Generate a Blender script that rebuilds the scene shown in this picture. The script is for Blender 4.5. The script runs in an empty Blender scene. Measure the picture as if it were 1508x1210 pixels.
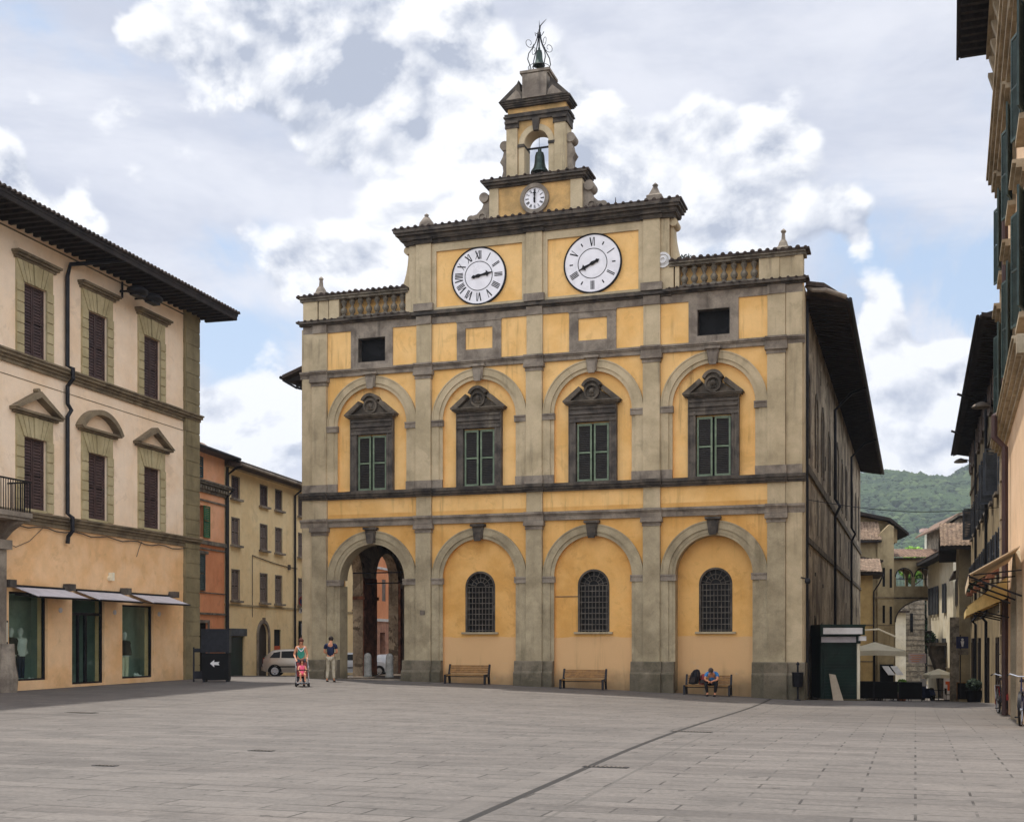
import bpy, math, random
from mathutils import Vector, Matrix, noise as mnoise
random.seed(7)
S = bpy.context.scene
COL = S.collection
R = math.radians
PI = math.pi

# ------------------------------------------------------------------ camera model (used to place the fixed base points)
HC = 1.7; FPX = 1800.0
P0 = (10.819, 45.5)                      # right front corner of the palace
UX, UY = .9496, -.3134                   # direction of the palace front (to the right)
NX, NY = .3134, .9496                    # direction of the side street
ROTP = math.atan2(UY, UX)

def sstep(t):
    t = min(1, max(0, t)); return t*t*(3-2*t)
def gz(X, Y):
    dx, dy = X-P0[0], Y-P0[1]
    lu = dx*UX+dy*UY; ln = dx*NX+dy*NY
    t = max(0, (lu+20.7)/20.7)
    zf = .11-.61*min(1.25, t)**1.5 if t <= 1 else -.5-.006*min(lu, 30)
    if ln <= 0:
        z = zf*sstep((ln+30)/30)
    else:
        zr = -.5-.045*min(ln, 50)-.026*min(max(0, ln-50), 60)-.006*max(0, ln-110)
        zl = .1-.026*min(ln, 60)-.01*max(0, ln-60)
        w = sstep((lu+18)/16)
        z = zf + ((zr+.5)*w + (zl-.1)*(1-w))
    return max(z, -9)

SPLIT = {'corner_strip', 'impost', 'pedestal_band', 'pier', 'door_surround', 'attic_frame', 'cornice', 'gutter', 'tie_rod', 'downpipe', 'string_course', 'coping_tiles', 'door', 'pilaster', 'clock_storey_frame',
         'volute', 'stone_portal', 'cable', 'door_frame', 'shoe', 'side_rail', 'grips', 'moulding', 'capital', 'adornment', 'sill', 'balustrade', 'roof_tiles', 'rafters', 'foot'}
# ------------------------------------------------------------------ mesh builder
class MB:
    def __init__(s): s.v = []; s.f = []
    def add(s, vs, fs):
        o = len(s.v); s.v += [tuple(v) for v in vs]; s.f += [tuple(o+i for i in f) for f in fs]; return s
    def box(s, x0, x1, y0, y1, z0, z1):
        if x0 > x1: x0, x1 = x1, x0
        if y0 > y1: y0, y1 = y1, y0
        if z0 > z1: z0, z1 = z1, z0
        return s.add([(x0,y0,z0),(x1,y0,z0),(x1,y1,z0),(x0,y1,z0),(x0,y0,z1),(x1,y0,z1),(x1,y1,z1),(x0,y1,z1)],
              [(0,3,2,1),(4,5,6,7),(0,1,5,4),(1,2,6,5),(2,3,7,6),(3,0,4,7)])
    def prism(s, pts, y0, y1):             # pts (x,z), extruded along y
        n = len(pts)
        return s.add([(p[0],y0,p[1]) for p in pts]+[(p[0],y1,p[1]) for p in pts],
              [tuple(range(n)), tuple(range(2*n-1, n-1, -1))]+[(i,(i+1)%n+0,(i+1)%n+n,i+n)[::-1] for i in range(n)])
    def xprof(s, pts, x0, x1):             # pts (y,z), extruded along x
        n = len(pts)
        return s.add([(x0,p[0],p[1]) for p in pts]+[(x1,p[0],p[1]) for p in pts],
              [tuple(range(n)), tuple(range(2*n-1, n-1, -1))]+[(i,(i+1)%n,(i+1)%n+n,i+n)[::-1] for i in range(n)])
    def ring(s, cx, cz, r0, r1, y0, y1, a0=0, a1=180, n=28):
        vs = []; fs = []
        full = abs(a1-a0) >= 359.9
        m = n if full else n+1
        for i in range(m):
            a = R(a0+(a1-a0)*i/n); c, q = math.cos(a), math.sin(a)
            vs += [(cx+r0*c,y0,cz+r0*q),(cx+r1*c,y0,cz+r1*q),(cx+r1*c,y1,cz+r1*q),(cx+r0*c,y1,cz+r0*q)]
        for i in range(n):
            a = 4*i; b = 4*((i+1) % m)
            for k in range(4): fs.append((a+k, a+(k+1)%4, b+(k+1)%4, b+k))
        if not full: fs += [(0,3,2,1), (4*n,4*n+1,4*n+2,4*n+3)]
        return s.add(vs, fs)
    def disc(s, cx, cz, r, y0, y1, n=40, sz=1):
        return s.prism([(cx+r*math.cos(2*PI*i/n), cz+sz*r*math.sin(2*PI*i/n)) for i in range(n)], y0, y1)
    def tube(s, pts, r, n=6, r1=None):
        pts = [Vector(p) for p in pts]; vs = []; fs = []; m = len(pts)
        up = Vector((0,0,1)); prev = None
        for i, p in enumerate(pts):
            d = (pts[min(i+1,m-1)]-pts[max(i-1,0)]).normalized()
            a = (prev if prev is not None else (up if abs(d.z) < .9 else Vector((1,0,0))))
            a = (a-d*a.dot(d))
            if a.length < 1e-5: a = d.orthogonal()
            a.normalize(); prev = a; b = d.cross(a)
            rr = r if r1 is None else r+(r1-r)*i/(m-1)
            if isinstance(r, (list, tuple)): rr = r[i]
            for k in range(n):
                t = 2*PI*k/n; vs.append(p+a*rr*math.cos(t)+b*rr*math.sin(t))
        for i in range(m-1):
            for k in range(n): fs.append((i*n+k, i*n+(k+1)%n, (i+1)*n+(k+1)%n, (i+1)*n+k))
        fs += [tuple(range(n-1,-1,-1)), tuple(range((m-1)*n, m*n))]
        return s.add(vs, fs)
    def lathe(s, prof, cx=0, cy=0, n=14, a0=PI/14):   # prof (r,z)
        vs = []; fs = []; m = len(prof)
        for r, z in prof:
            for k in range(n): t = 2*PI*k/n+a0; vs.append((cx+r*math.cos(t), cy+r*math.sin(t), z))
        for i in range(m-1):
            for k in range(n): fs.append((i*n+k, i*n+(k+1)%n, (i+1)*n+(k+1)%n, (i+1)*n+k))
        fs += [tuple(range(n-1,-1,-1)), tuple(range((m-1)*n, m*n))]
        return s.add(vs, fs)
    def sph(s, c, rx, ry=None, rz=None, n=12, m=8):
        ry = ry or rx; rz = rz or rx; vs = []; fs = []
        for i in range(m+1):
            p = PI*i/m
            for k in range(n):
                t = 2*PI*k/n
                vs.append((c[0]+rx*math.sin(p)*math.cos(t)*1.0, c[1]+ry*math.sin(p)*math.sin(t), c[2]-rz*math.cos(p)))
        for i in range(m):
            for k in range(n): fs.append((i*n+k, i*n+(k+1)%n, (i+1)*n+(k+1)%n, (i+1)*n+k))
        return s.add(vs, fs)
    def leaves(s, c, rx, ry, rz, n, size, shell=.55):
        for _ in range(n):
            while True:
                p = Vector((random.uniform(-1,1), random.uniform(-1,1), random.uniform(-1,1)))
                if shell < p.length < 1: break
            p = Vector((c[0]+p.x*rx, c[1]+p.y*ry, c[2]+p.z*rz))
            a = Vector((random.gauss(0,1), random.gauss(0,1), random.gauss(0,.7))).normalized()
            b = a.orthogonal().normalized()*size*.45; a = a*size
            s.add([p-a*.5, p+b, p+a*.5, p-b], [(0,1,2,3)])
        return s
    def tiles(s, o, ax, dn, w, l, pitch=.21, amp=.05, course=.38, seg=4):
        """wavy sheet of pantiles: origin o, unit ax across, unit dn down the slope"""
        o = Vector(o); ax = Vector(ax).normalized(); dn = Vector(dn).normalized(); nn = ax.cross(dn)
        if nn.z < 0: nn = -nn
        nx = max(2, int(w/pitch*seg)); rows = max(1, int(l/course)); vs = []; fs = []
        for j in range(rows):
            for e in (0, 1):
                for i in range(nx+1):
                    x = w*i/nx; h = amp*abs(math.sin(PI*x/pitch))
                    jit = .012*math.sin(13.1*math.floor(x/pitch)+7.7*j)
                    vs.append(o+ax*x+dn*(l*(j+e)/rows+(.03 if e else 0)+jit)+nn*(h+(.035 if e else 0)))
        for j in range(rows):
            for i in range(nx):
                a = (2*j)*(nx+1)+i; b = a+nx+1; fs.append((a, a+1, b+1, b))
        for j in range(rows-1):
            for i in range(nx):
                a = (2*j+1)*(nx+1)+i; b = a+nx+1; fs.append((a, a+1, b+1, b))
        return s.add(vs, fs)
    def clusters(s, gap=.12):
        par = list(range(len(s.v)))
        def fd(i):
            while par[i] != i: par[i] = par[par[i]]; i = par[i]
            return i
        for f in s.f:
            for j in f[1:]: par[fd(j)] = fd(f[0])
        comp = {}
        for f in s.f: comp.setdefault(fd(f[0]), []).append(f)
        bx = []
        for fs in comp.values():
            ps = [s.v[i] for f in fs for i in f]
            bx.append([[min(p[k] for p in ps)-gap/2 for k in range(3)], [max(p[k] for p in ps)+gap/2 for k in range(3)], list(fs)])
        go = True
        while go:
            go = False; out = []
            for b in bx:
                for c in out:
                    if all(b[0][k] <= c[1][k] and c[0][k] <= b[1][k] for k in range(3)):
                        c[0] = [min(b[0][k], c[0][k]) for k in range(3)]; c[1] = [max(b[1][k], c[1][k]) for k in range(3)]; c[2] += b[2]; go = True; break
                else: out.append(b)
            bx = out
        return [b[2] for b in bx]
    def build(s, name, mat, parent=None, smooth=False, loc=None):
        if name in SPLIT and parent is not None:
            cl = s.clusters()
            if 1 < len(cl) <= 60:
                first = None
                for fs in cl:
                    ids = sorted({i for f in fs for i in f}); mp = {i: k for k, i in enumerate(ids)}
                    q = MB(); q.v = [s.v[i] for i in ids]; q.f = [tuple(mp[i] for i in f) for f in fs]
                    o = q.build1(name, mat, parent, smooth, loc); first = first or o
                return first
        return s.build1(name, mat, parent, smooth, loc)
    def build1(s, name, mat, parent=None, smooth=False, loc=None):
        me = bpy.data.meshes.new(name); me.from_pydata(s.v, [], s.f); me.validate(); me.update()
        import bmesh
        bm = bmesh.new(); bm.from_mesh(me); bmesh.ops.recalc_face_normals(bm, faces=bm.faces); bm.to_mesh(me); bm.free()
        if smooth:
            for p in me.polygons: p.use_smooth = True
            try: me.set_sharp_from_angle(angle=R(40))
            except Exception: pass
        me.materials.append(mat)
        o = bpy.data.objects.new(name, me); COL.objects.link(o)
        if parent: o.parent = parent
        if loc: o.location = loc
        return o

def tag(o, label=None, cat=None, group=None, kind=None):
    if label: o['label'] = label
    if cat: o['category'] = cat
    if group: o['group'] = group
    if kind: o['kind'] = kind
    return o
def root(name, label, cat, x, y, z=0, rz=0, group=None):
    o = bpy.data.objects.new(name, None); COL.objects.link(o)
    o.location = (x, y, z); o.rotation_euler = (0, 0, rz); o.empty_display_size = .3
    return tag(o, label, cat, group)
def copy_tree(o, parent=None):
    c = o.copy(); COL.objects.link(c); c.parent = parent
    for ch in [q for q in bpy.data.objects if q.parent == o]: copy_tree(ch, c)
    return c
def dup(o, name, parent, loc):              # copy of one part (with its sub-parts)
    c = copy_tree(o, parent); c.location = loc; return c

# ------------------------------------------------------------------ materials
def rgb(h):
    h = h.lstrip('#'); c = [int(h[i:i+2], 16)/255 for i in (0,2,4)]
    return tuple((x/12.92 if x <= .04045 else ((x+.055)/1.055)**2.4) for x in c)+(1,)
class NT:
    def __init__(s, mat): s.t = mat.node_tree; s.n = s.t.nodes; s.l = s.t.links
    def new(s, ty, **kw):
        n = s.n.new(ty)
        for k, v in kw.items(): setattr(n, k, v)
        return n
    def link(s, a, b): s.l.new(a, b)
    def math(s, op, a, b=None, c=None, clamp=False):
        n = s.n.new('ShaderNodeMath'); n.operation = op; n.use_clamp = clamp
        for i, x in enumerate((a, b, c)):
            if x is None: continue
            if isinstance(x, (int, float)): n.inputs[i].default_value = x
            else: s.l.new(x, n.inputs[i])
        return n.outputs[0]
    def vmath(s, op, a, b=None):
        n = s.n.new('ShaderNodeVectorMath'); n.operation = op
        for i, x in enumerate((a, b)):
            if x is None: continue
            if isinstance(x, (tuple, list)): n.inputs[i].default_value = x
            else: s.l.new(x, n.inputs[i])
        return n.outputs['Value'] if op in ('DOT_PRODUCT','LENGTH') else n.outputs[0]
    def mix(s, fac, a, b, blend='MIX'):
        n = s.n.new('ShaderNodeMix'); n.data_type = 'RGBA'; n.blend_type = blend; n.clamp_factor = True
        for i, x in ((0, fac), (6, a), (7, b)):
            if isinstance(x, (int, float)): n.inputs[i].default_value = x
            elif isinstance(x, (tuple, list)): n.inputs[i].default_value = x if len(x) == 4 else (*x, 1)
            else: s.l.new(x, n.inputs[i])
        return n.outputs[2]
    def noise(s, vec, scale, detail=4, rough=.55, dist=0):
        n = s.n.new('ShaderNodeTexNoise'); n.inputs['Scale'].default_value = scale; n.inputs['Detail'].default_value = detail
        n.inputs['Roughness'].default_value = rough; n.inputs['Distortion'].default_value = dist
        if vec is not None: s.l.new(vec, n.inputs['Vector'])
        return n.outputs['Fac']
    def ramp(s, x, a, b):                    # smooth 0..1 between a and b
        n = s.n.new('ShaderNodeMapRange'); n.interpolation_type = 'SMOOTHSTEP'
        s.l.new(x, n.inputs[0]); n.inputs[1].default_value = a; n.inputs[2].default_value = b
        return n.outputs[0]
    def new3(s, x):
        n = s.n.new('ShaderNodeCombineXYZ')
        for i in range(3): s.l.new(x, n.inputs[i])
        return n.outputs[0]
    def mapping(s, vec, scale=(1,1,1), loc=(0,0,0), rot=(0,0,0)):
        n = s.n.new('ShaderNodeMapping'); n.inputs['Scale'].default_value = scale; n.inputs['Location'].default_value = loc; n.inputs['Rotation'].default_value = rot
        s.l.new(vec, n.inputs['Vector']); return n.outputs[0]
def newmat(name):
    m = bpy.data.materials.new(name); m.use_nodes = True
    t = NT(m); b = t.n['Principled BSDF']; tc = t.new('ShaderNodeTexCoord')
    return m, t, b, tc.outputs['Object']
MATS = {}
def surf(name, c1, c2=None, rough=.85, ns=.6, bump=.15, bs=12, streak=0, streakcol='#3a352c', fine=.12, metal=0, fade=None, spec=.3, footdark=0, patch=1):
    """weathered surface: large tone patches, fine grain, rain streaks, darker foot, bump"""
    if name in MATS: return MATS[name]
    m, t, b, co = newmat(name)
    c1 = rgb(c1); c2 = rgb(c2) if c2 else tuple(x*.8 for x in c1[:3])+(1,)
    a = t.noise(co, ns, 6, .6, .3)
    col = t.mix(t.ramp(a, .38, .66), c1, c2)
    pz = t.noise(co, .75, 5, .68, .5)         # repaired and rubbed patches with an edge of their own
    col = t.mix(t.math('MULTIPLY', t.ramp(pz, .545, .575), .22*patch), col, tuple(min(1, x*1.18+.02) for x in c2[:3])+(1,))
    col = t.mix(t.math('MULTIPLY', t.ramp(t.noise(co, 1.1, 6, .7, .6), .57, .62), .3*patch), col, tuple(x*.72 for x in c2[:3])+(1,))
    g = t.math('ADD', t.math('MULTIPLY', t.noise(co, bs*.22, 5, .65), .6), t.math('MULTIPLY', t.noise(co, bs*2.2, 3), .4))
    gv = t.math('MULTIPLY_ADD', t.math('SUBTRACT', g, .5), fine*7, 1.0)
    col = t.mix(1.0, col, t.new3(gv), 'MULTIPLY')
    if fade:                                 # old repaint below a height, and scuffed plaster
        z0, cf = fade
        sx = t.new('ShaderNodeSeparateXYZ'); t.link(co, sx.inputs[0])
        e = t.math('ADD', sx.outputs[2], t.math('MULTIPLY', t.math('SUBTRACT', t.noise(co, .9, 4), .5), .25))
        mk = t.math('SUBTRACT', 1, t.ramp(e, z0-.03, z0+.03))
        col = t.mix(t.math('MULTIPLY', mk, .85), col, rgb(cf))
        pk = t.ramp(t.noise(co, 2.3, 5, .65), .6, .68)
        lo = t.math('SUBTRACT', 1, t.ramp(sx.outputs[2], .2, 1.2))
        col = t.mix(t.math('MULTIPLY', t.math('MULTIPLY', pk, lo), .6), col, rgb('#b9ac97'))
    if streak:
        st = t.noise(t.mapping(co, (2.2, 2.2, .16)), 1.6, 5, .65)
        ms = t.math('MULTIPLY', t.ramp(st, .52, .72), streak)
        pt = t.ramp(t.noise(co, .35, 3), .4, .62)
        col = t.mix(t.math('MULTIPLY', ms, pt), col, rgb(streakcol))
    if footdark:  # darker brown towards the foot, with an uneven edge
        sx = t.new('ShaderNodeSeparateXYZ'); t.link(co, sx.inputs[0])
        e = t.math('ADD', sx.outputs[2], t.math('MULTIPLY', t.noise(co, 1.6, 4), -.9))
        mk = t.math('SUBTRACT', 1, t.ramp(e, -.7, .25))
        col = t.mix(t.math('MULTIPLY', mk, footdark), col, rgb('#4b4636'))
    t.link(col, b.inputs['Base Color'])
    b.inputs['Roughness'].default_value = rough; b.inputs['Metallic'].default_value = metal
    b.inputs['Specular IOR Level'].default_value = spec
    bn = t.new('ShaderNodeBump'); bn.inputs['Strength'].default_value = bump; bn.inputs['Distance'].default_value = .03
    t.link(t.noise(co, bs, 5, .6), bn.inputs['Height']); t.link(bn.outputs[0], b.inputs['Normal'])
    MATS[name] = m; return m
def glassy(name, tint='#10140f', alpha=.75):
    m, t, b, co = newmat(name)
    out = t.n['Material Output']
    tr = t.new('ShaderNodeBsdfTransparent'); tr.inputs[0].default_value = (alpha*.93, alpha, alpha*.96, 1)
    gl = t.new('ShaderNodeBsdfGlossy'); gl.inputs['Roughness'].default_value = .03; gl.inputs[0].default_value = (.85,.9,.9,1)
    fr = t.new('ShaderNodeLayerWeight'); fr.inputs[0].default_value = .5
    mx = t.new('ShaderNodeMixShader'); t.link(t.math('MULTIPLY_ADD', t.math('POWER', fr.outputs['Facing'], 4), .3, .03), mx.inputs[0]); t.link(tr.outputs[0], mx.inputs[1]); t.link(gl.outputs[0], mx.inputs[2])
    t.link(mx.outputs[0], out.inputs[0]); return m

M = dict(
 yellow = surf('yellow_plaster', '#efc27f', '#e2b067', ns=.5, streak=.6, streakcol='#7d6238', fine=.05, bump=.15),
 yellow_low = surf('yellow_plaster_low', '#e0ae68', '#d09b52', ns=.6, streak=.35, streakcol='#7a5f33', fine=.06, fade=(1.85, '#d3ab7c'), bump=.15, footdark=.6),  # same plaster, with a vignette-like dimming of the ground floor in its colour
 stone = surf('stone_paint', '#c2af8d', '#aa9979', ns=.7, streak=.5, streakcol='#4d4638', fine=.1),
 stone_low = surf('stone_paint_low', '#aa9b7d', '#908267', ns=.9, streak=.45, streakcol='#544b35', fine=.16, footdark=.7),
 grey = surf('grey_stone', '#928676', '#6e6357', ns=1.4, streak=.55, streakcol='#2a2622', fine=.2),
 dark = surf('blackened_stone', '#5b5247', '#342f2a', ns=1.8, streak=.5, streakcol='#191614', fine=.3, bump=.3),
 surround = surf('weathered_sandstone', '#625a50', '#413b36', ns=2.2, streak=.5, streakcol='#8a7f6d', fine=.25),
 pedim = surf('pediment_stone', '#685e50', '#423b32', ns=1.9, streak=.5, streakcol='#1b1815', fine=.25),
 plinth = surf('plinth_stone', '#786d5b', '#57503f', ns=1.3, streak=.3, streakcol='#35302a', fine=.25, bump=.4, footdark=.6),
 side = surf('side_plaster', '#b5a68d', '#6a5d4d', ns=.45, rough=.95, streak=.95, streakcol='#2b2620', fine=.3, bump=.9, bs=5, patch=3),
 sideband = surf('side_band', '#6f6453', '#473f34', ns=1.2, streak=.5, fine=.2),
 cream = surf('cream_plaster', '#f4dcbf', '#ecceab', ns=.4, streak=.18, streakcol='#a08a68', fine=.06, bump=.08),
 cream_low = surf('peach_plaster', '#eec596', '#e2b27c', ns=.5, streak=.12, streakcol='#8a7150', fine=.08, bump=.1, footdark=.2),
 olive = surf('olive_corner', '#8b7e5e', '#74684c', ns=.6, streak=.4, streakcol='#4b442f', fine=.12),
 olive2 = surf('olive_surround', '#b8a983', '#a4956f', ns=.9, streak=.25, streakcol='#5a5138', fine=.12),
 band = surf('olive_band', '#83745c', '#605442', ns=1.2, streak=.5, streakcol='#35302a', fine=.2),
 shutbrown = surf('brown_shutter', '#4f3c38', '#3f302e', ns=2, fine=.15, rough=.6, bump=.1),
 shutgreen = surf('green_frame', '#76846c', '#616f58', ns=3, fine=.2, rough=.6, bump=.1),
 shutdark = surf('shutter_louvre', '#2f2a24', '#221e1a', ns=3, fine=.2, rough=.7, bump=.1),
 shutteal = surf('teal_shutter', '#3a4a47', '#2b3836', ns=2, fine=.2, rough=.6),
 shutblue = surf('slate_shutter', '#4e5258', '#3c3f44', ns=2, fine=.2, rough=.6),
 shutgrn = surf('bright_green_shutter', '#2f6a3a', '#24532d', ns=2, fine=.2, rough=.6),
 shutgrey = surf('grey_brown_shutter', '#77655a', '#62544b', ns=2, fine=.15, rough=.6),
 tile = surf('roof_tile', '#7a6250', '#5c493c', ns=3, fine=.5, bump=.4, streak=.4, streakcol='#3c332b'),
 tile_light = surf('sunned_roof_tile', '#84705c', '#5e4a3b', ns=6, fine=.6, bump=.4),
 tile_dark = surf('eave_tile', '#4c3f36', '#352d28', ns=3, fine=.4, bump=.3),
 timber = surf('eave_timber', '#2e2723', '#201b19', ns=2, fine=.3),
 iron = surf('dark_iron', '#26262a', '#1b1b1e', ns=4, rough=.5, metal=.4, fine=.1),
 grille = surf('grille_iron', '#6a6258', '#4e4841', ns=4, rough=.6, metal=.2, fine=.1),
 black = surf('black_void', '#0c0b0b', '#080808', ns=1, fine=0, bump=0),
 dimglass = surf('dark_window_glass', '#14120f', '#1d1a17', ns=1, rough=.35, fine=0, bump=0, spec=.15),
 orange = surf('orange_plaster', '#f3b68c', '#eca878', ns=.5, streak=.15, streakcol='#8a4e2c', fine=.07, bump=.08),
 orange_low = surf('deep_orange_plaster', '#e39a6c', '#d98c5e', ns=.5, streak=.15, streakcol='#8a4e2c', fine=.07),
 straw = surf('straw_plaster', '#f2d8a6', '#ebcd98', ns=.45, streak=.18, streakcol='#92713f', fine=.07, bump=.08),
 clockface = surf('clock_enamel', '#eeeaea', '#e2dede', ns=2, rough=.5, fine=.03, bump=.02),
 ink = surf('clock_black', '#1b1a1c', '#141315', ns=2, fine=.05),
 bronze = surf('bell_bronze', '#3d4a42', '#28332e', ns=5, rough=.45, metal=.6, fine=.3),
 ochre = surf('gable_plaster', '#d0a66a', '#a98a5a', ns=1.1, streak=.5, streakcol='#5a4a33', fine=.15),
 ballstone = surf('baluster_stone', '#7f7666', '#524a3f', ns=3, fine=.3, streak=.4),
 awning = surf('grey_awning', '#c9c3c4', '#b9b3b5', ns=1, fine=.05, rough=.9, bump=.05),
 cloth_cream = surf('cream_canvas', '#e9e0c6', '#dcd2b5', ns=1, fine=.05, rough=.9),
 cloth_taupe = surf('taupe_canvas', '#b9ab95', '#a09380', ns=1.3, fine=.08, rough=.9),
 aw_pink = surf('faded_pink_canvas', '#cfb998', '#b7a283', ns=1.4, fine=.08, rough=.9),
 aw_yellow = surf('ochre_canvas', '#cbb074', '#b59b60', ns=1.4, fine=.08, rough=.9),
 wood = surf('bench_wood', '#8a6332', '#6d4c26', ns=6, fine=.25, rough=.6),
 board = surf('kiosk_board', '#0f2a22', '#0a1f19', ns=2, rough=.5, fine=.1),
 white = surf('white_board', '#d9d6d2', '#c9c5c0', ns=2, rough=.6, fine=.05),
 pale = surf('pale_wall', '#e9dfc6', '#d8cbab', ns=.6, streak=.3, streakcol='#8a7d63', fine=.1),
 brick = surf('pier_brick', '#8a5a44', '#5f4133', ns=2.5, fine=.35, bump=.5),
 rust = surf('rust_house', '#ab9975', '#8c7b5b', ns=.5, streak=.5, streakcol='#5f4f38', fine=.15),
 ochrehouse = surf('ochre_house', '#c4a770', '#ab8f5e', ns=.5, streak=.3, streakcol='#6f5a34', fine=.12),
 brownhouse = surf('brown_house', '#a38f6c', '#806f52', ns=.5, streak=.45, streakcol='#54462f', fine=.15),
 rubble = surf('street_stone', '#9d907c', '#6e6454', ns=2.2, fine=.45, bump=.9, bs=3),
 r1wall = surf('near_cream_plaster', '#dcbb98', '#cfae8a', ns=.4, streak=.2, streakcol='#8b7256', fine=.07),
 r1trim = surf('near_trim_stone', '#a8987f', '#85775f', ns=1.3, streak=.4, fine=.15),
 rubber = surf('black_rubber', '#151515', '#101010', ns=4, fine=.1),
 chrome = surf('bright_metal', '#c9cbd0', '#b5b7bd', ns=4, rough=.3, metal=.8, fine=.05, bump=0),
 redpaint = surf('red_paint', '#8f2323', '#6f1b1b', ns=4, rough=.35, fine=.05, bump=0),
 bluepaint = surf('blue_paint', '#252c50', '#1e2444', ns=4, rough=.5, fine=.05, bump=0),
 carpaint = surf('silver_car_paint', '#b9b0a2', '#aea597', ns=1, rough=.3, fine=.02, bump=0, metal=.35, spec=.6),
 carwhite = surf('white_car_paint', '#d9dde2', '#cfd3d8', ns=1, rough=.3, fine=.02, bump=0, spec=.6),
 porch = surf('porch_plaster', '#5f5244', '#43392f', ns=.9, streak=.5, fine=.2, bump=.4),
 bollard = surf('bollard_stone', '#8f8c84', '#77746c', ns=4, fine=.3, bump=.3),
 leaf = surf('leaf_green', '#4c6b2c', '#2f4a1d', ns=5, fine=.3, rough=.6),
 leafdark = surf('dark_leaf', '#24391f', '#17281a', ns=3, fine=.3, rough=.7),
 leafbright = surf('sunny_leaf', '#7ea63a', '#557e2a', ns=3, fine=.3, rough=.7),
 trunk = surf('bark', '#5a4a3a', '#3d3228', ns=6, fine=.4, bump=.6),
 terracotta = surf('terracotta', '#a1674a', '#8a563d', ns=3, fine=.2),
 skin = surf('skin', '#c68a68', '#b87c5c', ns=4, rough=.6, fine=.04, bump=.02),
 hairdark = surf('dark_hair', '#2c211b', '#1f1713', ns=9, fine=.2),
 hairgrey = surf('greying_hair', '#5a504a', '#433b36', ns=9, fine=.2),
 hairauburn = surf('auburn_hair', '#5a2e22', '#43221a', ns=9, fine=.2),
 teal = surf('teal_top', '#3f9a84', '#338570', ns=4, fine=.1),
 tealwhite = surf('white_trim', '#ddd9dc', '#cfcbce', ns=4, fine=.05),
 denim = surf('grey_denim', '#4b505c', '#3a3f4a', ns=5, fine=.15),
 khaki = surf('khaki_cotton', '#b6ab94', '#a2977f', ns=5, fine=.1),
 navy = surf('navy_polo', '#1b2540', '#141c32', ns=4, fine=.1),
 bluecot = surf('blue_cotton', '#3f7fb4', '#326c9e', ns=4, fine=.1),
 blacktrs = surf('black_trousers', '#1a191c', '#131215', ns=4, fine=.1),
 pink = surf('pink_cotton', '#e2607a', '#d04f69', ns=6, fine=.1),
 leather = surf('dark_leather', '#2a1d16', '#1e1510', ns=4, rough=.5, fine=.1),
 signpink = surf('banner_cloth', '#d8c3bd', '#c9b2ab', ns=3, fine=.1),
 redorange = surf('sign_red', '#c0552e', '#ab4a28', ns=3, fine=.05),
)
M['glass'] = glassy('shop_glass', alpha=.93)

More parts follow.
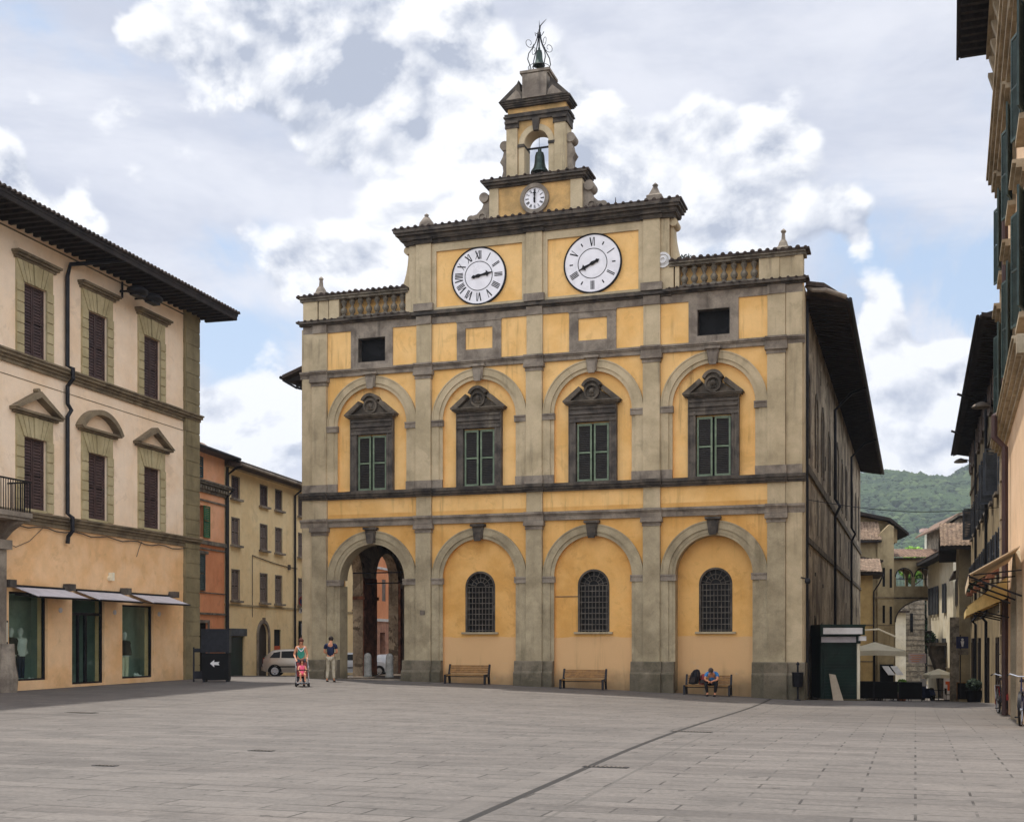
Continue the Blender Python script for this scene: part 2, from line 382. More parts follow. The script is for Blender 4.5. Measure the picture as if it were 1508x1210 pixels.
# clock, ground and hill materials need their own nodes
def ground_material():
    m, t, b, co = newmat('stone_paving')
    mp = t.mapping(co, (1,1,1), rot=(0,0,-ROTP))
    bk = t.new('ShaderNodeTexBrick'); t.link(mp, bk.inputs['Vector'])
    bk.inputs['Scale'].default_value = 1; bk.inputs['Brick Width'].default_value = 1.15; bk.inputs['Row Height'].default_value = .42
    bk.inputs['Mortar Size'].default_value = .016; bk.inputs['Mortar Smooth'].default_value = .3; bk.inputs['Bias'].default_value = 0
    bk.offset = .5; bk.inputs['Color1'].default_value = (.0,.0,.0,1); bk.inputs['Color2'].default_value = (1,1,1,1); bk.inputs['Mortar'].default_value = (.5,.5,.5,1)
    cellv = bk.outputs['Color']
    base = t.mix(cellv, rgb('#55504b'), rgb('#645e58'))
    big = t.noise(mp, .09, 4, .6); base = t.mix(t.ramp(big, .35, .7), base, t.mix(.5, base, rgb('#706962')))
    rowy = t.noise(t.mapping(mp, (.12, 1.3, 1)), 1.0, 4, .7)
    base = t.mix(t.math('MULTIPLY', t.ramp(rowy, .45, .75), .55), base, rgb('#443e3a'))
    rowl = t.noise(t.mapping(mp, (.10, .9, 1), (7,3,0)), 1.0, 3, .6)
    base = t.mix(t.math('MULTIPLY', t.ramp(rowl, .55, .75), .5), base, rgb('#746c64'))
    gr = t.noise(co, 14, 5, .7); base = t.mix(.6, base, t.mix(gr, (0,0,0,1), (1,1,1,1)), 'OVERLAY')
    bl = t.noise(co, 1.1, 6, .7); base = t.mix(t.math('MULTIPLY', t.ramp(bl, .5, .68), .45), base, rgb('#433f3b'))
    sp_ = t.noise(co, 3.5, 3, .6); base = t.mix(t.math('MULTIPLY', t.ramp(sp_, .66, .70), .7), base, rgb('#2e2a27'))
    st2 = t.noise(t.mapping(mp, (.35, 2.6, 1)), 1.3, 6, .75); base = t.mix(t.math('MULTIPLY', t.ramp(st2, .56, .72), .55), base, rgb('#322d2a'))
    st3 = t.noise(t.mapping(mp, (.5, 1.8, 1), (11, 5, 0)), 2.2, 5, .7); base = t.mix(t.math('MULTIPLY', t.ramp(st3, .58, .72), .5), base, rgb('#7f776e'))
    # joints, only partly open
    jm = t.math('MULTIPLY', bk.outputs['Fac'], t.ramp(t.noise(co, .8, 4, .7), .38, .6))
    base = t.mix(t.math('MULTIPLY', jm, .9), base, rgb('#27231f'))
    # drains: long dark lines, parallel to the side street, and the seam beside one of them
    sx = t.new('ShaderNodeSeparateXYZ'); t.link(mp, sx.inputs[0]); X0 = sx.outputs[0]
    XS = t.math('ADD', X0, t.math('MULTIPLY', t.math('SUBTRACT', sx.outputs[1], 11), .03))
    def line(x0, w, amt, col, tcur):
        d = t.math('ABSOLUTE', t.math('SUBTRACT', XS if x0 > -10 else X0, x0))
        k = t.math('SUBTRACT', 1, t.ramp(d, w*.5, w*.5+.012))
        return t.mix(t.math('MULTIPLY', k, amt), tcur, rgb(col))
    base = line(-4.36, .22, .45, '#625c56', base)
    base = line(-4.04, .09, .97, '#1f1c19', base)
    base = line(-3.34, .035, .6, '#4a4641', base)
    base = line(-18.55, .06, .9, '#35312c', base)
    # strip along the palace foot and dark patches
    sp = t.ramp(t.noise(co, .5, 5, .7), .62, .7); base = t.mix(t.math('MULTIPLY', sp, .25), base, rgb('#4c4843'))
    t.link(base, b.inputs['Base Color']); b.inputs['Roughness'].default_value = .75; b.inputs['Specular IOR Level'].default_value = .35
    bn = t.new('ShaderNodeBump'); bn.inputs['Strength'].default_value = .5; bn.inputs['Distance'].default_value = .012
    hh = t.math('SUBTRACT', t.math('ADD', t.math('MULTIPLY', gr, .5), t.math('MULTIPLY', cellv, .5)), t.math('MULTIPLY', jm, 1.2))
    t.link(hh, bn.inputs['Height']); t.link(bn.outputs[0], b.inputs['Normal'])
    return m
def hill_material(name, a, bcol, c):
    m, t, b, co = newmat(name)
    n1 = t.noise(co, .012, 5, .6); n2 = t.noise(co, .06, 4, .6)
    col = t.mix(t.ramp(n1, .4, .62), rgb(a), rgb(bcol)); col = t.mix(t.math('MULTIPLY', t.ramp(n2, .5, .7), .6), col, rgb(c))
    t.link(col, b.inputs['Base Color']); b.inputs['Roughness'].default_value = .9; b.inputs['Specular IOR Level'].default_value = .1
    return m

# ------------------------------------------------------------------ shared architectural helpers
def wall(mb, x0, x1, z0, z1, y0, y1, ops, n=16):
    """wall slab with openings (a, b, bottom, top, arched); openings do not overlap in x"""
    cur = x0
    for a, b, zb, zt, ar in sorted(ops):
        if a > cur: mb.box(cur, a, y0, y1, z0, z1)
        if zb > z0: mb.box(a, b, y0, y1, z0, zb)
        if ar:
            r = (b-a)/2; c = (a+b)/2; zs = zt-r
            pa = [(c-r*math.cos(PI*i/n), zs+r*math.sin(PI*i/n)) for i in range(n+1)]
            for i in range(n):
                p, q = pa[i], pa[i+1]
                mb.prism([(p[0],p[1]), (q[0],q[1]), (q[0],z1), (p[0],z1)], y0, y1)
        elif zt < z1: mb.box(a, b, y0, y1, zt, z1)
        cur = b
    if cur < x1: mb.box(cur, x1, y0, y1, z0, z1)
    return mb
def shell(mb, x0, x1, y0, depth, z0, z1, floors=()):
    """end walls, back wall, ceiling slab and floors behind a front wall"""
    mb.box(x0, x0+.3, y0, depth, z0, z1); mb.box(x1-.3, x1, y0, depth, z0, z1)
    mb.box(x0+.3, x1-.3, depth-.3, depth, z0, z1)
    for z in list(floors)+[z1-.15]: mb.box(x0+.3, x1-.3, y0, depth-.3, z-.15, z)
    return mb
def louvre(x0, x1, z0, z1, y, slat=.065, fw=.06, th=.045, mid=True):
    """frame, slats of one shutter leaf as two meshes"""
    fr = MB(); fr.box(x0, x0+fw, y-th, y, z0, z1); fr.box(x1-fw, x1, y-th, y, z0, z1)
    fr.box(x0+fw, x1-fw, y-th, y, z0, z0+fw*1.3); fr.box(x0+fw, x1-fw, y-th, y, z1-fw*1.3, z1)
    if mid: zm = (z0+z1)/2; fr.box(x0+fw, x1-fw, y-th, y, zm-fw*.5, zm+fw*.5)
    sl = MB(); z = z0+fw*1.4
    while z < z1-fw*1.4-slat*.6:
        if not (mid and abs(z+slat/2-(z0+z1)/2) < fw*.9):
            sl.xprof([(y-th*.8, z), (y-th*.8+.008, z-.006), (y-.004, z+slat*.75), (y-.012, z+slat*.8)], x0+fw, x1-fw)
        z += slat
    return fr, sl
def steps(mb, x0, x1, z0, hs, ys, yb=0):
    """stacked moulding along x: each course (height, projection)"""
    z = z0
    for h, y in zip(hs, ys): mb.box(x0, x1, -y, yb, z, z+h); z += h
    return mb
def rafters(mb, x0, x1, y0, y1, z, zo, step=.45, w=.1, h=.12):
    x = x0+step/2
    while x < x1:
        mb.add([(x,y0,z-h),(x+w,y0,z-h),(x+w,y1,zo-h),(x,y1,zo-h),(x,y0,z),(x+w,y0,z),(x+w,y1,zo),(x,y1,zo)],
               [(0,1,2,3),(4,5,6,7),(0,1,5,4),(1,2,6,5),(2,3,7,6),(3,0,4,7)]); x += step
    return mb
def coping(mb, x0, x1, y0, y1, z, pitch=.27, r=.085):
    """row of half round tiles lying across a coping"""
    n = max(1, round((x1-x0)/pitch)); p = (x1-x0)/n
    for i in range(n):
        cx = x0+p*(i+.5); rr = r*random.uniform(.85, 1.1); dz = random.uniform(-.015, .02); dy = random.uniform(-.03, .03)
        pts = [(cx+rr*math.cos(a), z+dz+rr*.95*math.sin(a)) for a in [PI*k/6 for k in range(7)]]
        mb.prism(pts, y0+dy, y1)
    mb.box(x0, x1, y0+.05, y1, z-.05, z+.025)
    return mb

# ================================================================== SETTING
def axis(core, lo, hi, far, step):
    a = []; x = lo
    while x <= hi+1e-6: a.append(x); x += step
    d = step*1.6; x = hi
    up = []
    while x < far: x += d; up.append(x); d *= 1.45
    d = step*1.6; x = lo; dn = []
    while x > -far: x -= d; dn.append(x); d *= 1.45
    return dn[::-1]+a+up
def make_ground():
    xs = axis(0, -34, 62, 3200, .8); ys = axis(0, -12, 150, 3200, .8)
    vs = [(x, y, gz(x, y)) for y in ys for x in xs]; n = len(xs)
    fs = [(j*n+i, j*n+i+1, (j+1)*n+i+1, (j+1)*n+i) for j in range(len(ys)-1) for i in range(n-1)]
    b = MB(); b.v = vs; b.f = fs
    o = b.build('ground', ground_material(), smooth=True); tag(o, kind='structure'); return o
make_ground()

def make_hill(name, prof, ydist, depth, mat, base=-12, bumps=(60, 9), seed=0):
    """ridge at distance ydist whose crest follows prof = [(x, height)]; slopes down toward the town"""
    xs = [prof[0][0]+(prof[-1][0]-prof[0][0])*i/150 for i in range(151)]
    def crest(x):
        for (a, ha), (b_, hb) in zip(prof, prof[1:]):
            if a <= x <= b_: t = (x-a)/(b_-a); t = t*t*(3-2*t); return ha+(hb-ha)*t
        return prof[-1][1]
    rows = 60; vs = []
    for j in range(rows+1):
        t = j/rows
        y = ydist-depth*(1-t) if t <= 1 else ydist
        for x in xs:
            sh = sstep(t)
            z = base+(crest(x)-base)*(.15*t+.85*sh)
            z += bumps[1]*mnoise.fractal(Vector((x/bumps[0]/2, y/bumps[0]/2, seed)), 1, 2, 5)*min(1, t*3)*(1 if t < .97 else .3)
            vs.append((x, y, z))
    n = len(xs); fs = [(j*n+i, j*n+i+1, (j+1)*n+i+1, (j+1)*n+i) for j in range(rows) for i in range(n-1)]
    b = MB(); b.v = vs; b.f = fs
    o = b.build(name, mat, smooth=True); tag(o, kind='structure'); return o, crest, base
HM = hill_material('hill_woods', '#2b3b29', '#3c4d33', '#56633f')
h1, crest1, base1 = make_hill('hills', [(-600, 60), (200, 120), (400, 192), (445, 200), (480, 194), (520, 190), (560, 212), (620, 270), (760, 330), (1100, 260), (1600, 90)], 1500, 760, HM, seed=3)
h2, crest2, base2 = make_hill('hills', [(0, 120), (600, 200), (820, 300), (900, 338), (960, 372), (1060, 430), (1250, 520), (1800, 380), (2400, 150)], 2500, 700, HM, bumps=(140, 16), seed=9)
def forest(crest, base, ydist, depth, x0, x1, n, mat, size, seed):
    rnd = random.Random(seed)
    b = MB()
    bm0 = []
    import bmesh
    bm = bmesh.new(); bmesh.ops.create_icosphere(bm, subdivisions=1, radius=1); V = [v.co.copy() for v in bm.verts]; F = [tuple(v.index for v in f.verts) for f in bm.faces]; bm.free()
    for _ in range(n):
        x = rnd.uniform(x0, x1); t = 1-rnd.random()**1.0*.62; y = ydist-depth*(1-t)
        z = base+(crest(x)-base)*(.15*t+.85*sstep(t))
        z += 9*mnoise.fractal(Vector((x/120, y/120, 3)), 1, 2, 5)*(1 if t < .97 else .3)
        r = size*rnd.uniform(.6, 1.35)
        b.add([Vector((x, y, z+r*.3))+Vector((v.x*r*rnd.uniform(.8, 1.2), v.y*r*rnd.uniform(.8, 1.2), v.z*r*rnd.uniform(.7, 1.15))) for v in V], F)
    return b.build('woods', mat)
WM = hill_material('wood_crowns', '#27371f', '#3a4b2b', '#5c6a3e')
tag(forest(crest1, base1, 1500, 760, 330, 640, 11000, WM, 4.6, 5), 'dense green woods covering the far hillside above the roofs', 'woods', kind='stuff')

# ================================================================== PALACE
def palace():
    P = root('palace', 'yellow town palace with two large clocks and a bell gable on its roofline', 'palace', P0[0], P0[1], 0, ROTP)
    BAYS = [-17.54, -12.79, -8.05, -3.31]; PIL = [-19.91, -15.17, -10.42, -5.68, -.95]
    L = -20.73
    rw = 1.57; rO = 2.03; zsL, zsU = 4.25, 10.70
    # --- front wall, ground floor and upper floor
    w = MB()
    wall(w, L, 0, -1.2, 7.0, 0, .7, [(c-rw, c+rw, -1.2 if i else .12, zsL+rw-.06*0, True) for i, c in enumerate(BAYS)], 24)
    o = w.build('front_wall', M['yellow_low'], P)
    w = MB()
    wall(w, L, 0, 7.0, 12.9, 0, .7, [(c-rw, c+rw, 7.9, zsU+rw, True) for c in BAYS], 24)
    wall(w, L, 0, 12.9, 15.2, 0, .7, [(-18.16, -16.92, 13.32, 14.33, False), (-3.93, -2.69, 13.32, 14.33, False)])
    # blind arch backs on the upper floor
    for c in BAYS: wall(w, c-rw-.05, c+rw+.05, 7.9, 12.35, .12, .45, [(c-.68, c+.68, 7.9, 10.25, False)])
    # clock storey
    w.box(-15.8, -5.03, .02, .8, 15.2, 18.15)
    # parapet backs
    w.box(L+.1, -15.9, .3, .5, 15.2, 16.15); w.box(-5.0, -.1, .3, .5, 15.2, 16.15)
    w.build('upper_wall', M['yellow'], P)
    # blind arch backs, ground floor
    w = MB()
    for i, c in enumerate(BAYS):
        if i == 0: continue
        y = .5 if i == 3 else .13
        ro = .62
        wall(w, c-rw-.03, c+rw+.03, -1.2, zsL+rw+.03, y, y+.3, [(c-ro, c+ro, 2.05, 4.5, True)], 20)
    w.build('arch_infill', M['yellow_low'], P)
    # --- stone paint: pilasters
    def brk(mb, x0, x1, z0, hs, ys, pil=PIL, pw=.4, extra=.13):
        """string course broken forward over the pilasters"""
        xs = sorted([p for p in pil if x0 <= p <= x1])
        steps(mb, x0, x1, z0, hs, ys)
        for p in xs: steps(mb, p-pw, p+pw, z0, hs, [y+extra for y in ys])
    for fl, (za, zb, m) in enumerate([(.9, 6.12, 'stone_low'), (7.92, 12.42, 'stone')]):
        for p in PIL:
            b = MB(); b.box(p-.33, p+.33, -.2, 0, za, zb); b.build('pilaster', M[m], P)
            c = MB(); steps(c, p-.36, p+.36, zb, [.05, .1], [.23, .21]); steps(c, p-.42, p+.42, zb+.15, [.07, .12], [.3, .27]); c.build('capital', M['grey'], P)
    b = MB()
    for x0, x1 in ((L, -20.25), (-.61, 0)):
        for za, zb in ((.9, 6.47), (6.8, 7.62), (7.92, 12.77)): b.box(x0, x1, -.1, 0, za, zb)
    for p in PIL: b.box(p-.33, p+.33, -.13, 0, 6.8, 7.62); b.box(p-.33, p+.33, -.1, 0, 13.06, 14.67)
    b.box(L, -20.25, -.08, 0, 13.06, 14.67); b.box(-.6, 0, -.08, 0, 13.06, 14.67)
    b.box(L-.08, L, .0, .7, .9, 14.9); b.box(0, .06, .0, .7, .9, 14.9)
    b.build('corner_strip', M['stone'], P)
    # jambs and arch mouldings
    for fl, (zs, zj, m) in enumerate([(zsL, .9, 'stone_low'), (zsU, 7.92, 'stone')]):
        for i, c in enumerate(BAYS):
            ri = 1.47 if (fl == 0 and i in (0, 3)) else rw
            b = MB()
            b.ring(c, zs, 1.72, rO, -.1, .0, n=36); b.ring(c, zs, rw+.001, 1.72, -.05, .0, n=36); b.ring(c, zs, rO-.05, rO, -.125, -.1, n=36)
            if ri < rw: b.ring(c, zs, ri, rw, -.03, .5 if i == 3 else .7, n=36)
            for s in (-1, 1):
                a0, a1 = sorted((c+s*1.72, c+s*2.04)); b.box(a0, a1, -.1, 0, zj, zs-.25)
                a0, a1 = sorted((c+s*rw, c+s*1.72)); b.box(a0, a1, -.05, 0, zj, zs-.25)
                if ri < rw: a0, a1 = sorted((c+s*ri, c+s*rw)); b.box(a0, a1, -.03, .5 if i == 3 else .7, -.2, zs-.25)
            b.build('arch_moulding', M[m], P)
            b = MB()
            for s in (-1, 1):
                a0, a1 = sorted((c+s*(ri-.04), c+s*2.04)); b.box(a0, a1, -.14, .02 if ri == rw else .3, zs-.25, zs-.06); b.box(a0, a1, -.17, .02 if ri == rw else .3, zs-.06, zs)
            b.build('impost', M['grey'], P)
            # keystone: bracket with a volute
            k = MB(); zt = zs+rO
            k.prism([(c-.17, zs+rw-.02), (c+.17, zs+rw-.02), (c+.24, zt+.05), (c-.24, zt+.05)], -.2, 0)
            k.box(c-.3, c+.3, -.3, 0, zt+.03, zt+.13)
            k.prism([(c-.13, zs+rw-.1), (c+.13, zs+rw-.1), (c+.18, zt-.1), (c-.18, zt-.1)], -.26, -.2)
            k.build('keystone', M['dark' if fl == 0 else 'grey'], P)
    # plinths
    for j in range(5):
        a = L-.12 if j == 0 else BAYS[j-1]+(1.47 if j-1 in (0, 3) else rw)
        e = .1 if j == 4 else BAYS[j]-(1.47 if j in (0, 3) else rw)
        b = MB()
        b.xprof([(0, -1.6), (-.42, -1.6), (-.40, .42), (-.36, .47), (-.30, .5), (-.27, .86), (-.24, .9), (0, .9)], a, e)
        p = PIL[j]
        b.xprof([(-.2, -1.6), (-.56, -1.6), (-.54, .42), (-.5, .47), (-.42, .5), (-.39, .86), (-.36, .9), (-.2, .9)], p-.42, p+.42)
        if j == 0: b.box(L-.14, L, 0, .8, -1.6, .88)
        if j == 4: b.box(0, .12, 0, .8, -1.6, .88)
        b.build('plinth', M['plinth'], P)
    b = MB(); b.box(-19.05, -16.0, -.25, .75, -.4, .12); b.build('step', M['grey'], P)
    # string courses
    b = MB(); brk(b, L-.1, .1, 6.47, [.2, .05, .09], [.1, .14, .19]); b.build('string_course', M['grey'], P)
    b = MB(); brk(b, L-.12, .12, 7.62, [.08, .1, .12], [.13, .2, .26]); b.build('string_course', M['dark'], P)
    b = MB()
    for j in range(5):
        a = L if j == 0 else BAYS[j-1]+rw
        e = 0 if j == 4 else BAYS[j]-rw
        b.box(a, e, -.13, 0, 7.92, 8.27); b.box(PIL[j]-.38, PIL[j]+.38, -.27, -.13, 7.92, 8.25)
    b.build('pedestal_band', M['grey'], P)
    b = MB(); brk(b, L-.1, .1, 12.77, [.16, .06, .07], [.1, .15, .2]); b.build('string_course', M['grey'], P)
    # attic: grey frieze and panel frames
    b = MB(); b.box(L, 0, -.05, 0, 14.67, 15.0)
    for p in PIL: b.box(p-.33, p+.33, -.15, -.05, 14.67, 15.0)
    for i, c in enumerate(BAYS):
        wd = .62 if i in (0, 3) else .58
        zz0, zz1 = (13.32, 14.33) if i in (0, 3) else (13.5, 14.37)
        b.box(c-.95, c-wd, -.05, 0, 13.06, 14.67); b.box(c+wd, c+.95, -.05, 0, 13.06, 14.67)
        b.box(c-wd, c+wd, -.05, 0, 13.06, zz0); b.box(c-wd, c+wd, -.05, 0, zz1, 14.67)
        if i in (1, 2): steps(b, c-.98, c+.98, 14.62, [.05], [.08])
    b.build('attic_frame', M['grey'], P)
    # --- cornice
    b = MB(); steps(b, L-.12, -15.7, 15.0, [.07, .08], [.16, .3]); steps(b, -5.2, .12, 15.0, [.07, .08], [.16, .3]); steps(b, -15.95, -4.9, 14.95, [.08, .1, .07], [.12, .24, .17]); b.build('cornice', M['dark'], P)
    b = MB(); coping(b, L-.22, -15.75, -.34, .3, 15.17, .3, .06); coping(b, -5.1, .24, -.34, .3, 15.17, .3, .06); b.build('coping_tiles', M['tile_dark'], P)
    # --- balustrades
    for a, e, x0, nb in ((-20.72, -15.9, -19.05, 8), (-5.0, -.02, -4.62, 8)):
        q = MB()
        if a < -10:
            q.box(a, -20.05, -.06, .5, 15.2, 16.12); q.box(-20.0, -19.55, -.02, .5, 15.2, 16.12); q.box(-19.5, -19.05, -.06, .5, 15.2, 16.12); q.box(-16.0, -15.75, -.06, .5, 15.2, 16.12); s0, s1 = -19.05, -16.0
        else:
            q.box(-1.05, 0, -.02, .5, 15.2, 16.12); q.box(-1.6, -.85, -.06, .5, 15.2, 16.12); q.box(-.28, .02, -.08, .5, 15.2, 16.12)
            q.box(-5.02, -4.84, -.06, .5, 15.2, 16.12); q.box(-4.78, -4.62, -.06, .5, 15.2, 16.12); s0, s1 = -4.62, -1.6
        par = q.build('balustrade', M['stone'], P)
        rl = MB(); steps(rl, a-(.12 if a < -10 else 0), e+(.14 if a > -10 else 0), 16.05, [.1, .08], [.12, .2], .5); rl.box(s0, s1, -.08, .3, 15.2, 15.32); rl.build('rail', M['ballstone'], par)
        st = (s1-s0)/nb
        bl = MB(); bl.lathe([(.11,15.32),(.11,15.37),(.07,15.40),(.135,15.52),(.14,15.6),(.06,15.72),(.06,15.76),(.12,15.9),(.12,15.96),(.07,16.0),(.11,16.02),(.11,16.06)], 0, .06, 10)
        b0 = bl.build('baluster', M['ballstone'], par, True, (s0+st/2, 0, 0))
        for k in range(1, nb): dup(b0, 'baluster', par, (s0+st*(k+.5), 0, 0))
        cp = MB(); coping(cp, a-(.25 if a < -10 else 0), e+(.28 if a > -10 else 0), -.28, .62, 16.26); cp.build('coping_tiles', M['tile_dark'], P)
    # moss and weeds on the right parapet
    # --- clock storey
    b = MB()
    for p in (-15.17, -10.42, -5.68): b.box(p-.33, p+.33, -.16, .02, 15.2, 18.0)
    b.box(-15.84, -15.5, -.05, .0, 15.2, 18.0); b.box(-5.35, -5.0, -.05, 0, 15.2, 18.0)
    for a, e in ((-14.84, -10.75), (-10.09, -6.01)):
        b.box(a, a+.2, -.06, .02, 15.2, 18.0); b.box(e-.2, e, -.06, .02, 15.2, 18.0)
        b.box(a+.2, e-.2, -.06, .02, 15.2, 15.33); b.box(a+.2, e-.2, -.06, .02, 17.62, 18.0)
    b.build('clock_storey_frame', M['stone'], P)
    b = MB()
    for p in (-15.17, -10.42, -5.68): b.box(p-.42, p+.42, -.24, .0, 15.2, 15.5)
    b.build('pedestal_band', M['grey'], P)
    b = MB()
    for (a, e, hs, ys) in ((-15.9, -4.95, [.05, .1, .05, .12, .1, .12], [.15, .17, .3, .34, .48, .56]),):
        z = 17.95
        for h, y in zip(hs, ys): b.box(a-y*.8, e+y*.8, -y, .8, z, z+h); z += h
    for p in (-15.17, -10.42, -5.68):
        z = 17.95
        for h, y in zip([.05, .1, .05], [.24, .26, .38]): b.box(p-.42, p+.42, -y, 0, z, z+h); z += h
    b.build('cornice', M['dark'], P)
    b = MB(); coping(b, -16.4, -4.45, -.6, .85, 18.53, .3, .075); b.build('coping_tiles', M['tile_dark'], P)
    # side buttresses of the clock storey
    for s, x in ((-1, -15.84), (1, -5.0)):
        pr = [(x, 18.0)]+[(x+s*(.12+.3*(1-t)**2.2), 16.3+1.55*t) for t in [1, .8, .6, .4, .2, 0]]+[(x+s*.42, 16.2), (x, 16.2)]
        b = MB(); b.prism(pr, .15, .75); b.disc(x+s*.13, 17.82, .16, .05, .8, 16); b.build('side_volute', M['stone'], P)
    # --- clocks
    def strokes(ch):
        return {'I': [((0,0),(0,1),.135)], 'V': [((-.42,1),(0,0),.19),((.42,1),(0,0),.08)], 'X': [((-.42,1),(.42,0),.19),((.42,1),(-.42,0),.08)]}[ch], {'I': .34, 'V': .85, 'X': .85}[ch]
    def numeral(mb, cx, cz, txt, deg, r0, r1, y, k=1.0):
        ws = [strokes(c)[1] for c in txt]; tot = sum(ws); x = -tot/2; h = r1-r0; sc = h*.5*k
        a = R(deg); ux, uz = math.cos(a), -math.sin(a); vx, vz = math.sin(a), math.cos(a)     # deg clockwise from the top
        for c, wdt in zip(txt, ws):
            st, _ = strokes(c); mid = x+wdt/2; x += wdt
            for (p, q, t) in st:
                A = ((mid+p[0])*sc, r0+p[1]*h); B = ((mid+q[0])*sc, r0+q[1]*h)
                dx, dz = B[0]-A[0], B[1]-A[1]; l = math.hypot(dx, dz); nx, nz = -dz/l*t*sc*.75, dx/l*t*sc*.75
                pts = [(A[0]+nx, A[1]+nz), (A[0]-nx, A[1]-nz), (B[0]-nx, B[1]-nz), (B[0]+nx, B[1]+nz)]
                mb.prism([(cx+px*ux+pz*vx, cz+px*uz+pz*vz) for px, pz in pts], y-.006, y)
    def hand(mb, cx, cz, deg, pts, y):
        a = R(deg); ux, uz = math.cos(a), -math.sin(a); vx, vz = math.sin(a), math.cos(a)
        mb.prism([(cx+px*ux+pz*vx, cz+px*uz+pz*vz) for px, pz in pts], y-.02, y)
    HAND = lambda r: [(0, .62*r), (-.035*r, .42*r), (-.13*r, .34*r), (-.05*r, .32*r), (-.03*r, .12*r), (-.07*r, 0), (-.04*r, -.14*r), (-.075*r, -.2*r), (0, -.3*r), (.075*r, -.2*r), (.04*r, -.14*r), (.07*r, 0), (.03*r, .12*r), (.05*r, .32*r), (.13*r, .34*r), (.035*r, .42*r)]
    def clock(cx, cz, r, y, nums, hd, lab, ticks=()):
        f = MB(); f.disc(cx, cz, r, y-.05, y+.02, 64); face = f.build('clock_face', M['clockface'], P); face['label'] = lab
        g = MB(); g.ring(cx, cz, r-.012, r+.045, y-.07, y+.02, 0, 360, 64); g.ring(cx, cz, r*.505, r*.53, y-.056, y-.05, 0, 360, 48); g.build('rim', M['ink'], face)
        g = MB()
        for txt, d in nums: numeral(g, cx, cz, txt, d, .60*r, .9*r, y-.051)
        for d in ticks:
            a = R(d); vx, vz = math.sin(a), math.cos(a); q = [( -.022*r, .7*r), (.022*r, .7*r), (.022*r, .82*r), (-.022*r, .82*r)]
            g.prism([(cx+px*math.cos(a)+pz*vx, cz-px*math.sin(a)+pz*vz) for px, pz in q], y-.057, y-.051)
        g.build('numerals', M['ink'], face)
        g = MB()
        for d, sc in hd: hand(g, cx, cz, d, HAND(r*sc), y-.08)
        g.disc(cx, cz, .05*r, y-.11, y-.05, 12); g.build('hand', M['ink'], face)
    clock(-12.8, 16.45, 1.13, -.0, [(n, 30*i) for i, n in enumerate(['XII','I','II','III','IIII','V','VI','VII','VIII','VIIII','X','XI'])], [(80, .92)], 'left clock face, with twelve numerals')
    clock(-8.05, 16.5, 1.13, -.0, [('VI', 0), ('I', 60), ('II', 120), ('III', 180), ('IIII', 240), ('V', 300)], [(245, .92)], 'right clock face, with six numerals', (30, 90, 150, 210, 270, 330))
    # --- bell gable: base with the small clock
    gb = MB(); gb.box(-12.32, -8.49, .0, .8, 18.6, 20.0); gab = gb.build('bell_gable', M['ochre'], P)
    b = MB(); b.box(-12.34, -11.95, -.06, .82, 18.6, 19.95); b.box(-8.95, -8.47, -.06, .82, 18.6, 19.95); b.build('corner_strip', M['stone'], gab)
    b = MB()
    for z, h, y in ((19.9, .08, .12), (19.98, .1, .24), (20.08, .07, .32)): b.box(-12.32-y*.8, -8.49+y*.8, -y, .8+y*.3, z, z+h)
    b.build('cornice', M['dark'], gab)
    b = MB(); coping(b, -12.65, -8.15, -.34, .9, 20.19, .34, .07); b.build('coping_tiles', M['tile_dark'], gab)
    for s, x in ((-1, -12.34), (1, -8.47)):
        c = lambda px, pz: (x+s*px, pz)
        pr = [c(0, 19.75), c(.2, 19.7), c(.28, 19.45), c(.38, 19.2), c(.6, 19.0), c(.85, 18.95), c(1.0, 18.8), c(1.02, 18.6), c(0, 18.6)]
        b = MB(); b.prism(pr, .1, .6); b.disc(x+s*.26, 19.62, .2, .0, .65, 18); b.disc(x+s*.82, 18.78, .18, .03, .62, 18); b.ring(x+s*.35, 18.85, .13, .19, .04, .1, 0, 360, 18); b.build('volute', M['grey'], gab)
    cf = MB(); cf.ring(-10.42, 19.3, .44, .6, -.13, .0, 0, 360, 40); sc = cf.build('clock_face', M['grey'], P); sc['label'] = 'small clock face below the bell'
    cf = MB(); cf.disc(-10.42, 19.3, .445, -.07, .0, 40); cf.build('dial', M['clockface'], sc)
    g = MB()
    for i, n_ in enumerate(['XII','I','II','III','IIII','V','VI','VII','VIII','IX','X','XI']): numeral(g, -10.42, 19.3, n_, 30*i, .25, .39, -.072, .8)
    g.build('numerals', M['ink'], sc)
    g = MB(); hand(g, -10.42, 19.3, 0, HAND(.62), -.1); hand(g, -10.42, 19.3, 4, HAND(.4), -.12); g.disc(-10.42, 19.3, .035, -.13, -.07, 10); g.build('hand', M['ink'], sc)
    # belfry
    ca = -10.36
    w = MB(); wall(w, -11.57, -9.15, 20.1, 23.1, .0, .72, [(ca-.52, ca+.52, 20.1, 22.05, True)], 20); bel = w.build('belfry', M['ochre'], P)
    b = MB()
    for a in (-11.6, -9.6): b.box(a, a+.46, -.1, .0, 20.1, 22.2)
    b.box(-11.6, -11.57, 0, .72, 20.1, 22.2); b.box(-9.15, -9.12, 0, .74, 20.1, 22.2)
    b.ring(ca, 21.53, .505, .52, -.04, .72, n=24); b.box(ca-.52, ca-.505, -.04, .72, 20.1, 21.42); b.box(ca+.505, ca+.52, -.04, .72, 20.1, 21.42)
    b.ring(ca, 21.53, .52, .74, -.05, .0, n=24); b.box(ca-.74, ca-.52, -.05, 0, 20.1, 21.42); b.box(ca+.52, ca+.74, -.05, 0, 20.1, 21.42)
    b.build('pilaster', M['stone'], bel)
    b = MB()
    for a in (-11.6, -9.6): steps(b, a-.05, a+.51, 22.2, [.07, .1, .1], [.14, .12, .2]);
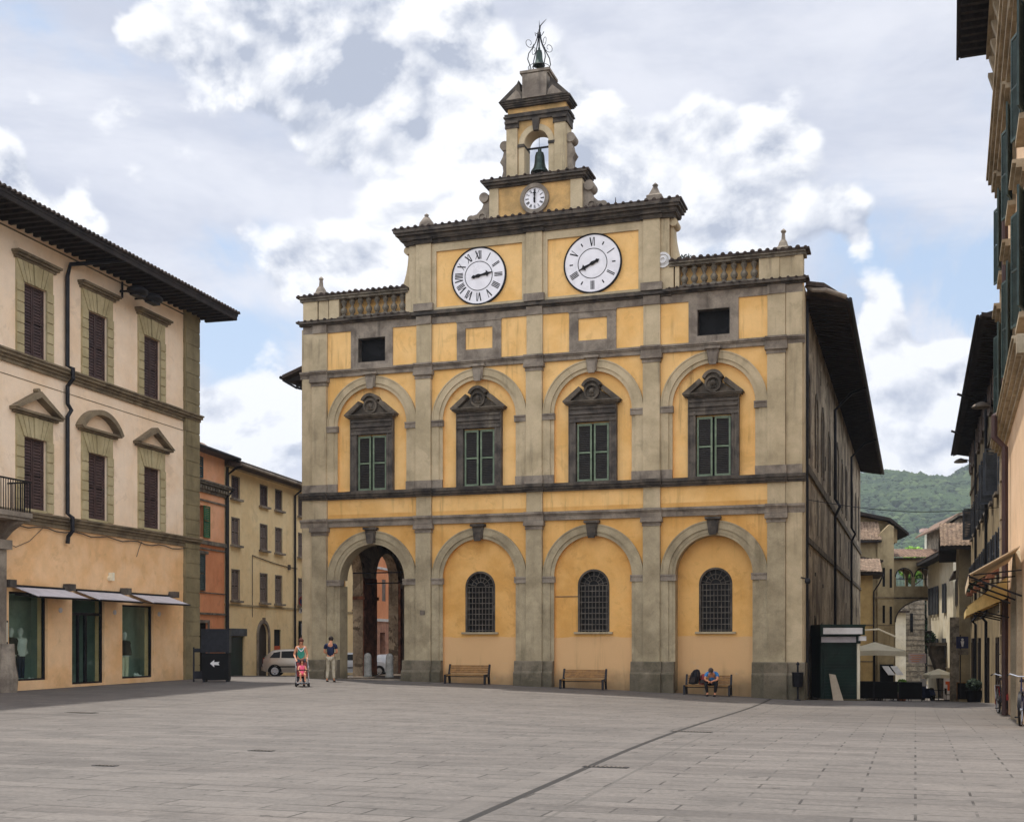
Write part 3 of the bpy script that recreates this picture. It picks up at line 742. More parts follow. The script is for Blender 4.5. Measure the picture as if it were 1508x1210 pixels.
    b.box(-9.15, -9.06, -.1, .74, 22.2, 22.47)
    for s in (-1, 1): a0, a1 = sorted((ca+s*.5, ca+s*.78)); b.box(a0, a1, -.1, .72, 21.42, 21.53)
    b.prism([(ca-.1, 22.0), (ca+.1, 22.0), (ca+.16, 22.5), (ca-.16, 22.5)], -.16, 0)
    for z, h, y in ((22.47, .14, .1), (22.61, .06, .17), (22.67, .1, .13), (23.02, .06, .14), (23.08, .07, .2), (23.15, .07, .26)): b.box(-11.57-y*.8, -9.12+y*.8, -y, .72+y*.5, z, z+h)
    b.build('cornice', M['dark'], bel)
    for s, x in ((-1, -11.6), (1, -9.12)):
        c = lambda px, pz: (x+s*px, pz)
        pr = [c(0, 21.5), c(.16, 21.45), c(.22, 21.2), c(.34, 20.98), c(.22, 20.8), c(.2, 20.6), c(.32, 20.15), c(0, 20.15)]
        b = MB(); b.prism(pr, .1, .55); b.disc(x+s*.14, 21.62, .19, .05, .6, 16); b.build('volute', M['grey'], bel)
    b = MB()                                  # broken pediment and block
    b.prism([(-11.87, 23.22), (-11.1, 23.86), (-11.02, 24.0), (-10.95, 23.55), (-10.8, 23.45), (-10.8, 23.22)], -.3, .72)
    b.prism([(-8.95, 23.22), (-9.6, 23.86), (-9.7, 24.0), (-9.78, 23.55), (-9.92, 23.45), (-9.92, 23.22)], -.3, .72)
    b.build('pediment', M['dark'], bel); b = MB()
    b.prism([(-11.55, 23.26), (-11.12, 23.62), (-10.98, 23.48), (-10.9, 23.26)], -.32, -.3); b.prism([(-9.2, 23.26), (-9.62, 23.62), (-9.76, 23.48), (-9.84, 23.26)], -.32, -.3); b.build('tympanum', M['grey'], bel); b = MB()
    b.box(-10.86, -9.86, -.33, .8, 23.24, 24.18); b.box(-10.92, -9.8, -.22, .86, 24.18, 24.26); b.box(-10.98, -9.74, -.28, .92, 24.26, 24.36)
    b.build('cap_block', M['grey'], bel)
    def bellmesh(cx, cy, zt, h, r):
        return MB().lathe([(.02*r, zt), (.2*r, zt), (.2*r, zt-.12*h), (.42*r, zt-.16*h), (.52*r, zt-.3*h), (.58*r, zt-.6*h), (.7*r, zt-.8*h), (.97*r, zt-.95*h), (r, zt-h), (.85*r, zt-h), (.5*r, zt-.7*h)], cx, cy, 20)
    bl = bellmesh(ca+.02, .36, 21.42, .95, .37)
    be = bl.build('bell', M['bronze'], P, True); be['label'] = 'large bell hanging in the belfry arch'
    b = MB(); b.tube([(ca-.6, .36, 21.47), (ca+.6, .36, 21.47)], .045, 6); b.tube([(ca, .36, 21.95), (ca, .36, 20.2)], .008, 4); b.build('beam', M['iron'], be)
    # iron cage with the little bell on top
    cg = MB(); zc = 24.36; yc = .35; cx = -10.36
    for k in range(4):
        a = PI/4+k*PI/2; c, s_ = math.cos(a), math.sin(a)
        pr = [(.42, 0), (.40, .3), (.52, .55), (.47, .8), (.3, 1.05), (.16, 1.3), (.09, 1.5), (.05, 1.75)]
        cg.tube([(cx+c*r_, yc+s_*r_, zc+z) for r_, z in pr], .022, 5)
        sp = [(.38+.15*math.cos(t)*(1-t/9), 1.22+.15*math.sin(t)*(1-t/9)) for t in [PI*j/6 for j in range(-6, 9)]]
        cg.tube([(cx+c*(r_+.07), yc+s_*(r_+.07), zc+z) for r_, z in sp], .012, 4)
        lo = [(.2+.14*math.cos(t), .2+.16*math.sin(t)) for t in [PI*j/6 for j in range(0, 13)]]
        cg.tube([(cx+c*r_, yc+s_*r_, zc+z) for r_, z in lo], .012, 4)
    cg.tube([(cx+.44*math.cos(t), yc+.44*math.sin(t), zc+.32) for t in [PI*j/8 for j in range(17)]], .015, 4)
    cg.tube([(cx, yc, zc+1.0), (cx, yc, zc+1.85)], .03, 5)
    cg.tube([(cx-.14, yc, zc+1.62), (cx-.18, yc, zc+1.76), (cx-.06, yc, zc+1.68), (cx+.1, yc, zc+1.6), (cx+.2, yc, zc+1.74)], .018, 4)
    cg.tube([(cx, yc, zc+1.7), (cx+.05, yc, zc+2.0), (cx+.2, yc, zc+2.14), (cx+.3, yc, zc+2.22)], [.03, .025, .015, .008], 5)
    cg.tube([(cx+.02, yc, zc+1.8), (cx, yc, zc+2.22)], [.03, .004], 5)
    cg.lathe([(.02, zc+1.5), (.08, zc+1.56), (.08, zc+1.66), (.02, zc+1.75)], cx, yc, 8)
    cage = cg.build('bell_cage', M['iron'], P)
    bellmesh(cx, yc, zc+1.12, .72, .24).build('bell', M['bronze'], cage, True)
    # finials
    def finial(x, y, z, prof, sq=False):
        b = MB().lathe(prof, x, y, 4 if sq else 12, PI/4 if sq else 0); b.v = [(v[0], v[1], v[2]+z) for v in b.v]
        b.build('finial', M['grey'], P, not sq)
    bot = [(.3, 0), (.3, .14), (.2, .17), (.17, .34), (.11, .44), (.07, .62), (.1, .7), (.07, .78), (.02, .8)]
    for x in (-20.0, -.72):
        b = MB(); b.lathe([(.34, 16.3), (.34, 16.42), (.26, 16.46), (.2, 16.62), (.1, 16.75), (.075, 16.98), (.07, 17.0)], x, .2, 4, PI/4); b.lathe([(.05, 16.98), (.1, 17.03), (.1, 17.08), (.03, 17.15)], x, .2, 8); b.build('finial', M['grey'], P)
    b = MB(); b.lathe([(.3, 18.55), (.34, 18.75), (.3, 18.9), (.12, 19.14), (.07, 19.16), (.1, 19.24), (.03, 19.3)], -15.17, .2, 12); b.build('finial', M['grey'], P, True)
    b = MB(); b.lathe([(.42, 18.55), (.42, 18.9), (.3, 18.96), (.1, 19.3)], -5.6, .2, 4, PI/4); b.lathe([(.08, 19.28), (.12, 19.36), (.03, 19.45)], -5.6, .2, 8); b.build('finial', M['grey'], P)
    b = MB(); b.tube([(-7.23, .4, 18.6), (-7.23, .4, 19.15)], [.05, .01], 5); b.tube([(-7.3, .4, 18.85), (-7.16, .4, 18.85)], .02, 4); b.build('lightning_rod', M['iron'], P)
    # --- upper windows
    for i, c in enumerate(BAYS):
        b = MB(); z0 = 7.9
        wd, wo = .68, .97
        for s in (-1, 1):
            a0, a1 = sorted((c+s*wd, c+s*wo)); b.box(a0, a1, -.06, .13, z0, 10.95)
            a0, a1 = sorted((c+s*(wd+.0), c+s*(wd+.1))); b.box(a0, a1, -.09, -.06, z0, 10.45)
            a0, a1 = sorted((c+s*(wo-.04), c+s*wo)); b.box(a0, a1, -.1, -.06, z0, 10.95)
        b.box(c-wd, c+wd, -.06, .13, 10.3, 10.95)
        for z, h, y in ((10.3, .07, .12), (10.47, .05, .1), (10.6, .08, .14), (10.8, .06, .12)): b.box(c-wo+.05, c+wo-.05, -y, -.06, z, z+h)
        b.box(c-wo, c+wo, -.12, .13, z0-.0, z0+.06)
        win = b.build('window', M['surround'], P)
        q = MB()
        for z, h, y in ((10.95, .06, .14), (11.01, .06, .25), (11.07, .05, .3)): q.box(c-.87-y*.95, c+.87+y*.95, -y, .13, z, z+h)
        for s in (-1, 1):
            q.prism([(c+s*1.16, 11.12), (c+s*.5, 11.66), (c+s*.4, 11.52), (c+s*.86, 11.12)][::s], -.3, .13)
        q.prism([(c-.86, 11.12), (c-.3, 11.52), (c+.3, 11.52), (c+.86, 11.12)], -.1, .13)
        q.ring(c, 11.55, .31, .43, -.28, .13, 20, 160, 14); q.box(c-.26, c+.26, -.14, .13, 11.45, 11.75); q.ring(c, 11.55, .0, .32, -.16, .13, 0, 180, 14)
        q.build('pediment', M['pedim'], win)
        q = MB(); q.ring(c, 11.44, .24, .31, -.24, -.1, 0, 360, 24); q.disc(c, 11.44, .25, -.16, -.1, 24)
        q.sph((c, -.19, 11.46), .11, .09, .13, 10, 7); q.sph((c+.01, -.16, 11.33), .14, .06, .07, 8, 6); q.sph((c, -.27, 11.45), .03, .03, .05, 6, 5)
        q.build('medallion', M['pedim'], win, True)
        MB().box(c-.7, c+.7, .3, .34, 7.9, 10.3).build('pane', M['black'], win)
        rot = {0: .1, 1: .03, 2: .03, 3: .06}[i]
        for s in (-1, 1):
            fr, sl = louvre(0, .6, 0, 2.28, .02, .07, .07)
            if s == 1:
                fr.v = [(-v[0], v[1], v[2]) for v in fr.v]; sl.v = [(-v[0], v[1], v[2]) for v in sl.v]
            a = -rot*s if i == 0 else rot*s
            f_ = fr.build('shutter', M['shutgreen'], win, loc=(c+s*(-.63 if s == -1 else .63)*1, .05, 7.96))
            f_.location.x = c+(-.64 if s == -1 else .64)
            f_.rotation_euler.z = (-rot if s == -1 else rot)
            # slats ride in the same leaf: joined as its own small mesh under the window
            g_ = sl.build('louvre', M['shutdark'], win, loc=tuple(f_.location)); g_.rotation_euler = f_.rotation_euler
    # --- ground floor windows
    for i in (1, 2, 3):
        c = BAYS[i]; y = .5 if i == 3 else .13
        b = MB(); b.ring(c, 3.88, .56, .64, y-.02, y+.25, n=20); b.box(c-.64, c-.56, y-.02, y+.25, 2.05, 3.88); b.box(c+.56, c+.64, y-.02, y+.25, 2.05, 3.88)
        win = b.build('window', M['dark'], P)
        MB().box(c-.78, c+.78, y-.12, y+.22, 1.97, 2.05).build('sill', M['stone_low'], win)
        MB().box(c-.6, c+.6, y+.22, y+.25, 2.0, 4.5).build('pane', M['dimglass'], win)
        g = MB(); yy = y+.05
        for k in range(8):
            x = c-.5+1.0*k/7; hh = 3.88+math.sqrt(max(0, .56**2-(x-c)**2)); g.tube([(x, yy, 2.05), (x, yy, min(hh, 3.88))], .016, 5)
        for k in range(9): z = 2.12+k*.22; g.box(c-.56, c+.56, yy-.018, yy+.018, z-.014, z+.014)
        for r in (.2, .38): g.tube([(c+r*math.cos(t), yy, 3.88+r*math.sin(t)) for t in [PI*j/12 for j in range(13)]], .014, 4)
        for k in range(7): a = PI*(k+.5)/7; g.tube([(c+.2*math.cos(a), yy, 3.88+.2*math.sin(a)), (c+.56*math.cos(a), yy, 3.88+.56*math.sin(a))], .014, 4)
        g.build('grille', M['grille'], win)
    for x0, x1 in ((-18.16, -16.92), (-3.93, -2.69)): MB().box(x0, x1, .3, .34, 13.32, 14.33).build('attic_dark_sheet', M['black'], P)  # black sheet standing in for the unlit inside of the attic openings
    for x0, x1 in ((-18.16, -16.92), (-3.93, -2.69)):
        b = MB(); b.box(x0-.01, x0+.02, -.045, .3, 13.3, 14.35); b.box(x1-.02, x1+.01, -.045, .3, 13.3, 14.35); b.box(x0+.02, x1-.02, -.045, .3, 13.3, 13.34); b.box(x0+.02, x1-.02, -.045, .3, 14.31, 14.35); b.build('dark_reveal', M['dark'], P)  # dark colour put on the reveals to match the black opening
    # --- body behind the front
    b = MB()
    D = 50.3
    # right side wall
    b.box(-.5, 0, .7, D, -4.5, 14.75); b.box(L, L+.5, 12, D, -2, 14.0); b.box(L+.5, -.5, D-.5, D, -4.5, 14.5)
    b.box(L+.5, -.5, .7, D-.5, 14.35, 14.5); b.box(L+.5, -.5, .7, D-.5, 12.9, 13.0)
    # left side wall above the portico openings
    wl = MB(); wall(wl, .7, 12, -.6, 14.0, 0, .5, [(1.2, 4.8, -.6, 6.3, True), (6.3, 8.85, -.6, 5.9, True)], 14)
    wl.v = [(L+v[1], v[0], v[2]) for v in wl.v]
    b.add(wl.v, wl.f)
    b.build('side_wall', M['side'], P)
    # portico interior
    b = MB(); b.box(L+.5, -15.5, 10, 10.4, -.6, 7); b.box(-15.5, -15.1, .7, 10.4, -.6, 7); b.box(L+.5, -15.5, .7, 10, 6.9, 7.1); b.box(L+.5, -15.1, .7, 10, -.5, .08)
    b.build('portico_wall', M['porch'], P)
    pi = MB(); pi.box(-18.15, -17.45, 4.6, 5.4, 0, 4.1); pi.box(-18.25, -17.35, 4.5, 5.5, 4.1, 4.3)
    for dx, dy in ((-1, 0), (1, 0), (0, -1), (0, 1)):
        for k in range(8):
            a = PI/2*k/8; a2 = PI/2*(k+1)/8
            r_ = 2.3; p1 = (1-math.cos(a))*r_; q1 = math.sin(a)*r_; p2 = (1-math.cos(a2))*r_; q2 = math.sin(a2)*r_
            cx0, cy0 = -17.8, 5.0
            if dx: pi.add([(cx0+dx*(.3+p1), cy0-.4, 4.3+q1), (cx0+dx*(.3+p2), cy0-.4, 4.3+q2), (cx0+dx*(.3+p2), cy0+.4, 4.3+q2), (cx0+dx*(.3+p1), cy0+.4, 4.3+q1), (cx0, cy0-.4, 4.3+q1), (cx0, cy0-.4, 4.3+q2), (cx0, cy0+.4, 4.3+q2), (cx0, cy0+.4, 4.3+q1)], [(0,1,2,3),(4,5,6,7),(0,1,5,4),(3,2,6,7)])
            else: pi.add([(cx0-.4, cy0+dy*(.3+p1), 4.3+q1), (cx0-.4, cy0+dy*(.3+p2), 4.3+q2), (cx0+.4, cy0+dy*(.3+p2), 4.3+q2), (cx0+.4, cy0+dy*(.3+p1), 4.3+q1), (cx0-.4, cy0, 4.3+q1), (cx0-.4, cy0, 4.3+q2), (cx0+.4, cy0, 4.3+q2), (cx0+.4, cy0, 4.3+q1)], [(0,1,2,3),(4,5,6,7),(0,1,5,4),(3,2,6,7)])
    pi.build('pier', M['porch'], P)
    b = MB(); b.box(L+.04, L+.55, 4.82, 6.28, .1, 4.6); b.box(L-.02, L+.62, 8.87, 9.9, .1, 4.6); b.box(L+.0, L+.62, 4.76, 6.34, 3.6, 3.75); b.build('pier', M['brick'], P)
    b = MB(); b.tube([(-19.0, 1.2, 4.6), (-16.1, 1.2, 4.6)], .03, 5); b.tube([(-20.2, 5, 4.35), (-15.5, 5, 4.35)], .03, 5); b.build('tie_rod', M['iron'], P)
    # roof: two slopes, eaves far beyond the side walls
    b = MB()
    b.prism([(-10.4, 17.6), (1.6, 14.62), (1.6, 14.48), (-10.4, 17.44)], 1.2, D+1.3)
    b.prism([(-10.4, 17.6), (L-1.7, 13.35), (L-1.7, 13.2), (-10.4, 17.44)], 1.2, D+1.3)
    # hipped front corner of the eave
    b.add([(.1, .15, 15.12), (.75, .25, 15.02), (1.6, 1.2, 14.62), (.1, 1.2, 15.0), (.1, .15, 14.96), (.75, .25, 14.86), (1.6, 1.2, 14.48), (.1, 1.2, 14.84)], [(0,1,2,3), (4,5,6,7), (0,1,5,4), (1,2,6,5), (2,3,7,6), (3,0,4,7)])
    roof = b.build('roof', M['tile_dark'], P)
    b = MB(); b2 = MB(); n_ = 110
    for k in range(n_):
        y = 1.4+k*(D-.6)/n_
        b.add([(0, y, 14.62), (1.5, y, 14.36), (1.5, y+.13, 14.36), (0, y+.13, 14.62), (0, y, 14.78), (1.5, y, 14.48), (1.5, y+.13, 14.48), (0, y+.13, 14.78)], [(0,1,2,3),(4,5,6,7),(0,1,5,4),(1,2,6,5),(2,3,7,6),(3,0,4,7)])
        if k % 2 == 0: b2.add([(L, y, 13.3), (L-1.6, y, 13.05), (L-1.6, y+.13, 13.05), (L, y+.13, 13.3), (L, y, 13.5), (L-1.6, y, 13.2), (L-1.6, y+.13, 13.2), (L, y+.13, 13.5)], [(0,1,2,3),(4,5,6,7),(0,1,5,4),(1,2,6,5),(2,3,7,6),(3,0,4,7)])
    b.build('rafters', M['timber'], roof); b2.build('rafters', M['timber'], roof)
    b = MB(); b.tube([(1.66, .9, 14.5), (1.66, D+1.2, 14.5)], .08, 6); b.tube([(L-1.76, 1.2, 13.25), (L-1.76, D, 13.25)], .08, 6); b.tube([(L-1.7, 1.3, 13.15), (L-1.0, 1.2, 12.75), (L-.05, 1.1, 12.5)], .05, 6); b.build('gutter', M['iron'], roof)
    b = MB(); b.tube([(.1, .4, 15.0), (.35, .3, 14.8), (.8, .3, 14.75), (1.5, .9, 14.6)], .09, 7); b.build('gutter', M['grey'], roof)
    for y in (17.5, 34.2):
        b = MB(); b.tube([(1.62, y, 14.45), (.9, y, 14.2), (.12, y, 13.4), (.12, y, 8.9), (.35, y, 8.5), (.12, y, 8.0), (.12, y, -1.5-y*.03)], .075, 7); b.build('downpipe', M['iron'], P)
    b = MB(); b.tube([(.1, .75, 14.5), (.1, .75, -.4)], .06, 6); b.build('downpipe', M['iron'], P)
    # side wall: bands, blocked arches, slits, small windows
    b = MB(); b.box(0, .09, .7, D, 8.2, 8.5); b.build('string_course', M['sideband'], P)
    b = MB(); b.box(0, .07, .7, D, 5.5, 5.72); b.build('string_course', M['sideband'], P)
    rnd = random.Random(4)
    for k, (y, z0, z1, wd) in enumerate([(2.3, 8.9, 12.1, .5), (6.5, 8.9, 11.9, .6), (10.2, 9.0, 12.0, .5), (14.4, 8.8, 11.6, .6), (21, 9.0, 12.1, .7), (25.4, 9.0, 11.8, .7), (29.6, 9, 12, .7), (37, 9, 12, .8), (42, 9, 11.8, .8), (46.5, 9, 12, .7)]):
        b = MB(); b.ring(0, z1-wd, wd, wd+.22, 0, .05, n=12); b.box(-wd-.22, -wd, 0, .05, z0, z1-wd); b.box(wd, wd+.22, 0, .05, z0, z1-wd)
        b.v = [(v[1], y+v[0], v[2]) for v in b.v]; b.build('blocked_arch', M['sideband'], P)
        if k % 3 != 1:
            q = MB(); q.box(0, .02, y-wd*.9, y+wd*.55, z0+.3, z1-wd); q.box(0, .02, y-wd*.5, y+wd*.5, z1-wd, z1-.3); q.build('arch_fill', M['dark'], P)
        b = MB(); b.box(0, .012, y-.18, y+.14, z0+.4, z0+1.5); b.build('putlog_slot', M['dark'], P)
    for (y, z, hw, hh) in [(7.5, 6.2, .14, 1.2), (12.0, 9.6, .12, .5), (20.0, 3.4, .3, .3), (9.2, 13.0, .12, .5), (24, 6.4, .15, 1.0), (30, 3.6, .2, .3), (33, 6.2, .15, 1.3), (40, 6.0, .2, 1.2), (6.0, 4.4, .2, .12), (10.5, 4.1, .2, .12), (44, 3.4, .2, .5)]:
        MB().box(-.02, .015, y-hw, y+hw, z, z+hh*1.3).build('slit', M['black'], P)
    for (y, z, hw, hh) in [(2.2, 2.35, .33, .9), (5.8, 1.75, .33, .9), (9.6, 1.7, .33, .7), (13.0, 1.6, .3, .6)]:
        b = MB(); b.box(0, .05, y-hw-.08, y+hw+.08, z-.08, z); b.box(0, .05, y-hw-.08, y+hw+.08, z+hh, z+hh+.08); b.box(0, .05, y-hw-.08, y-hw, z, z+hh); b.box(0, .05, y+hw, y+hw+.08, z, z+hh)
        wn = b.build('window', M['sideband'], P); MB().box(0, .02, y-hw, y+hw, z, z+hh).build('pane', M['black'], wn)
    # small fittings on the front
    b = MB(); b.ring(-5.25, 16.35, .22, .3, -.1, -.05, 0, 360, 20); b.disc(-5.25, 16.35, .2, -.08, -.05, 16); b.ring(-5.25, 16.35, .08, .14, -.13, -.07, 0, 360, 14); b.build('coat_of_arms', M['white'], P)
    b = MB(); b.box(-15.3, -15.08, -.22, -.2, 2.75, 2.95); b.build('street_number_plate', M['grey'], P)
    b = MB(); b.tube([(-.05, -.12, 4.05), (.12, -.25, 4.0), (.2, -.25, 3.95)], .025, 5); b.sph((.2, -.25, 3.9), .11, .11, .12, 10, 7); b.build('wall_lamp', M['iron'], P)
    b = MB(); b.tube([(-9.62, .11, 3.45), (-8.66, .11, 3.45)], .015, 4); b.build('cable', M['surround'], P)
    return P
PAL = palace()

# ================================================================== LEFT BUILDING (cream palazzo with shops)
def dirpt(px, Y): return ((px-754)/FPX*Y, Y)
def frame_dir(vpx):
    a = math.atan2(vpx-754, FPX); return math.sin(a), math.cos(a), PI/2-a     # unit dir (dx, dy), rotation of local +x
LBX, LBY = -13.17, 51.0
LD = frame_dir(1240)
def lpt(s, off=0):       # point of the left building frame; off > 0 is out in front of the wall
    return LBX+LD[0]*s+LD[1]*off, LBY+LD[1]*s-LD[0]*off
def shutter_pair(win, c, z0, z1, hw, y, mat, mats=None, slat=.07):
    for s in (-1, 1):
        fr, sl = louvre(0, hw-.01, 0, z1-z0, .02, slat, .06)
        if s == 1:
            for q in (fr, sl): q.v = [(-v[0], v[1], v[2]) for v in q.v]
        fr.v += sl.v and []; o = len(fr.v); fr.v += sl.v; fr.f += [tuple(o+i for i in f) for f in sl.f]
        f_ = fr.build('shutter', mat, win, loc=(c+s*hw, y, z0))
def left_building():
    B = root('corner_palazzo', 'cream three storey palazzo with brown shutters and pediments, shops under grey awnings', 'building', LBX, LBY, 0, LD[2])
    A = -26.0; CS = [-10.6, -7.05, -3.45]
    more = [-14.2, -17.8, -21.4, -24.2]
    w = MB()
    allc = more[::-1]+CS
    wall(w, A, 0, 5.7, 10.8, 0, .4, [(c-.6, c+.6, 6.07, 8.43, False) for c in allc])
    wall(w, A, 0, 10.8, 15.35, 0, .4, [(c-.6, c+.6, 11.14, 13.5, False) for c in allc])
    shell(w, A, 0, .4, 14, -1, 15.35, (5.6, 10.8)); w.build('upper_wall', M['cream'], B)
    w = MB(); wall(w, A, 0, -1.2, 5.7, 0, .4, [(-11.89, -9.9, .38, 3.3, False), (-8.53, -6.58, .17, 3.2, False), (-5.44, -3.29, .28, 3.05, False), (-18, -16, .3, 3.2, False)]); w.build('shop_wall', M['cream_low'], B)
    b = MB(); b.box(-1.05, .05, -.1, .0, -1.2, 15.3); b.box(0, .1, .0, .6, -1.2, 15.3)
    for k in range(0, 26): b.box(-1.07 if k % 2 else -1.0, .08, -.12, .0, .1+k*.6, .1+k*.6+.56)
    b.build('corner_strip', M['olive'], B)
    b = MB(); steps(b, A, .14, 10.68, [.12, .1, .1, .06], [.08, .14, .24, .3]); b.build('string_course', M['band'], B)
    b = MB(); steps(b, A, .14, 5.55, [.14, .1, .1, .06], [.06, .12, .22, .28]); b.build('string_course', M['band'], B)
    b = MB(); b.box(A, -1.05, -.04, 0, 15.02, 15.06); b.box(A, -1.1, -.015, 0, 10.28, 10.3); b.build('moulding', M['band'], B)
    # lower strings are hung with cables
    b = MB(); b.tube([(-12.5+k*.5, -.06, 5.48+.05*math.sin(k*1.7)-.002*k) for k in range(25)], .02, 4); b.tube([(-4.2, -.05, 5.5), (-4.4, -.05, 5.2), (-4.55, -.05, 4.9)], .015, 4); b.tube([(-10.2, -.05, 5.5), (-10.9, -.05, 5.0), (-11.6, -.05, 4.75), (-12.4, -.05, 4.9)], .012, 4); b.build('cable', M['surround'], B)
    for r_, (z0, z1) in enumerate([(11.14, 13.5), (6.07, 8.43)]):
        for k, c in enumerate(allc):
            b = MB()
            for s in (-1, 1):
                for j in range(7):
                    za, zb = z0-.06+j*(z1-z0+.06)/7, z0-.06+(j+1)*(z1-z0+.06)/7-.035
                    a0, a1 = sorted((c+s*.6, c+s*(.97))); b.box(a0, a1, -.07, 0, za, zb); b.box(a0, a1, -.035, 0, zb, zb+.035)
            zt = z1+.68; n_ = 7
            for j in range(n_):               # flat arch of splayed voussoirs
                f0, f1 = -1+2*j/n_, -1+2*(j+1)/n_; g = .016
                b.prism([(c+f0*.6+g, z1), (c+f1*.6-g, z1), (c+f1*.97-g, zt), (c+f0*.97+g, zt)], -.07-(.03 if j == n_//2 else 0), 0)
            b.box(c-.97, c+.97, -.03, 0, z1+.005, zt)
            b.box(c-.6, c+.6, -.06, .12, z0-.08, z0)
            win = b.build('window', M['olive2'], B)
            shutter_pair(win, c, z0, z1, .6, .1, M['shutbrown'], slat=.105)
            MB().box(c-.6, c+.6, .2, .24, z0, z1).build('pane', M['black'], win)
            q = MB()
            if r_ == 0:
                for z, h, y in ((zt, .08, .1), (zt+.08, .07, .2), (zt+.15, .08, .28)): q.box(c-1.0-y*.6, c+1.0+y*.6, -y, 0, z, z+h)
                q.build('hood', M['band'], win)
            else:
                zz = zt+.02
                for z, h, y in ((zz, .07, .12), (zz+.07, .08, .24)): q.box(c-1.05-y*.9, c+1.05+y*.9, -y, 0, z, z+h)
                if k % 2 == len(more) % 2:
                    q.prism([(c-1.3, zz+.15), (c-1.08, zz+.15), (c, zz+.66), (c, zz+.86)], -.3, 0); q.prism([(c+1.3, zz+.15), (c, zz+.86), (c, zz+.66), (c+1.08, zz+.15)], -.3, 0)
                    if k == len(more): q.disc(c, zz+.9, .07, -.2, 0, 10)
                else:
                    rr = 1.45; hh = .72; R_ = (1.3**2+hh**2)/(2*hh); cz = zz+.15+hh-R_; a = math.degrees(math.asin(1.3/R_))
                    q.ring(c, cz, R_-.18, R_, -.3, 0, 90-a, 90+a, 20)
                q.build('pediment', M['band'], win)
                # plain tympanum panel
    # roof with deep eaves
    b = MB(); b.xprof([(-1.5, 15.42), (6.5, 17.4), (14.5, 15.42), (14.5, 15.3), (-1.5, 15.3)], A, .8)
    roof = b.build('roof', M['timber'], B)
    b = MB(); k = 0; x = A
    while x < .75:
        b.ring(x+.12, 15.42, .05, .1, -1.58, -1.1, 0, 180, 5); x += .24
    b.xprof([(-1.52, 15.40), (-1.3, 15.40), (-1.1, 15.5), (-1.3, 15.5)], A, .82); b.build('eave_tiles', M['tile_dark'], roof)
    b = MB(); rafters(b, A, .7, -1.42, 0, 15.31, 15.31, .42, .14, .16); y = .2
    while y < 13: b.box(.1, .7, y, y+.14, 15.15, 15.31); y += .42
    b.box(A, .76, -1.48, -1.4, 15.14, 15.36); b.build('rafters', M['timber'], roof)
    # downpipe
    b = MB(); b.tube([(-7.5, -1.45, 15.2), (-7.9, -.9, 15.05), (-8.85, -.16, 14.75), (-8.96, -.12, 14.3), (-8.96, -.12, 11.2), (-8.96, -.34, 11.1), (-8.96, -.34, 10.75), (-8.96, -.12, 10.5), (-8.96, -.12, 9.9), (-8.8, -.16, 9.7), (-8.96, -.12, 9.45), (-8.96, -.12, 6.1), (-8.96, -.32, 5.95), (-8.96, -.32, 5.5), (-8.96, -.15, 5.3), (-8.96, -.12, 5.06)], .075, 7); b.build('downpipe', M['iron'], B)
    # floodlights on a wall bracket
    b = MB(); b.tube([(-5.6, -.02, 14.75), (-5.55, -.5, 14.65), (-5.2, -.6, 14.7)], .03, 5); b.tube([(-5.5, -.04, 15.1), (-5.5, -.04, 14.5)], .04, 5)
    br = b.build('lamp_bracket', M['iron'], B)
    for x in (-5.75, -4.75):
        b = MB(); b.sph((x, -.85, 14.62), .5, .36, .17, 12, 8); b.box(x-.3, x+.3, -1.0, -.7, 14.42, 14.52); b.tube([(x, -.1, 14.66), (x, -.6, 14.66)], .04, 5); b.build('floodlight', M['iron'], br, True)
    # shop fronts
    for x0, x1, z0, z1, kind in ((-11.89, -9.9, .38, 3.3, 'w'), (-8.53, -6.58, .17, 3.2, 'd'), (-5.44, -3.29, .28, 3.05, 'w'), (-18, -16, .3, 3.2, 'w')):
        b = MB(); t_ = .06
        b.box(x0, x0+t_, .1, .2, z0, z1); b.box(x1-t_, x1, .1, .2, z0, z1); b.box(x0+t_, x1-t_, .1, .2, z0, z0+t_); b.box(x0+t_, x1-t_, .1, .2, z1-t_, z1)
        if kind == 'd': b.box(x0+t_, x1-t_, .1, .2, 2.6, 2.7); b.box((x0+x1)/2-.05, (x0+x1)/2+.05, .1, .2, z0+t_, 2.6); b.box(x0+.5, x0+.56, .1, .2, z0+t_, 2.6)
        fr = b.build('shop_door' if kind == 'd' else 'shop_window', M['iron'], B)
        MB().box(x0+t_, x1-t_, .14, .16, z0+t_, z1-t_).build('pane', M['glass'], fr)
    # shop interior
    b = MB()
    for x0, x1, dd in ((-12.3, -9.1, 1.25), (-8.9, -5.9, 2.4), (-5.7, -2.3, 1.2)): b.box(x0, x1, dd, dd+.1, 0, 3.7); b.box(x0-.1, x0, .4, dd+.1, 0, 3.7); b.box(x1, x1+.1, .4, dd+.1, 0, 3.7); b.box(x0, x1, .4, dd, 3.6, 3.7); b.box(x0, x1, .4, dd, .1, .28 if x0 > -6 or x0 < -12 else .16)
    b.build('shop_interior', surf('shop_interior', '#adbab0', '#98a69b', ns=.6, fine=.1), B)
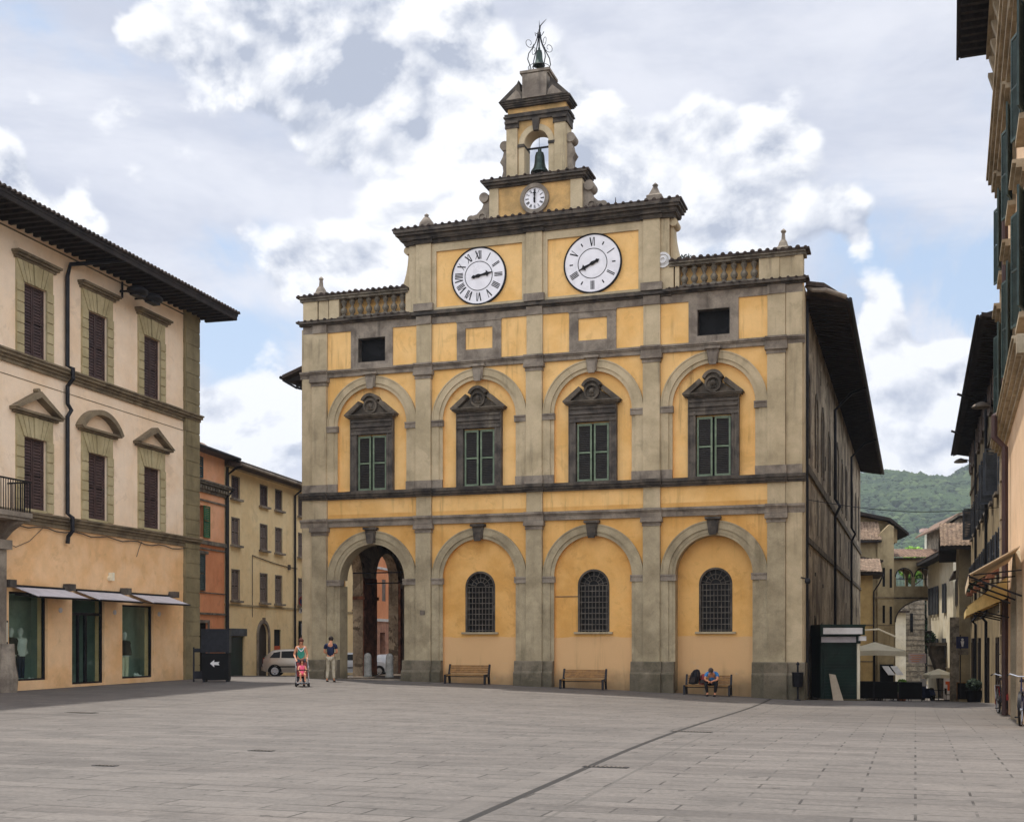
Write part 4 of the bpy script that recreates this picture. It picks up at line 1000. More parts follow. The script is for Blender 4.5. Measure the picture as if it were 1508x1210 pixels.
    # awnings
    for x0, x1 in ((-11.75, -9.0), (-8.4, -5.75), (-4.95, -2.35)):
        b = MB(); b.add([(x0, -.08, 3.46), (x1, -.08, 3.46), (x1+.0, -1.05, 3.13), (x0+.0, -1.05, 3.13), (x0, -.08, 3.44), (x1, -.08, 3.44), (x1, -1.05, 3.11), (x0, -1.05, 3.11)], [(0,1,2,3), (7,6,5,4), (0,4,5,1), (1,5,6,2), (2,6,7,3), (3,7,4,0)])
        aw = b.build('awning', M['awning'], B)
        b = MB(); b.box(x0-.03, x1+.03, -.12, -.0, 3.44, 3.52); b.tube([(x0, -1.05, 3.11), (x1, -1.05, 3.11)], .035, 6)
        for x in (x0+.1, x1-.1): b.tube([(x, -.05, 3.2), (x, -1.02, 3.1)], .02, 5)
        b.build('awning_frame', M['iron'], aw)
    for x in (-12.1, -8.95, -5.5, -2.1):
        b = MB(); b.box(x-.16, x+.16, -.34, -.05, 3.42, 3.66); b.box(x-.1, x+.1, -.08, 0, 3.44, 3.6); b.build('spotlight', M['surround'], B)
    for x in (-9.2, -5.95, -2.9):
        b = MB(); b.disc(x, 2.75, .09, -.03, 0, 14); b.build('alarm_plate', M['awning'], B)
    b = MB(); b.disc(-6.3, 4.0, .1, -.1, 0, 12); b.box(-6.36, -6.24, -.2, -.02, 3.9, 4.2); b.build('alarm_siren', M['cloth_cream'], B)
    b = MB(); b.box(-12.28, -12.0, -.06, 0, 1.6, 2.35); b.build('notice_case', M['iron'], B); MB().box(-12.25, -12.03, -.065, -.06, 1.66, 2.29).build('notice', M['cloth_cream'], B)
    # stone door surround at the picture edge, with a balcony above it
    b = MB(); b.box(-13.0, -12.45, -.35, 0, -.6, 4.6); b.lathe([(.34, .0), (.38, .5), (.3, 1.0), (.26, 1.6)], -12.5, -.35, 12); b.box(-13.1, -12.3, -.45, 0, 4.6, 4.9); b.box(-16.2, -15.7, -.35, 0, -.6, 4.6)
    b.build('stone_portal', M['grey'], B)
    b = MB(); b.box(-16.6, -11.9, -.9, 0, 5.62, 5.78); b.box(-16.55, -11.95, -.85, 0, 5.52, 5.62)
    for x in (-12.3, -16.2): b.xprof([(0, 4.95), (-.1, 4.95), (-.35, 5.2), (-.75, 5.45), (-.75, 5.52), (0, 5.52)], x-.16, x+.16)
    bc = b.build('balcony', M['grey'], B)
    b = MB(); x = -16.5
    while x < -11.9: b.box(x, x+.02, -.87, -.85, 5.78, 6.75); x += .115
    y = -.85
    while y < -.05: b.box(-11.95, -11.93, y, y+.02, 5.78, 6.75); y += .115
    b.box(-16.55, -11.92, -.89, -.84, 6.75, 6.8); b.box(-11.97, -11.92, -.85, 0, 6.75, 6.8); b.build('railing', M['iron'], bc)
left_building()

def mannequin(s, off, z, top, trousers, label, jacket=None):
    x, y = lpt(s, off); o = root('mannequin', label, 'mannequin', x, y, z, LD[2]+R(random.uniform(-20, 20)))
    b = MB()
    b.lathe([(.03, 1.78), (.09, 1.72), (.1, 1.62), (.06, 1.52), (.055, 1.46), (.17, 1.42), (.2, 1.36), (.17, 1.2), (.14, 1.05), (.18, .9), (.17, .82)], 0, 0, 12); b.build('torso', M['white'], o, True)
    b = MB(); b.lathe([(.06, 1.46), (.2, 1.42), (.235, 1.34), (.2, 1.15), (.19, .95), (.2, .88)], 0, 0, 12)
    for q in (-1, 1): b.tube([(q*.2, 0, 1.38), (q*.29, .02, 1.12), (q*.25, -.08, .9)], .06, 8, .045)
    b.build('jacket', top, o, True)
    b = MB()
    for q in (-1, 1): b.tube([(q*.09, 0, .9), (q*.11, 0, .5), (q*.1, 0, .08)], .095, 8, .06)
    b.build('trousers', trousers, o, True)
    b = MB(); b.lathe([(.25, 0), (.25, .02), (.02, .03)], 0, 0, 14); b.build('base', M['chrome'], o)
mannequin(-11.0, -.6, .36, M['blacktrs'], M['white'], 'shop mannequin in dark jacket and pale trousers in the left shop window')
mannequin(-10.25, -.8, .36, M['white'], M['navy'], 'shop mannequin in a white top beside the one in pale trousers')
for s_, z_, lab in ((-10.0, .3, 'pair of shoes on the floor of the left shop window'), (-3.6, .28, 'pale shoes on the floor of the shop window nearest the corner')):
    x, y = lpt(s_, -.5); o = root('shoes', lab, 'shoes', x, y, z_, LD[2])
    for k in (-1, 1): b = MB(); b.sph((k*.09, 0, .05), .05, .14, .05, 10, 6); b.sph((k*.09, .07, .1), .045, .06, .06, 8, 6); b.build('shoe', M['white'], o, True)
mannequin(-4.35, -.6, .26, M['blacktrs'], M['cloth_cream'], 'shop mannequin in black top in the shop window nearest the corner')

# ================================================================== STREET BEHIND, LEFT: orange house, straw house
SD = frame_dir(1120); SBX, SBY = -13.8, 70.0
def simple_win(B, c, z0, z1, hw, mat, sill=True, wallmat=None, frame='grey', pair=True, y=.06):
    b = MB(); f = .05
    b.box(c-hw-f, c-hw, -.02, .1, z0-f, z1+f); b.box(c+hw, c+hw+f, -.02, .1, z0-f, z1+f); b.box(c-hw, c+hw, -.02, .1, z1, z1+f); b.box(c-hw, c+hw, -.02, .1, z0-f, z0)
    w = b.build('window', M[frame], B)
    if pair: shutter_pair(w, c, z0, z1, hw, y, mat, slat=.09)
    MB().box(c-hw, c+hw, .12, .16, z0, z1).build('pane', M['black'], w)
    if sill: b = MB(); b.box(c-hw-.18, c+hw+.18, -.2, 0, z0-.16, z0-.06); b.build('sill', M['grey'], w)
    return w
def orange_house():
    B = root('orange_house', 'orange house with green shutters and a white dentil cornice behind the palazzo corner', 'house', SBX, SBY, 0, SD[2])
    w = MB(); ops = [(-9.25+o_, -8.3+o_, 6.9, 8.5, False) for o_ in (-3.5, 0)]
    wall(w, -15, -6.2, 6.6, 11.3, 0, .4, ops); shell(w, -15, -6.2, .4, 9, -1, 11.3, (6.6,)); w.build('upper_wall', M['orange'], B)
    w = MB(); wall(w, -15, -6.2, -1.2, 6.6, 0, .4, [(-9.3, -8.2, -.1, 2.6, False)]); w.build('lower_wall', M['orange_low'], B)
    b = MB(); steps(b, -15, -5.95, 9.45, [.08, .1, .08], [.12, .34, .4])
    x = -15
    while x < -6.1: b.box(x, x+.14, -.28, 0, 9.3, 9.45); x += .3
    b.box(-15, -6.0, -.08, 0, 9.15, 9.3); b.box(-15, -6.1, -.08, 0, 8.72, 8.8); b.box(-15, -6.1, -.12, 0, 6.55, 6.75); b.box(-15, -6.1, -.06, 0, 6.3, 6.38)
    b.box(-15, -6.15, -.08, 0, 3.02, 3.12); b.box(-15, -6.15, -.05, 0, 4.1, 4.15); b.build('cornice', M['ballstone'], B)
    b = MB(); b.box(-9.6, -9.25, .02, .06, 6.9, 8.5); b.build('opening', M['black'], B)
    for s, (a, c) in enumerate(((-8.85, -8.25),)):
        fr, sl = louvre(-8.75, -8.05, 6.9, 8.5, -.04, .09, .05); f_ = fr.build('shutter', M['shutgrn'], B); sl.build('louvre', M['shutgrn'], f_)
    fr, sl = louvre(-9.35, -8.8, 9.85, 10.9, -.02, .09, .05); f_ = fr.build('shutter', M['shutteal'], B); sl.build('louvre', M['shutteal'], f_)
    b = MB(); b.box(-9.5, -8.55, -.06, 0, 4.2, 6.1); b.box(-9.55, -8.4, -.16, 0, 6.05, 6.2); fb = b.build('window', M['ballstone'], B)
    fr, sl = louvre(-9.4, -8.7, 4.25, 6.0, -.06, .09, .05); sl.build('louvre', M['shutteal'], fr.build('shutter', M['shutteal'], fb))
    b = MB(); b.box(-9.45, -9.3, -.06, 0, 0, 2.7); b.box(-8.2, -8.05, -.06, 0, 0, 2.7); b.box(-9.45, -8.05, -.06, 0, 2.6, 2.75); b.build('door_frame', M['grey'], B); MB().box(-9.3, -8.2, .1, .14, -.2, 2.6).build('door', M['black'], B)
    b = MB(); b.xprof([(-.7, 11.25), (4.4, 12.9), (9.3, 11.25), (9.3, 11.15), (-.7, 11.15)], -15.2, -6.0); rf = b.build('roof', M['shutblue'], B)
    b = MB(); b.tube([(-15, -.75, 11.25), (-5.9, -.75, 11.2), (-5.8, -.5, 11.05), (-6.05, -.1, 10.8), (-6.12, -.1, 9.8), (-6.12, -.5, 9.6), (-6.12, -.1, 9.2), (-6.12, -.1, -.3)], .075, 6); b.build('downpipe', M['iron'], B)
    b = MB(); b.box(-7.5, -7.2, 1.0, 1.3, 11.5, 12.3); b.tube([(-7.6, 1.1, 12.3), (-7.35, 1.1, 12.65), (-7.1, 1.1, 12.3)], .06, 4); b.build('chimney', M['terracotta'], rf)
    b = MB(); b.box(-6.75, -6.3, .9, 1.4, 11.3, 11.8); b.xprof([(.8, 11.8), (1.15, 12.05), (1.5, 11.8)], -6.9, -6.2); b.build('chimney', M['tile_light'], rf)
orange_house()
def straw_house():
    B = root('straw_yellow_house', 'long straw yellow three storey house with brown shutters along the side street', 'house', SBX, SBY, 0, SD[2])
    cols = [-4.85, -1.08, 1.1, 4.7, 8.2, 11.5, 14.8]
    rows = [(9.32, 10.42), (6.85, 8.22), (3.9, 5.46)]
    w = MB()
    wall(w, -6.2, 18, 8.9, 10.95, 0, .35, [(c-.48, c+.48, 9.32, 10.42, False) for c in cols])
    wall(w, -6.2, 18, 6.3, 8.9, 0, .35, [(c-.48, c+.48, 6.85, 8.22, False) for c in cols])
    wall(w, -6.2, 18, 3.6, 6.3, 0, .35, [(c-.48, c+.48, 3.9, 5.46, False) for c in cols])
    wall(w, -6.2, 18, -1.5, 3.6, 0, .35, [(-5.75, -3.68, -1.5, 2.3, False), (-1.9, -.45, -1.5, 2.7, True), (.45, 1.5, .3, 2.35, False), (4.2, 5.6, -1.5, 2.6, False), (9, 10.4, -1.5, 2.6, False)])
    shell(w, -6.2, 18, .35, 9, -1.5, 10.95, (3.6, 6.3, 8.9)); w.build('wall', M['straw'], B)
    for z0, z1 in rows:
        for c in cols: simple_win(B, c, z0, z1, .48, M['shutgrey' if (c < -4 and z0 > 5 and z0 < 9) else 'shutbrown' if z0 > 9 else 'shutgrey'])
    b = MB(); b.box(-6.2, 18, -.05, 0, 3.55, 3.66); b.box(-6.2, 18, -.3, 0, 10.8, 10.95); b.build('string_course', M['rust'], B)
    b = MB(); b.xprof([(-.9, 10.95), (4.2, 12.4), (9.2, 10.95), (9.2, 10.85), (-.9, 10.82)], -6.2, 18.2); rf = b.build('roof', M['tile_dark'], B)
    b = MB(); b.tiles((-6.2, -.95, 11.0), (1, 0, 0), (0, 1, .285), 24, 5, .24, .05); b.build('roof_tiles', M['tile_dark'], rf)
    for x in (-6.0, 3.45, 12):
        b = MB(); b.tube([(x, -.9, 10.85), (x, -.5, 10.7), (x, -.1, 10.4), (x, -.1, .3)], .07, 6); b.build('downpipe', M['iron'], B)
    b = MB(); b.tube([(-6.2, -.93, 10.9), (18, -.93, 10.9)], .08, 6); b.build('gutter', M['grey'], rf)
    b = MB(); b.box(-5.75, -3.68, .1, .14, -1, 1.9); b.build('shutter_door', M['board'], B); MB().box(-5.85, -3.6, -.12, .1, 1.95, 2.35).build('door_canopy', M['shutblue'], B)
    b = MB(); b.ring(-1.17, 1.98, .72, .9, -.08, 0, n=16); b.box(-2.07, -1.89, -.08, 0, -.6, 1.98); b.box(-.45, -.27, -.08, 0, -.6, 1.98); b.box(-1.25, -1.1, -.14, 0, 2.65, 3.0); b.build('arched_door_frame', M['grey'], B); MB().box(-1.9, -.45, .1, .14, -1, 2.7).build('door', M['leather'], B)
    b = MB(); b.box(.45, 1.5, .08, .12, .3, 2.35); b.build('shop_pane', M['black'], B); MB().box(.55, 1.4, .02, .06, .3, 1.4).build('shop_board', M['redorange'], B)
    b = MB(); b.box(4.25, 5.5, -.12, .0, 1.0, 2.9); b.build('shop_board', M['black'], B); MB().box(4.4, 5.4, -.14, -.12, 2.05, 2.75).build('shop_panel', M['awning'], B)
    b = MB(); b.tube([(-2.7, -.04, 3.0), (-2.7, -.04, 6.4)], .02, 4); b.tube([(-2.7+.35*k, -.04, 6.4-.35*math.sin(PI*min(1, k/18)*.5)) for k in range(20)], .025, 4); b.box(2.5, 2.7, -.12, 0, 5.9, 6.2); b.build('cable', M['surround'], B)
    b = MB(); b.tube([(4.9, 0, 6.1), (4.9, -.5, 6.2)], .02, 5); b.lathe([(.02, 6.35), (.12, 6.2), (.2, 6.1), (.08, 6.05)], 4.9, -.5, 10); b.build('wall_lamp', M['ballstone'], B)
straw_house()
def back_house():
    o_ = 18.0
    B = root('rear_orange_house', 'deep orange house beyond the straw house, glimpsed through the portico arch', 'house', SBX+SD[0]*18.0, SBY+SD[1]*18, 0, SD[2])
    w = MB(); wall(w, 0, 22, 3.2, 9.5, -.3, .3, [(x, x+.9, 4.6, 6.2, False) for x in (2, 6, 10, 14, 18)]); shell(w, 0, 22, .3, 8, -1.5, 9.5); w.build('upper_wall', M['orange_low'], B)
    w = MB(); wall(w, 0, 22, -1.6, 3.2, -.3, .3, [(x, x+1.3, -1.5, 2.3, False) for x in (1.5, 7, 13, 18)]); w.build('lower_wall', surf('pinkish_brick', '#b98a72', '#a3755f', ns=1.5, fine=.3), B)
    for x in (2, 6, 10, 14, 18): 
        b = MB(); b.box(x, x+.9, -.28, -.2, 4.6, 6.2); wn = b.build('window', M['shutgrey'], B)
    b = MB(); b.box(0, 22, -.4, -.3, 3.1, 3.3); b.box(0, 22, -.4, -.3, 6.9, 7.05); b.build('string_course', M['white'], B)
    b = MB(); b.xprof([(-1, 9.5), (4, 11), (8.5, 9.5), (8.5, 9.4), (-1, 9.4)], -.1, 22); b.build('roof', M['tile_dark'], B)
back_house()

# ================================================================== RIGHT: near palazzo
RD = frame_dir(1400)
def near_right():
    B = root('tall_palazzo', 'tall cream palazzo at the right edge with green shutters, stone mouldings and deep eaves', 'building', 16.05, 40, 0, RD[2]+PI)
    # local x runs toward the camera (0 .. 22), local y into the building is to the right
    B.rotation_euler.z = RD[2]+PI
    # in this frame the street side is y > 0, so mirror: build with y positive outward
    W = lambda mb: mb
    L_ = 15.2
    ops1 = [(x-.55, x+.55, 8.9, 11.5, False) for x in (1.6, 8.0, 13.6)]
    ops2 = [(x-.55, x+.55, 13.2, 15.6, False) for x in (1.6, 8.0, 13.6)]
    w = MB(); wall(w, 0, L_, 5.2, 12.4, 0, .4, ops1); wall(w, 0, L_, 12.4, 21.2, 0, .4, ops2+[]); wall(w, 0, L_, -2, 5.2, 0, .4, [(3.0, 3.9, -2, 2.9, False), (8.9, 11.6, -2, 3.6, True)]); shell(w, 0, L_, .4, 13, -2, 21.2, (5.2, 12.4)); W(w).build('wall', M['r1wall'], B)
    b = MB(); steps(b, -.05, L_, 7.6, [.14, .12, .12, .1, .06], [.08, .16, .26, .34, .38]); W(b).build('string_course', M['r1trim'], B)
    b = MB(); steps(b, -.05, L_, 16.0, [.2, .2, .25, .16, .12], [.14, .24, .34, .44, .5]); W(b).build('string_course', M['r1trim'], B)
    b = MB(); steps(b, -.05, L_, 20.2, [.2, .2, .2, .2], [.1, .2, .34, .5])
    x = 0
    while x < L_: b.xprof([(0, 19.4), (-.2, 19.4), (-.45, 20.2), (0, 20.2)], x, x+.3); x += 1.2
    W(b).build('cornice', M['r1trim'], B)
    b = MB()
    for k in range(36): b.box(-.06 if k % 2 else -.03, .75 if k % 2 else .5, -.09, 0, -1.2+k*.62, -1.2+k*.62+.58); b.box(-.09, 0, .0, .5, -1.2+k*.62, -1.2+k*.62+.58)
    W(b).build('quoins', M['r1trim'], B)
    for z0, z1, ops in ((8.9, 11.5, ops1), (13.2, 15.6, ops2)):
        for a, e, _, _, _ in ops:
            c = (a+e)/2; b = MB(); b.box(a-.2, a, -.08, .1, z0-.1, z1+.2); b.box(e, e+.2, -.08, .1, z0-.1, z1+.2); b.box(a, e, -.08, .1, z1, z1+.2); steps(b, a-.3, e+.3, z1+.35, [.1, .1, .08], [.14, .26, .34]); b.box(a-.3, e+.3, -.2, 0, z0-.2, z0-.08)
            wn = W(b).build('window', M['r1trim'], B)
            q = MB(); q.box(a, e, .12, .16, z0, z1); W(q).build('pane', M['black'], wn)
            for s, xx in ((-1, a), (1, e)):
                fr, sl = louvre(0, .55, 0, z1-z0, .03, .08, .05); o = len(fr.v); fr.v += sl.v; fr.f += [tuple(o+i for i in f) for f in sl.f]
                sh = fr.build('shutter', M['shutteal'], wn, loc=(xx, -.09, z0)); sh.rotation_euler.z = R(-162) if s == -1 else R(-16)
    b = MB(); b.tube([(5.6, -.14, 15.9), (5.6, -.14, 8.3), (5.6, -.42, 8.1), (5.6, -.42, 7.5), (5.6, -.14, 7.2), (5.6, -.14, -.8)], .09, 7); W(b).build('downpipe', surf('brown_pipe', '#4c3530', '#3a2826', fine=.1, rough=.6), B)
    b = MB(); b.xprof([(-1.35, 21.3), (13, 23.5), (13, 23.3), (-1.35, 21.12)], -.35, L_); rf = W(b).build('roof', M['timber'], B)
    b = MB(); rafters(b, -.3, L_, -1.3, 0, 21.12, 21.12, .5, .16, .16); b.box(-.35, L_, -1.42, -1.34, 21.05, 21.36); W(b).build('rafters', M['timber'], rf)
    # ground floor: doorway surround, arch
    b = MB(); b.ring(10.25, 2.25, 1.35, 1.7, -.12, 0, n=16); b.box(8.55, 8.9, -.12, 0, -2, 2.25); b.box(11.6, 11.95, -.12, 0, -2, 2.25); b.box(2.7, 3.0, -.1, 0, -2, 3.1); b.box(3.9, 4.2, -.1, 0, -2, 3.1); b.box(2.7, 4.2, -.14, 0, 2.9, 3.15); W(b).build('door_surround', M['r1trim'], B)
    b = MB(); b.box(8.9, 11.6, .2, .25, -2, 3.6); b.box(3.0, 3.9, .2, .25, -2, 2.9); W(b).build('door', M['leather'], B)
    # folding awnings
    for x0, x1, zt, zb, out, m, lab in ((6.6, 12.7, 3.88, 3.25, 1.2, 'aw_pink', 'wide faded cream awning'), (.4, 6.2, 3.5, 2.66, 1.17, 'aw_yellow', 'ochre yellow awning')):
        b = MB(); b.add([(x0, -.1, zt), (x1, -.1, zt), (x1, -out, zb), (x0, -out, zb), (x0, -.1, zt-.03), (x1, -.1, zt-.03), (x1, -out, zb-.03), (x0, -out, zb-.03)], [(0,1,2,3), (7,6,5,4), (0,4,5,1), (1,5,6,2), (2,6,7,3), (3,7,4,0)])
        b.box(x0, x1, -out-.015, -out, zb-.26, zb)
        for xs in ((x0, x1-.02) if m == 'aw_yellow' else ()): b.add([(xs, -.1, zt), (xs, -out, zb), (xs, -out, zb-.26), (xs, -.1, zt-.6), (xs+.02, -.1, zt), (xs+.02, -out, zb), (xs+.02, -out, zb-.26), (xs+.02, -.1, zt-.6)], [(0,1,2,3), (7,6,5,4), (0,4,5,1), (1,5,6,2), (2,6,7,3), (3,7,4,0)])
        aw = W(b).build('awning', M[m], B); aw['label'] = lab
        b = MB(); b.tube([(x0, -out, zb-.03), (x1, -out, zb-.03)], .03, 6)
        for x in (x0+.15, (x0+x1)/2, x1-.15): b.tube([(x, -.05, zt-1.15), (x, -out, zb-.05)], .025, 5); b.tube([(x, -.05, zt-.55), (x, -out+.1, zb-.02)], .018, 5)
        W(b).build('awning_frame', M['iron'], aw)
    # end wall toward the square: windows, bands and quoins turn the corner
    for z in (7.6, 16.0): b = MB(); b.box(L_, L_+.3, -.3, 13, z+.1, z+.5); b.build('string_course', M['r1trim'], B)
    for z0, z1 in ((2.2, 4.4), (8.9, 11.5), (13.2, 15.6)):
        for y in (2.6, 6.4, 10.2):
            b = MB(); b.box(L_, L_+.08, y-.75, y-.55, z0-.1, z1+.2); b.box(L_, L_+.08, y+.55, y+.75, z0-.1, z1+.2); b.box(L_, L_+.08, y-.55, y+.55, z1, z1+.2); b.box(L_, L_+.25, y-.9, y+.9, z1+.35, z1+.55); b.box(L_, L_+.2, y-.85, y+.85, z0-.22, z0-.1)
            wn = b.build('window', M['r1trim'], B)
            q = MB(); q.box(L_, L_+.02, y-.55, y+.55, z0, z1); q.build('pane', M['dimglass'], wn)
            for s_ in (-1, 1):
                q = MB(); y0, y1 = sorted((y+s_*.02, y+s_*.54)); q.box(L_+.02, L_+.05, y0, y1, z0, z1); z = z0+.1
                while z < z1-.1: q.box(L_+.05, L_+.065, y0+.05, y1-.05, z, z+.05); z += .1
                q.build('shutter', M['shutteal'], wn)
    b = MB()
    for k in range(36): b.box(L_+.002, L_+.07, -.09, .75 if k % 2 else .5, -1.2+k*.62, -1.2+k*.62+.58)
    b.build('quoins', M['r1trim'], B)
    return B
near_right()

QD = frame_dir(1350)
def second_right():
    B = root('shuttered_townhouse', 'tall yellow brown townhouse with slate shutters and dark eaves past the tall palazzo', 'house', 28.9, 77, 0, QD[2]+PI)
    W = lambda mb: mb
    L_ = 34.6
    cols = [2.6, 6.2, 11.4, 15.2, 19.0, 23.2, 27.0, 31.0]
    w = MB(); wall(w, 0, L_, 11.4, 13.6, 0, .4, [(x-.5, x+.5, 12.0, 13.3, False) for x in cols]); wall(w, 0, L_, 7.0, 11.4, 0, .4, [(x-.5, x+.5, 7.9, 9.7, False) for x in cols])
    wall(w, 0, L_, -4, 7.0, 0, .4, [(x-.5, x+.5, 4.6, 6.2, False) for x in cols]); shell(w, 0, L_, .4, 10, -4, 13.6, (7, 11.4)); W(w).build('wall', M['brownhouse'], B)
    b = MB(); b.box(0, L_, -.08, 0, 10.8, 11.0); b.box(0, L_, -.12, 0, 3.2, 3.4); W(b).build('string_course', M['band'], B)
    for i, x in enumerate(cols):
        for z0, z1, m in ((12.0, 13.3, 'shutgrey'), (7.9, 9.7, 'shutblue'), (4.6, 6.2, 'shutblue')):
            b = MB(); b.box(x-.6, x-.5, -.05, .1, z0, z1); b.box(x+.5, x+.6, -.05, .1, z0, z1); b.box(x-.7, x+.7, -.15, .05, z0-.12, z0)
            wn = W(b).build('window', M['grey'], B)
            for s in (-1, 1):
                fr, sl = louvre(0, .5, 0, z1-z0, .03, .1, .05); o = len(fr.v); fr.v += sl.v; fr.f += [tuple(o+k for k in f) for f in sl.f]
                sh = fr.build('shutter', M[m], wn, loc=(x+s*.5, -.06, z0)); sh.rotation_euler.z = (R(-105) if s == -1 else R(-70)) if z0 > 7 and z0 < 9 and i in (0, 5, 6) else (R(-170) if s == -1 else R(-10))
            q = MB(); q.box(x-.5, x+.5, .14, .18, z0, z1); W(q).build('pane', M['black'], wn)
    # window boxes on the first floor
    for x in cols[1:]:
        b = MB(); b.box(x-.6, x+.6, -.45, -.15, 4.3, 4.5); W(b); o_ = b.build('flower_box', M['terracotta'], B)
        b = MB(); b.leaves((x, -.32, 4.65), .6, .22, .25, 90, .12, 0); b.build('foliage', M['leafdark'], o_)
    for x in (9.4, 20.2, 33.5):
        b = MB(); b.tube([(x, -.12, 13.4), (x, -.12, 3.0), (x, -.3, 2.8), (x, -.12, 2.6), (x, -.12, -2)], .08, 6); W(b).build('downpipe', M['iron'], B)
    for k in range(4):
        x = 4+k*8; b = MB(); b.box(x-.7, x+.7, -.05, .0, -3, 1.6-.0*k); b.box(x-.9, x-.7, -.1, 0, -3, 1.8); b.box(x+.7, x+.9, -.1, 0, -3, 1.8); b.box(x-.9, x+.9, -.1, 0, 1.6, 1.85); W(b).build('door', M['leather'], B)
    b = MB()
    for k in range(22): b.box(L_-.6 if k % 2 else L_-.4, L_+.03, -.08, 0, -1+k*.62, -1+k*.62+.57)
    W(b).build('quoins', M['r1trim'], B)
    b = MB(); b.xprof([(-1.05, 13.55), (10, 16.6), (10, 16.4), (-1.05, 13.4)], -.3, L_); rf = W(b).build('roof', M['timber'], B)
    b = MB(); rafters(b, -.3, L_, -1.0, 0, 13.62, 13.42, .45, .14, .14); b.tube([(-.3, -1.12, 13.5), (L_, -1.12, 13.5)], .07, 6)
    for x in (9.4, 20.2): b.tube([(x, -1.4, 13.45), (x, -.8, 13.2), (x, -.12, 12.9)], .06, 6)
    W(b).build('rafters', M['timber'], rf)
second_right()
def swan_lamp(s, z, out, lab):
    x, y = 28.9-QD[0]*s, 77-QD[1]*s
    o = root('street_lamp', lab, 'street lamp', x, y, z, QD[2]+PI, 'disc lamps on wall arms along the street')
    b = MB(); b.tube([(0, 0, 0), (0, -out*.5, .12), (0, -out, .1)], .035, 6); b.build('arm', M['iron'], o)
    b = MB(); b.lathe([(.06, .22), (.3, .12), (.42, 0), (.4, -.05), (.1, -.06)], 0, -out, 14); b.build('lamp_head', M['grey'], o, True)
swan_lamp(.3, 12.95, .6, 'grey disc street lamp on an arm at the far end of the shuttered townhouse')
swan_lamp(24, 12.1, .5, 'grey disc street lamp under the eaves above the shuttered windows')

# ================================================================== far end of the street
def place_box(px0, px1, Y, zt, zb, depth, mat, name, label, cat='house'):
    pass
def house3():
    B = root('low_tiled_house', 'small house with a steep tiled roof and dark gable beyond the shuttered townhouse', 'house', 28.75, 78.2, 0, QD[2]+PI)
    w = MB(); w.box(-6, .6, -.15, 6, -5, 7.6); w.prism([(-6, 7.6), (.6, 7.6), (-2, 8.9)], -.15, 6); w.build('wall', M['rust'], B)
    for xx in (-1.6, -3.2, -4.8):
        for z0, z1 in ((4.0, 5.8), (.6, 1.9)):
            b = MB(); b.box(xx-.32, xx+.32, -.22, -.1, z0, z1); wn = b.build('window', M['grey'], B); MB().box(xx-.24, xx+.24, -.235, -.22, z0+.08, z1-.08).build('pane', M['black'], wn)
    b = MB(); b.prism([(1.5, 7.62), (-2.0, 9.3), (-6.6, 7.3), (-6.6, 7.12), (-2.0, 9.12), (1.5, 7.45)], -1.25, 6.4); rf = b.build('roof', M['timber'], B)
    b = MB(); b.tiles((1.52, -1.3, 7.66), (0, 1, 0), (-3.5, 0, 1.68), 7.6, 3.9, .26, .06, .45); b.tiles((-6.65, -1.3, 7.32), (0, 1, 0), (4.6, 0, 2.0), 7.6, 5.0, .26, .06, .45); b.build('roof_tiles', M['tile_light'], rf)
    b = MB(); b.box(-.25, .35, -.7, -.15, -3, 3.2); b.build('wall_pier', M['rubble'], B)
    B = root('row_house', 'plain beige house in the right hand row between the tiled house and the balcony', 'house', 31.3, 84.0, 0, QD[2]+PI)
    w = MB(); w.box(-12, 0, .1, 6, -5, 6.4); w.build('wall', M['pale'], B)
    b = MB(); b.xprof([(-.9, 6.5), (6, 8.6), (6, 8.4), (-.9, 6.35)], -12.2, 0); b.build('roof', M['tile_dark'], B)
    for xx in (-2, -4.5, -7, -9.5):
        for z0, z1 in ((3.4, 5.0), (-.3, 1.1), (-3.6, -1.4)): b = MB(); b.box(xx-.35, xx+.35, .03, .1, z0, z1); b.build('window', M['shutgrey'], B)
house3()
def house5():
    B = root('gabled_house', 'taller grey brown house with a pale roof edge rising behind the tiled house', 'house', 39.1, 110, .95, R(-8))
    w = MB(); w.box(0, 9, 0, 9, 3, 11.2); w.prism([(.3, 11.2), (9, 11.2), (9, 13.0), (1.2, 11.8)], 0, 9); w.build('wall', M['rubble'], B)
    b = MB(); b.prism([(-.9, 10.9), (.9, 12.15), (9, 13.9), (9, 13.7), (.9, 11.95), (-.9, 10.75)], -.8, 10); b.build('roof', M['tile'], B)
    b = MB(); b.prism([(-1.0, 10.8), (.9, 12.05), (9, 12.25), (9, 12.1), (.9, 11.88), (-1.0, 10.66)], -.95, -.8); b.build('barge_board', M['ballstone'], B)
    b = MB(); b.box(2, 3, -.05, 0, 10, 11); b.build('window', M['black'], B)
house5()
H4 = frame_dir(1136)
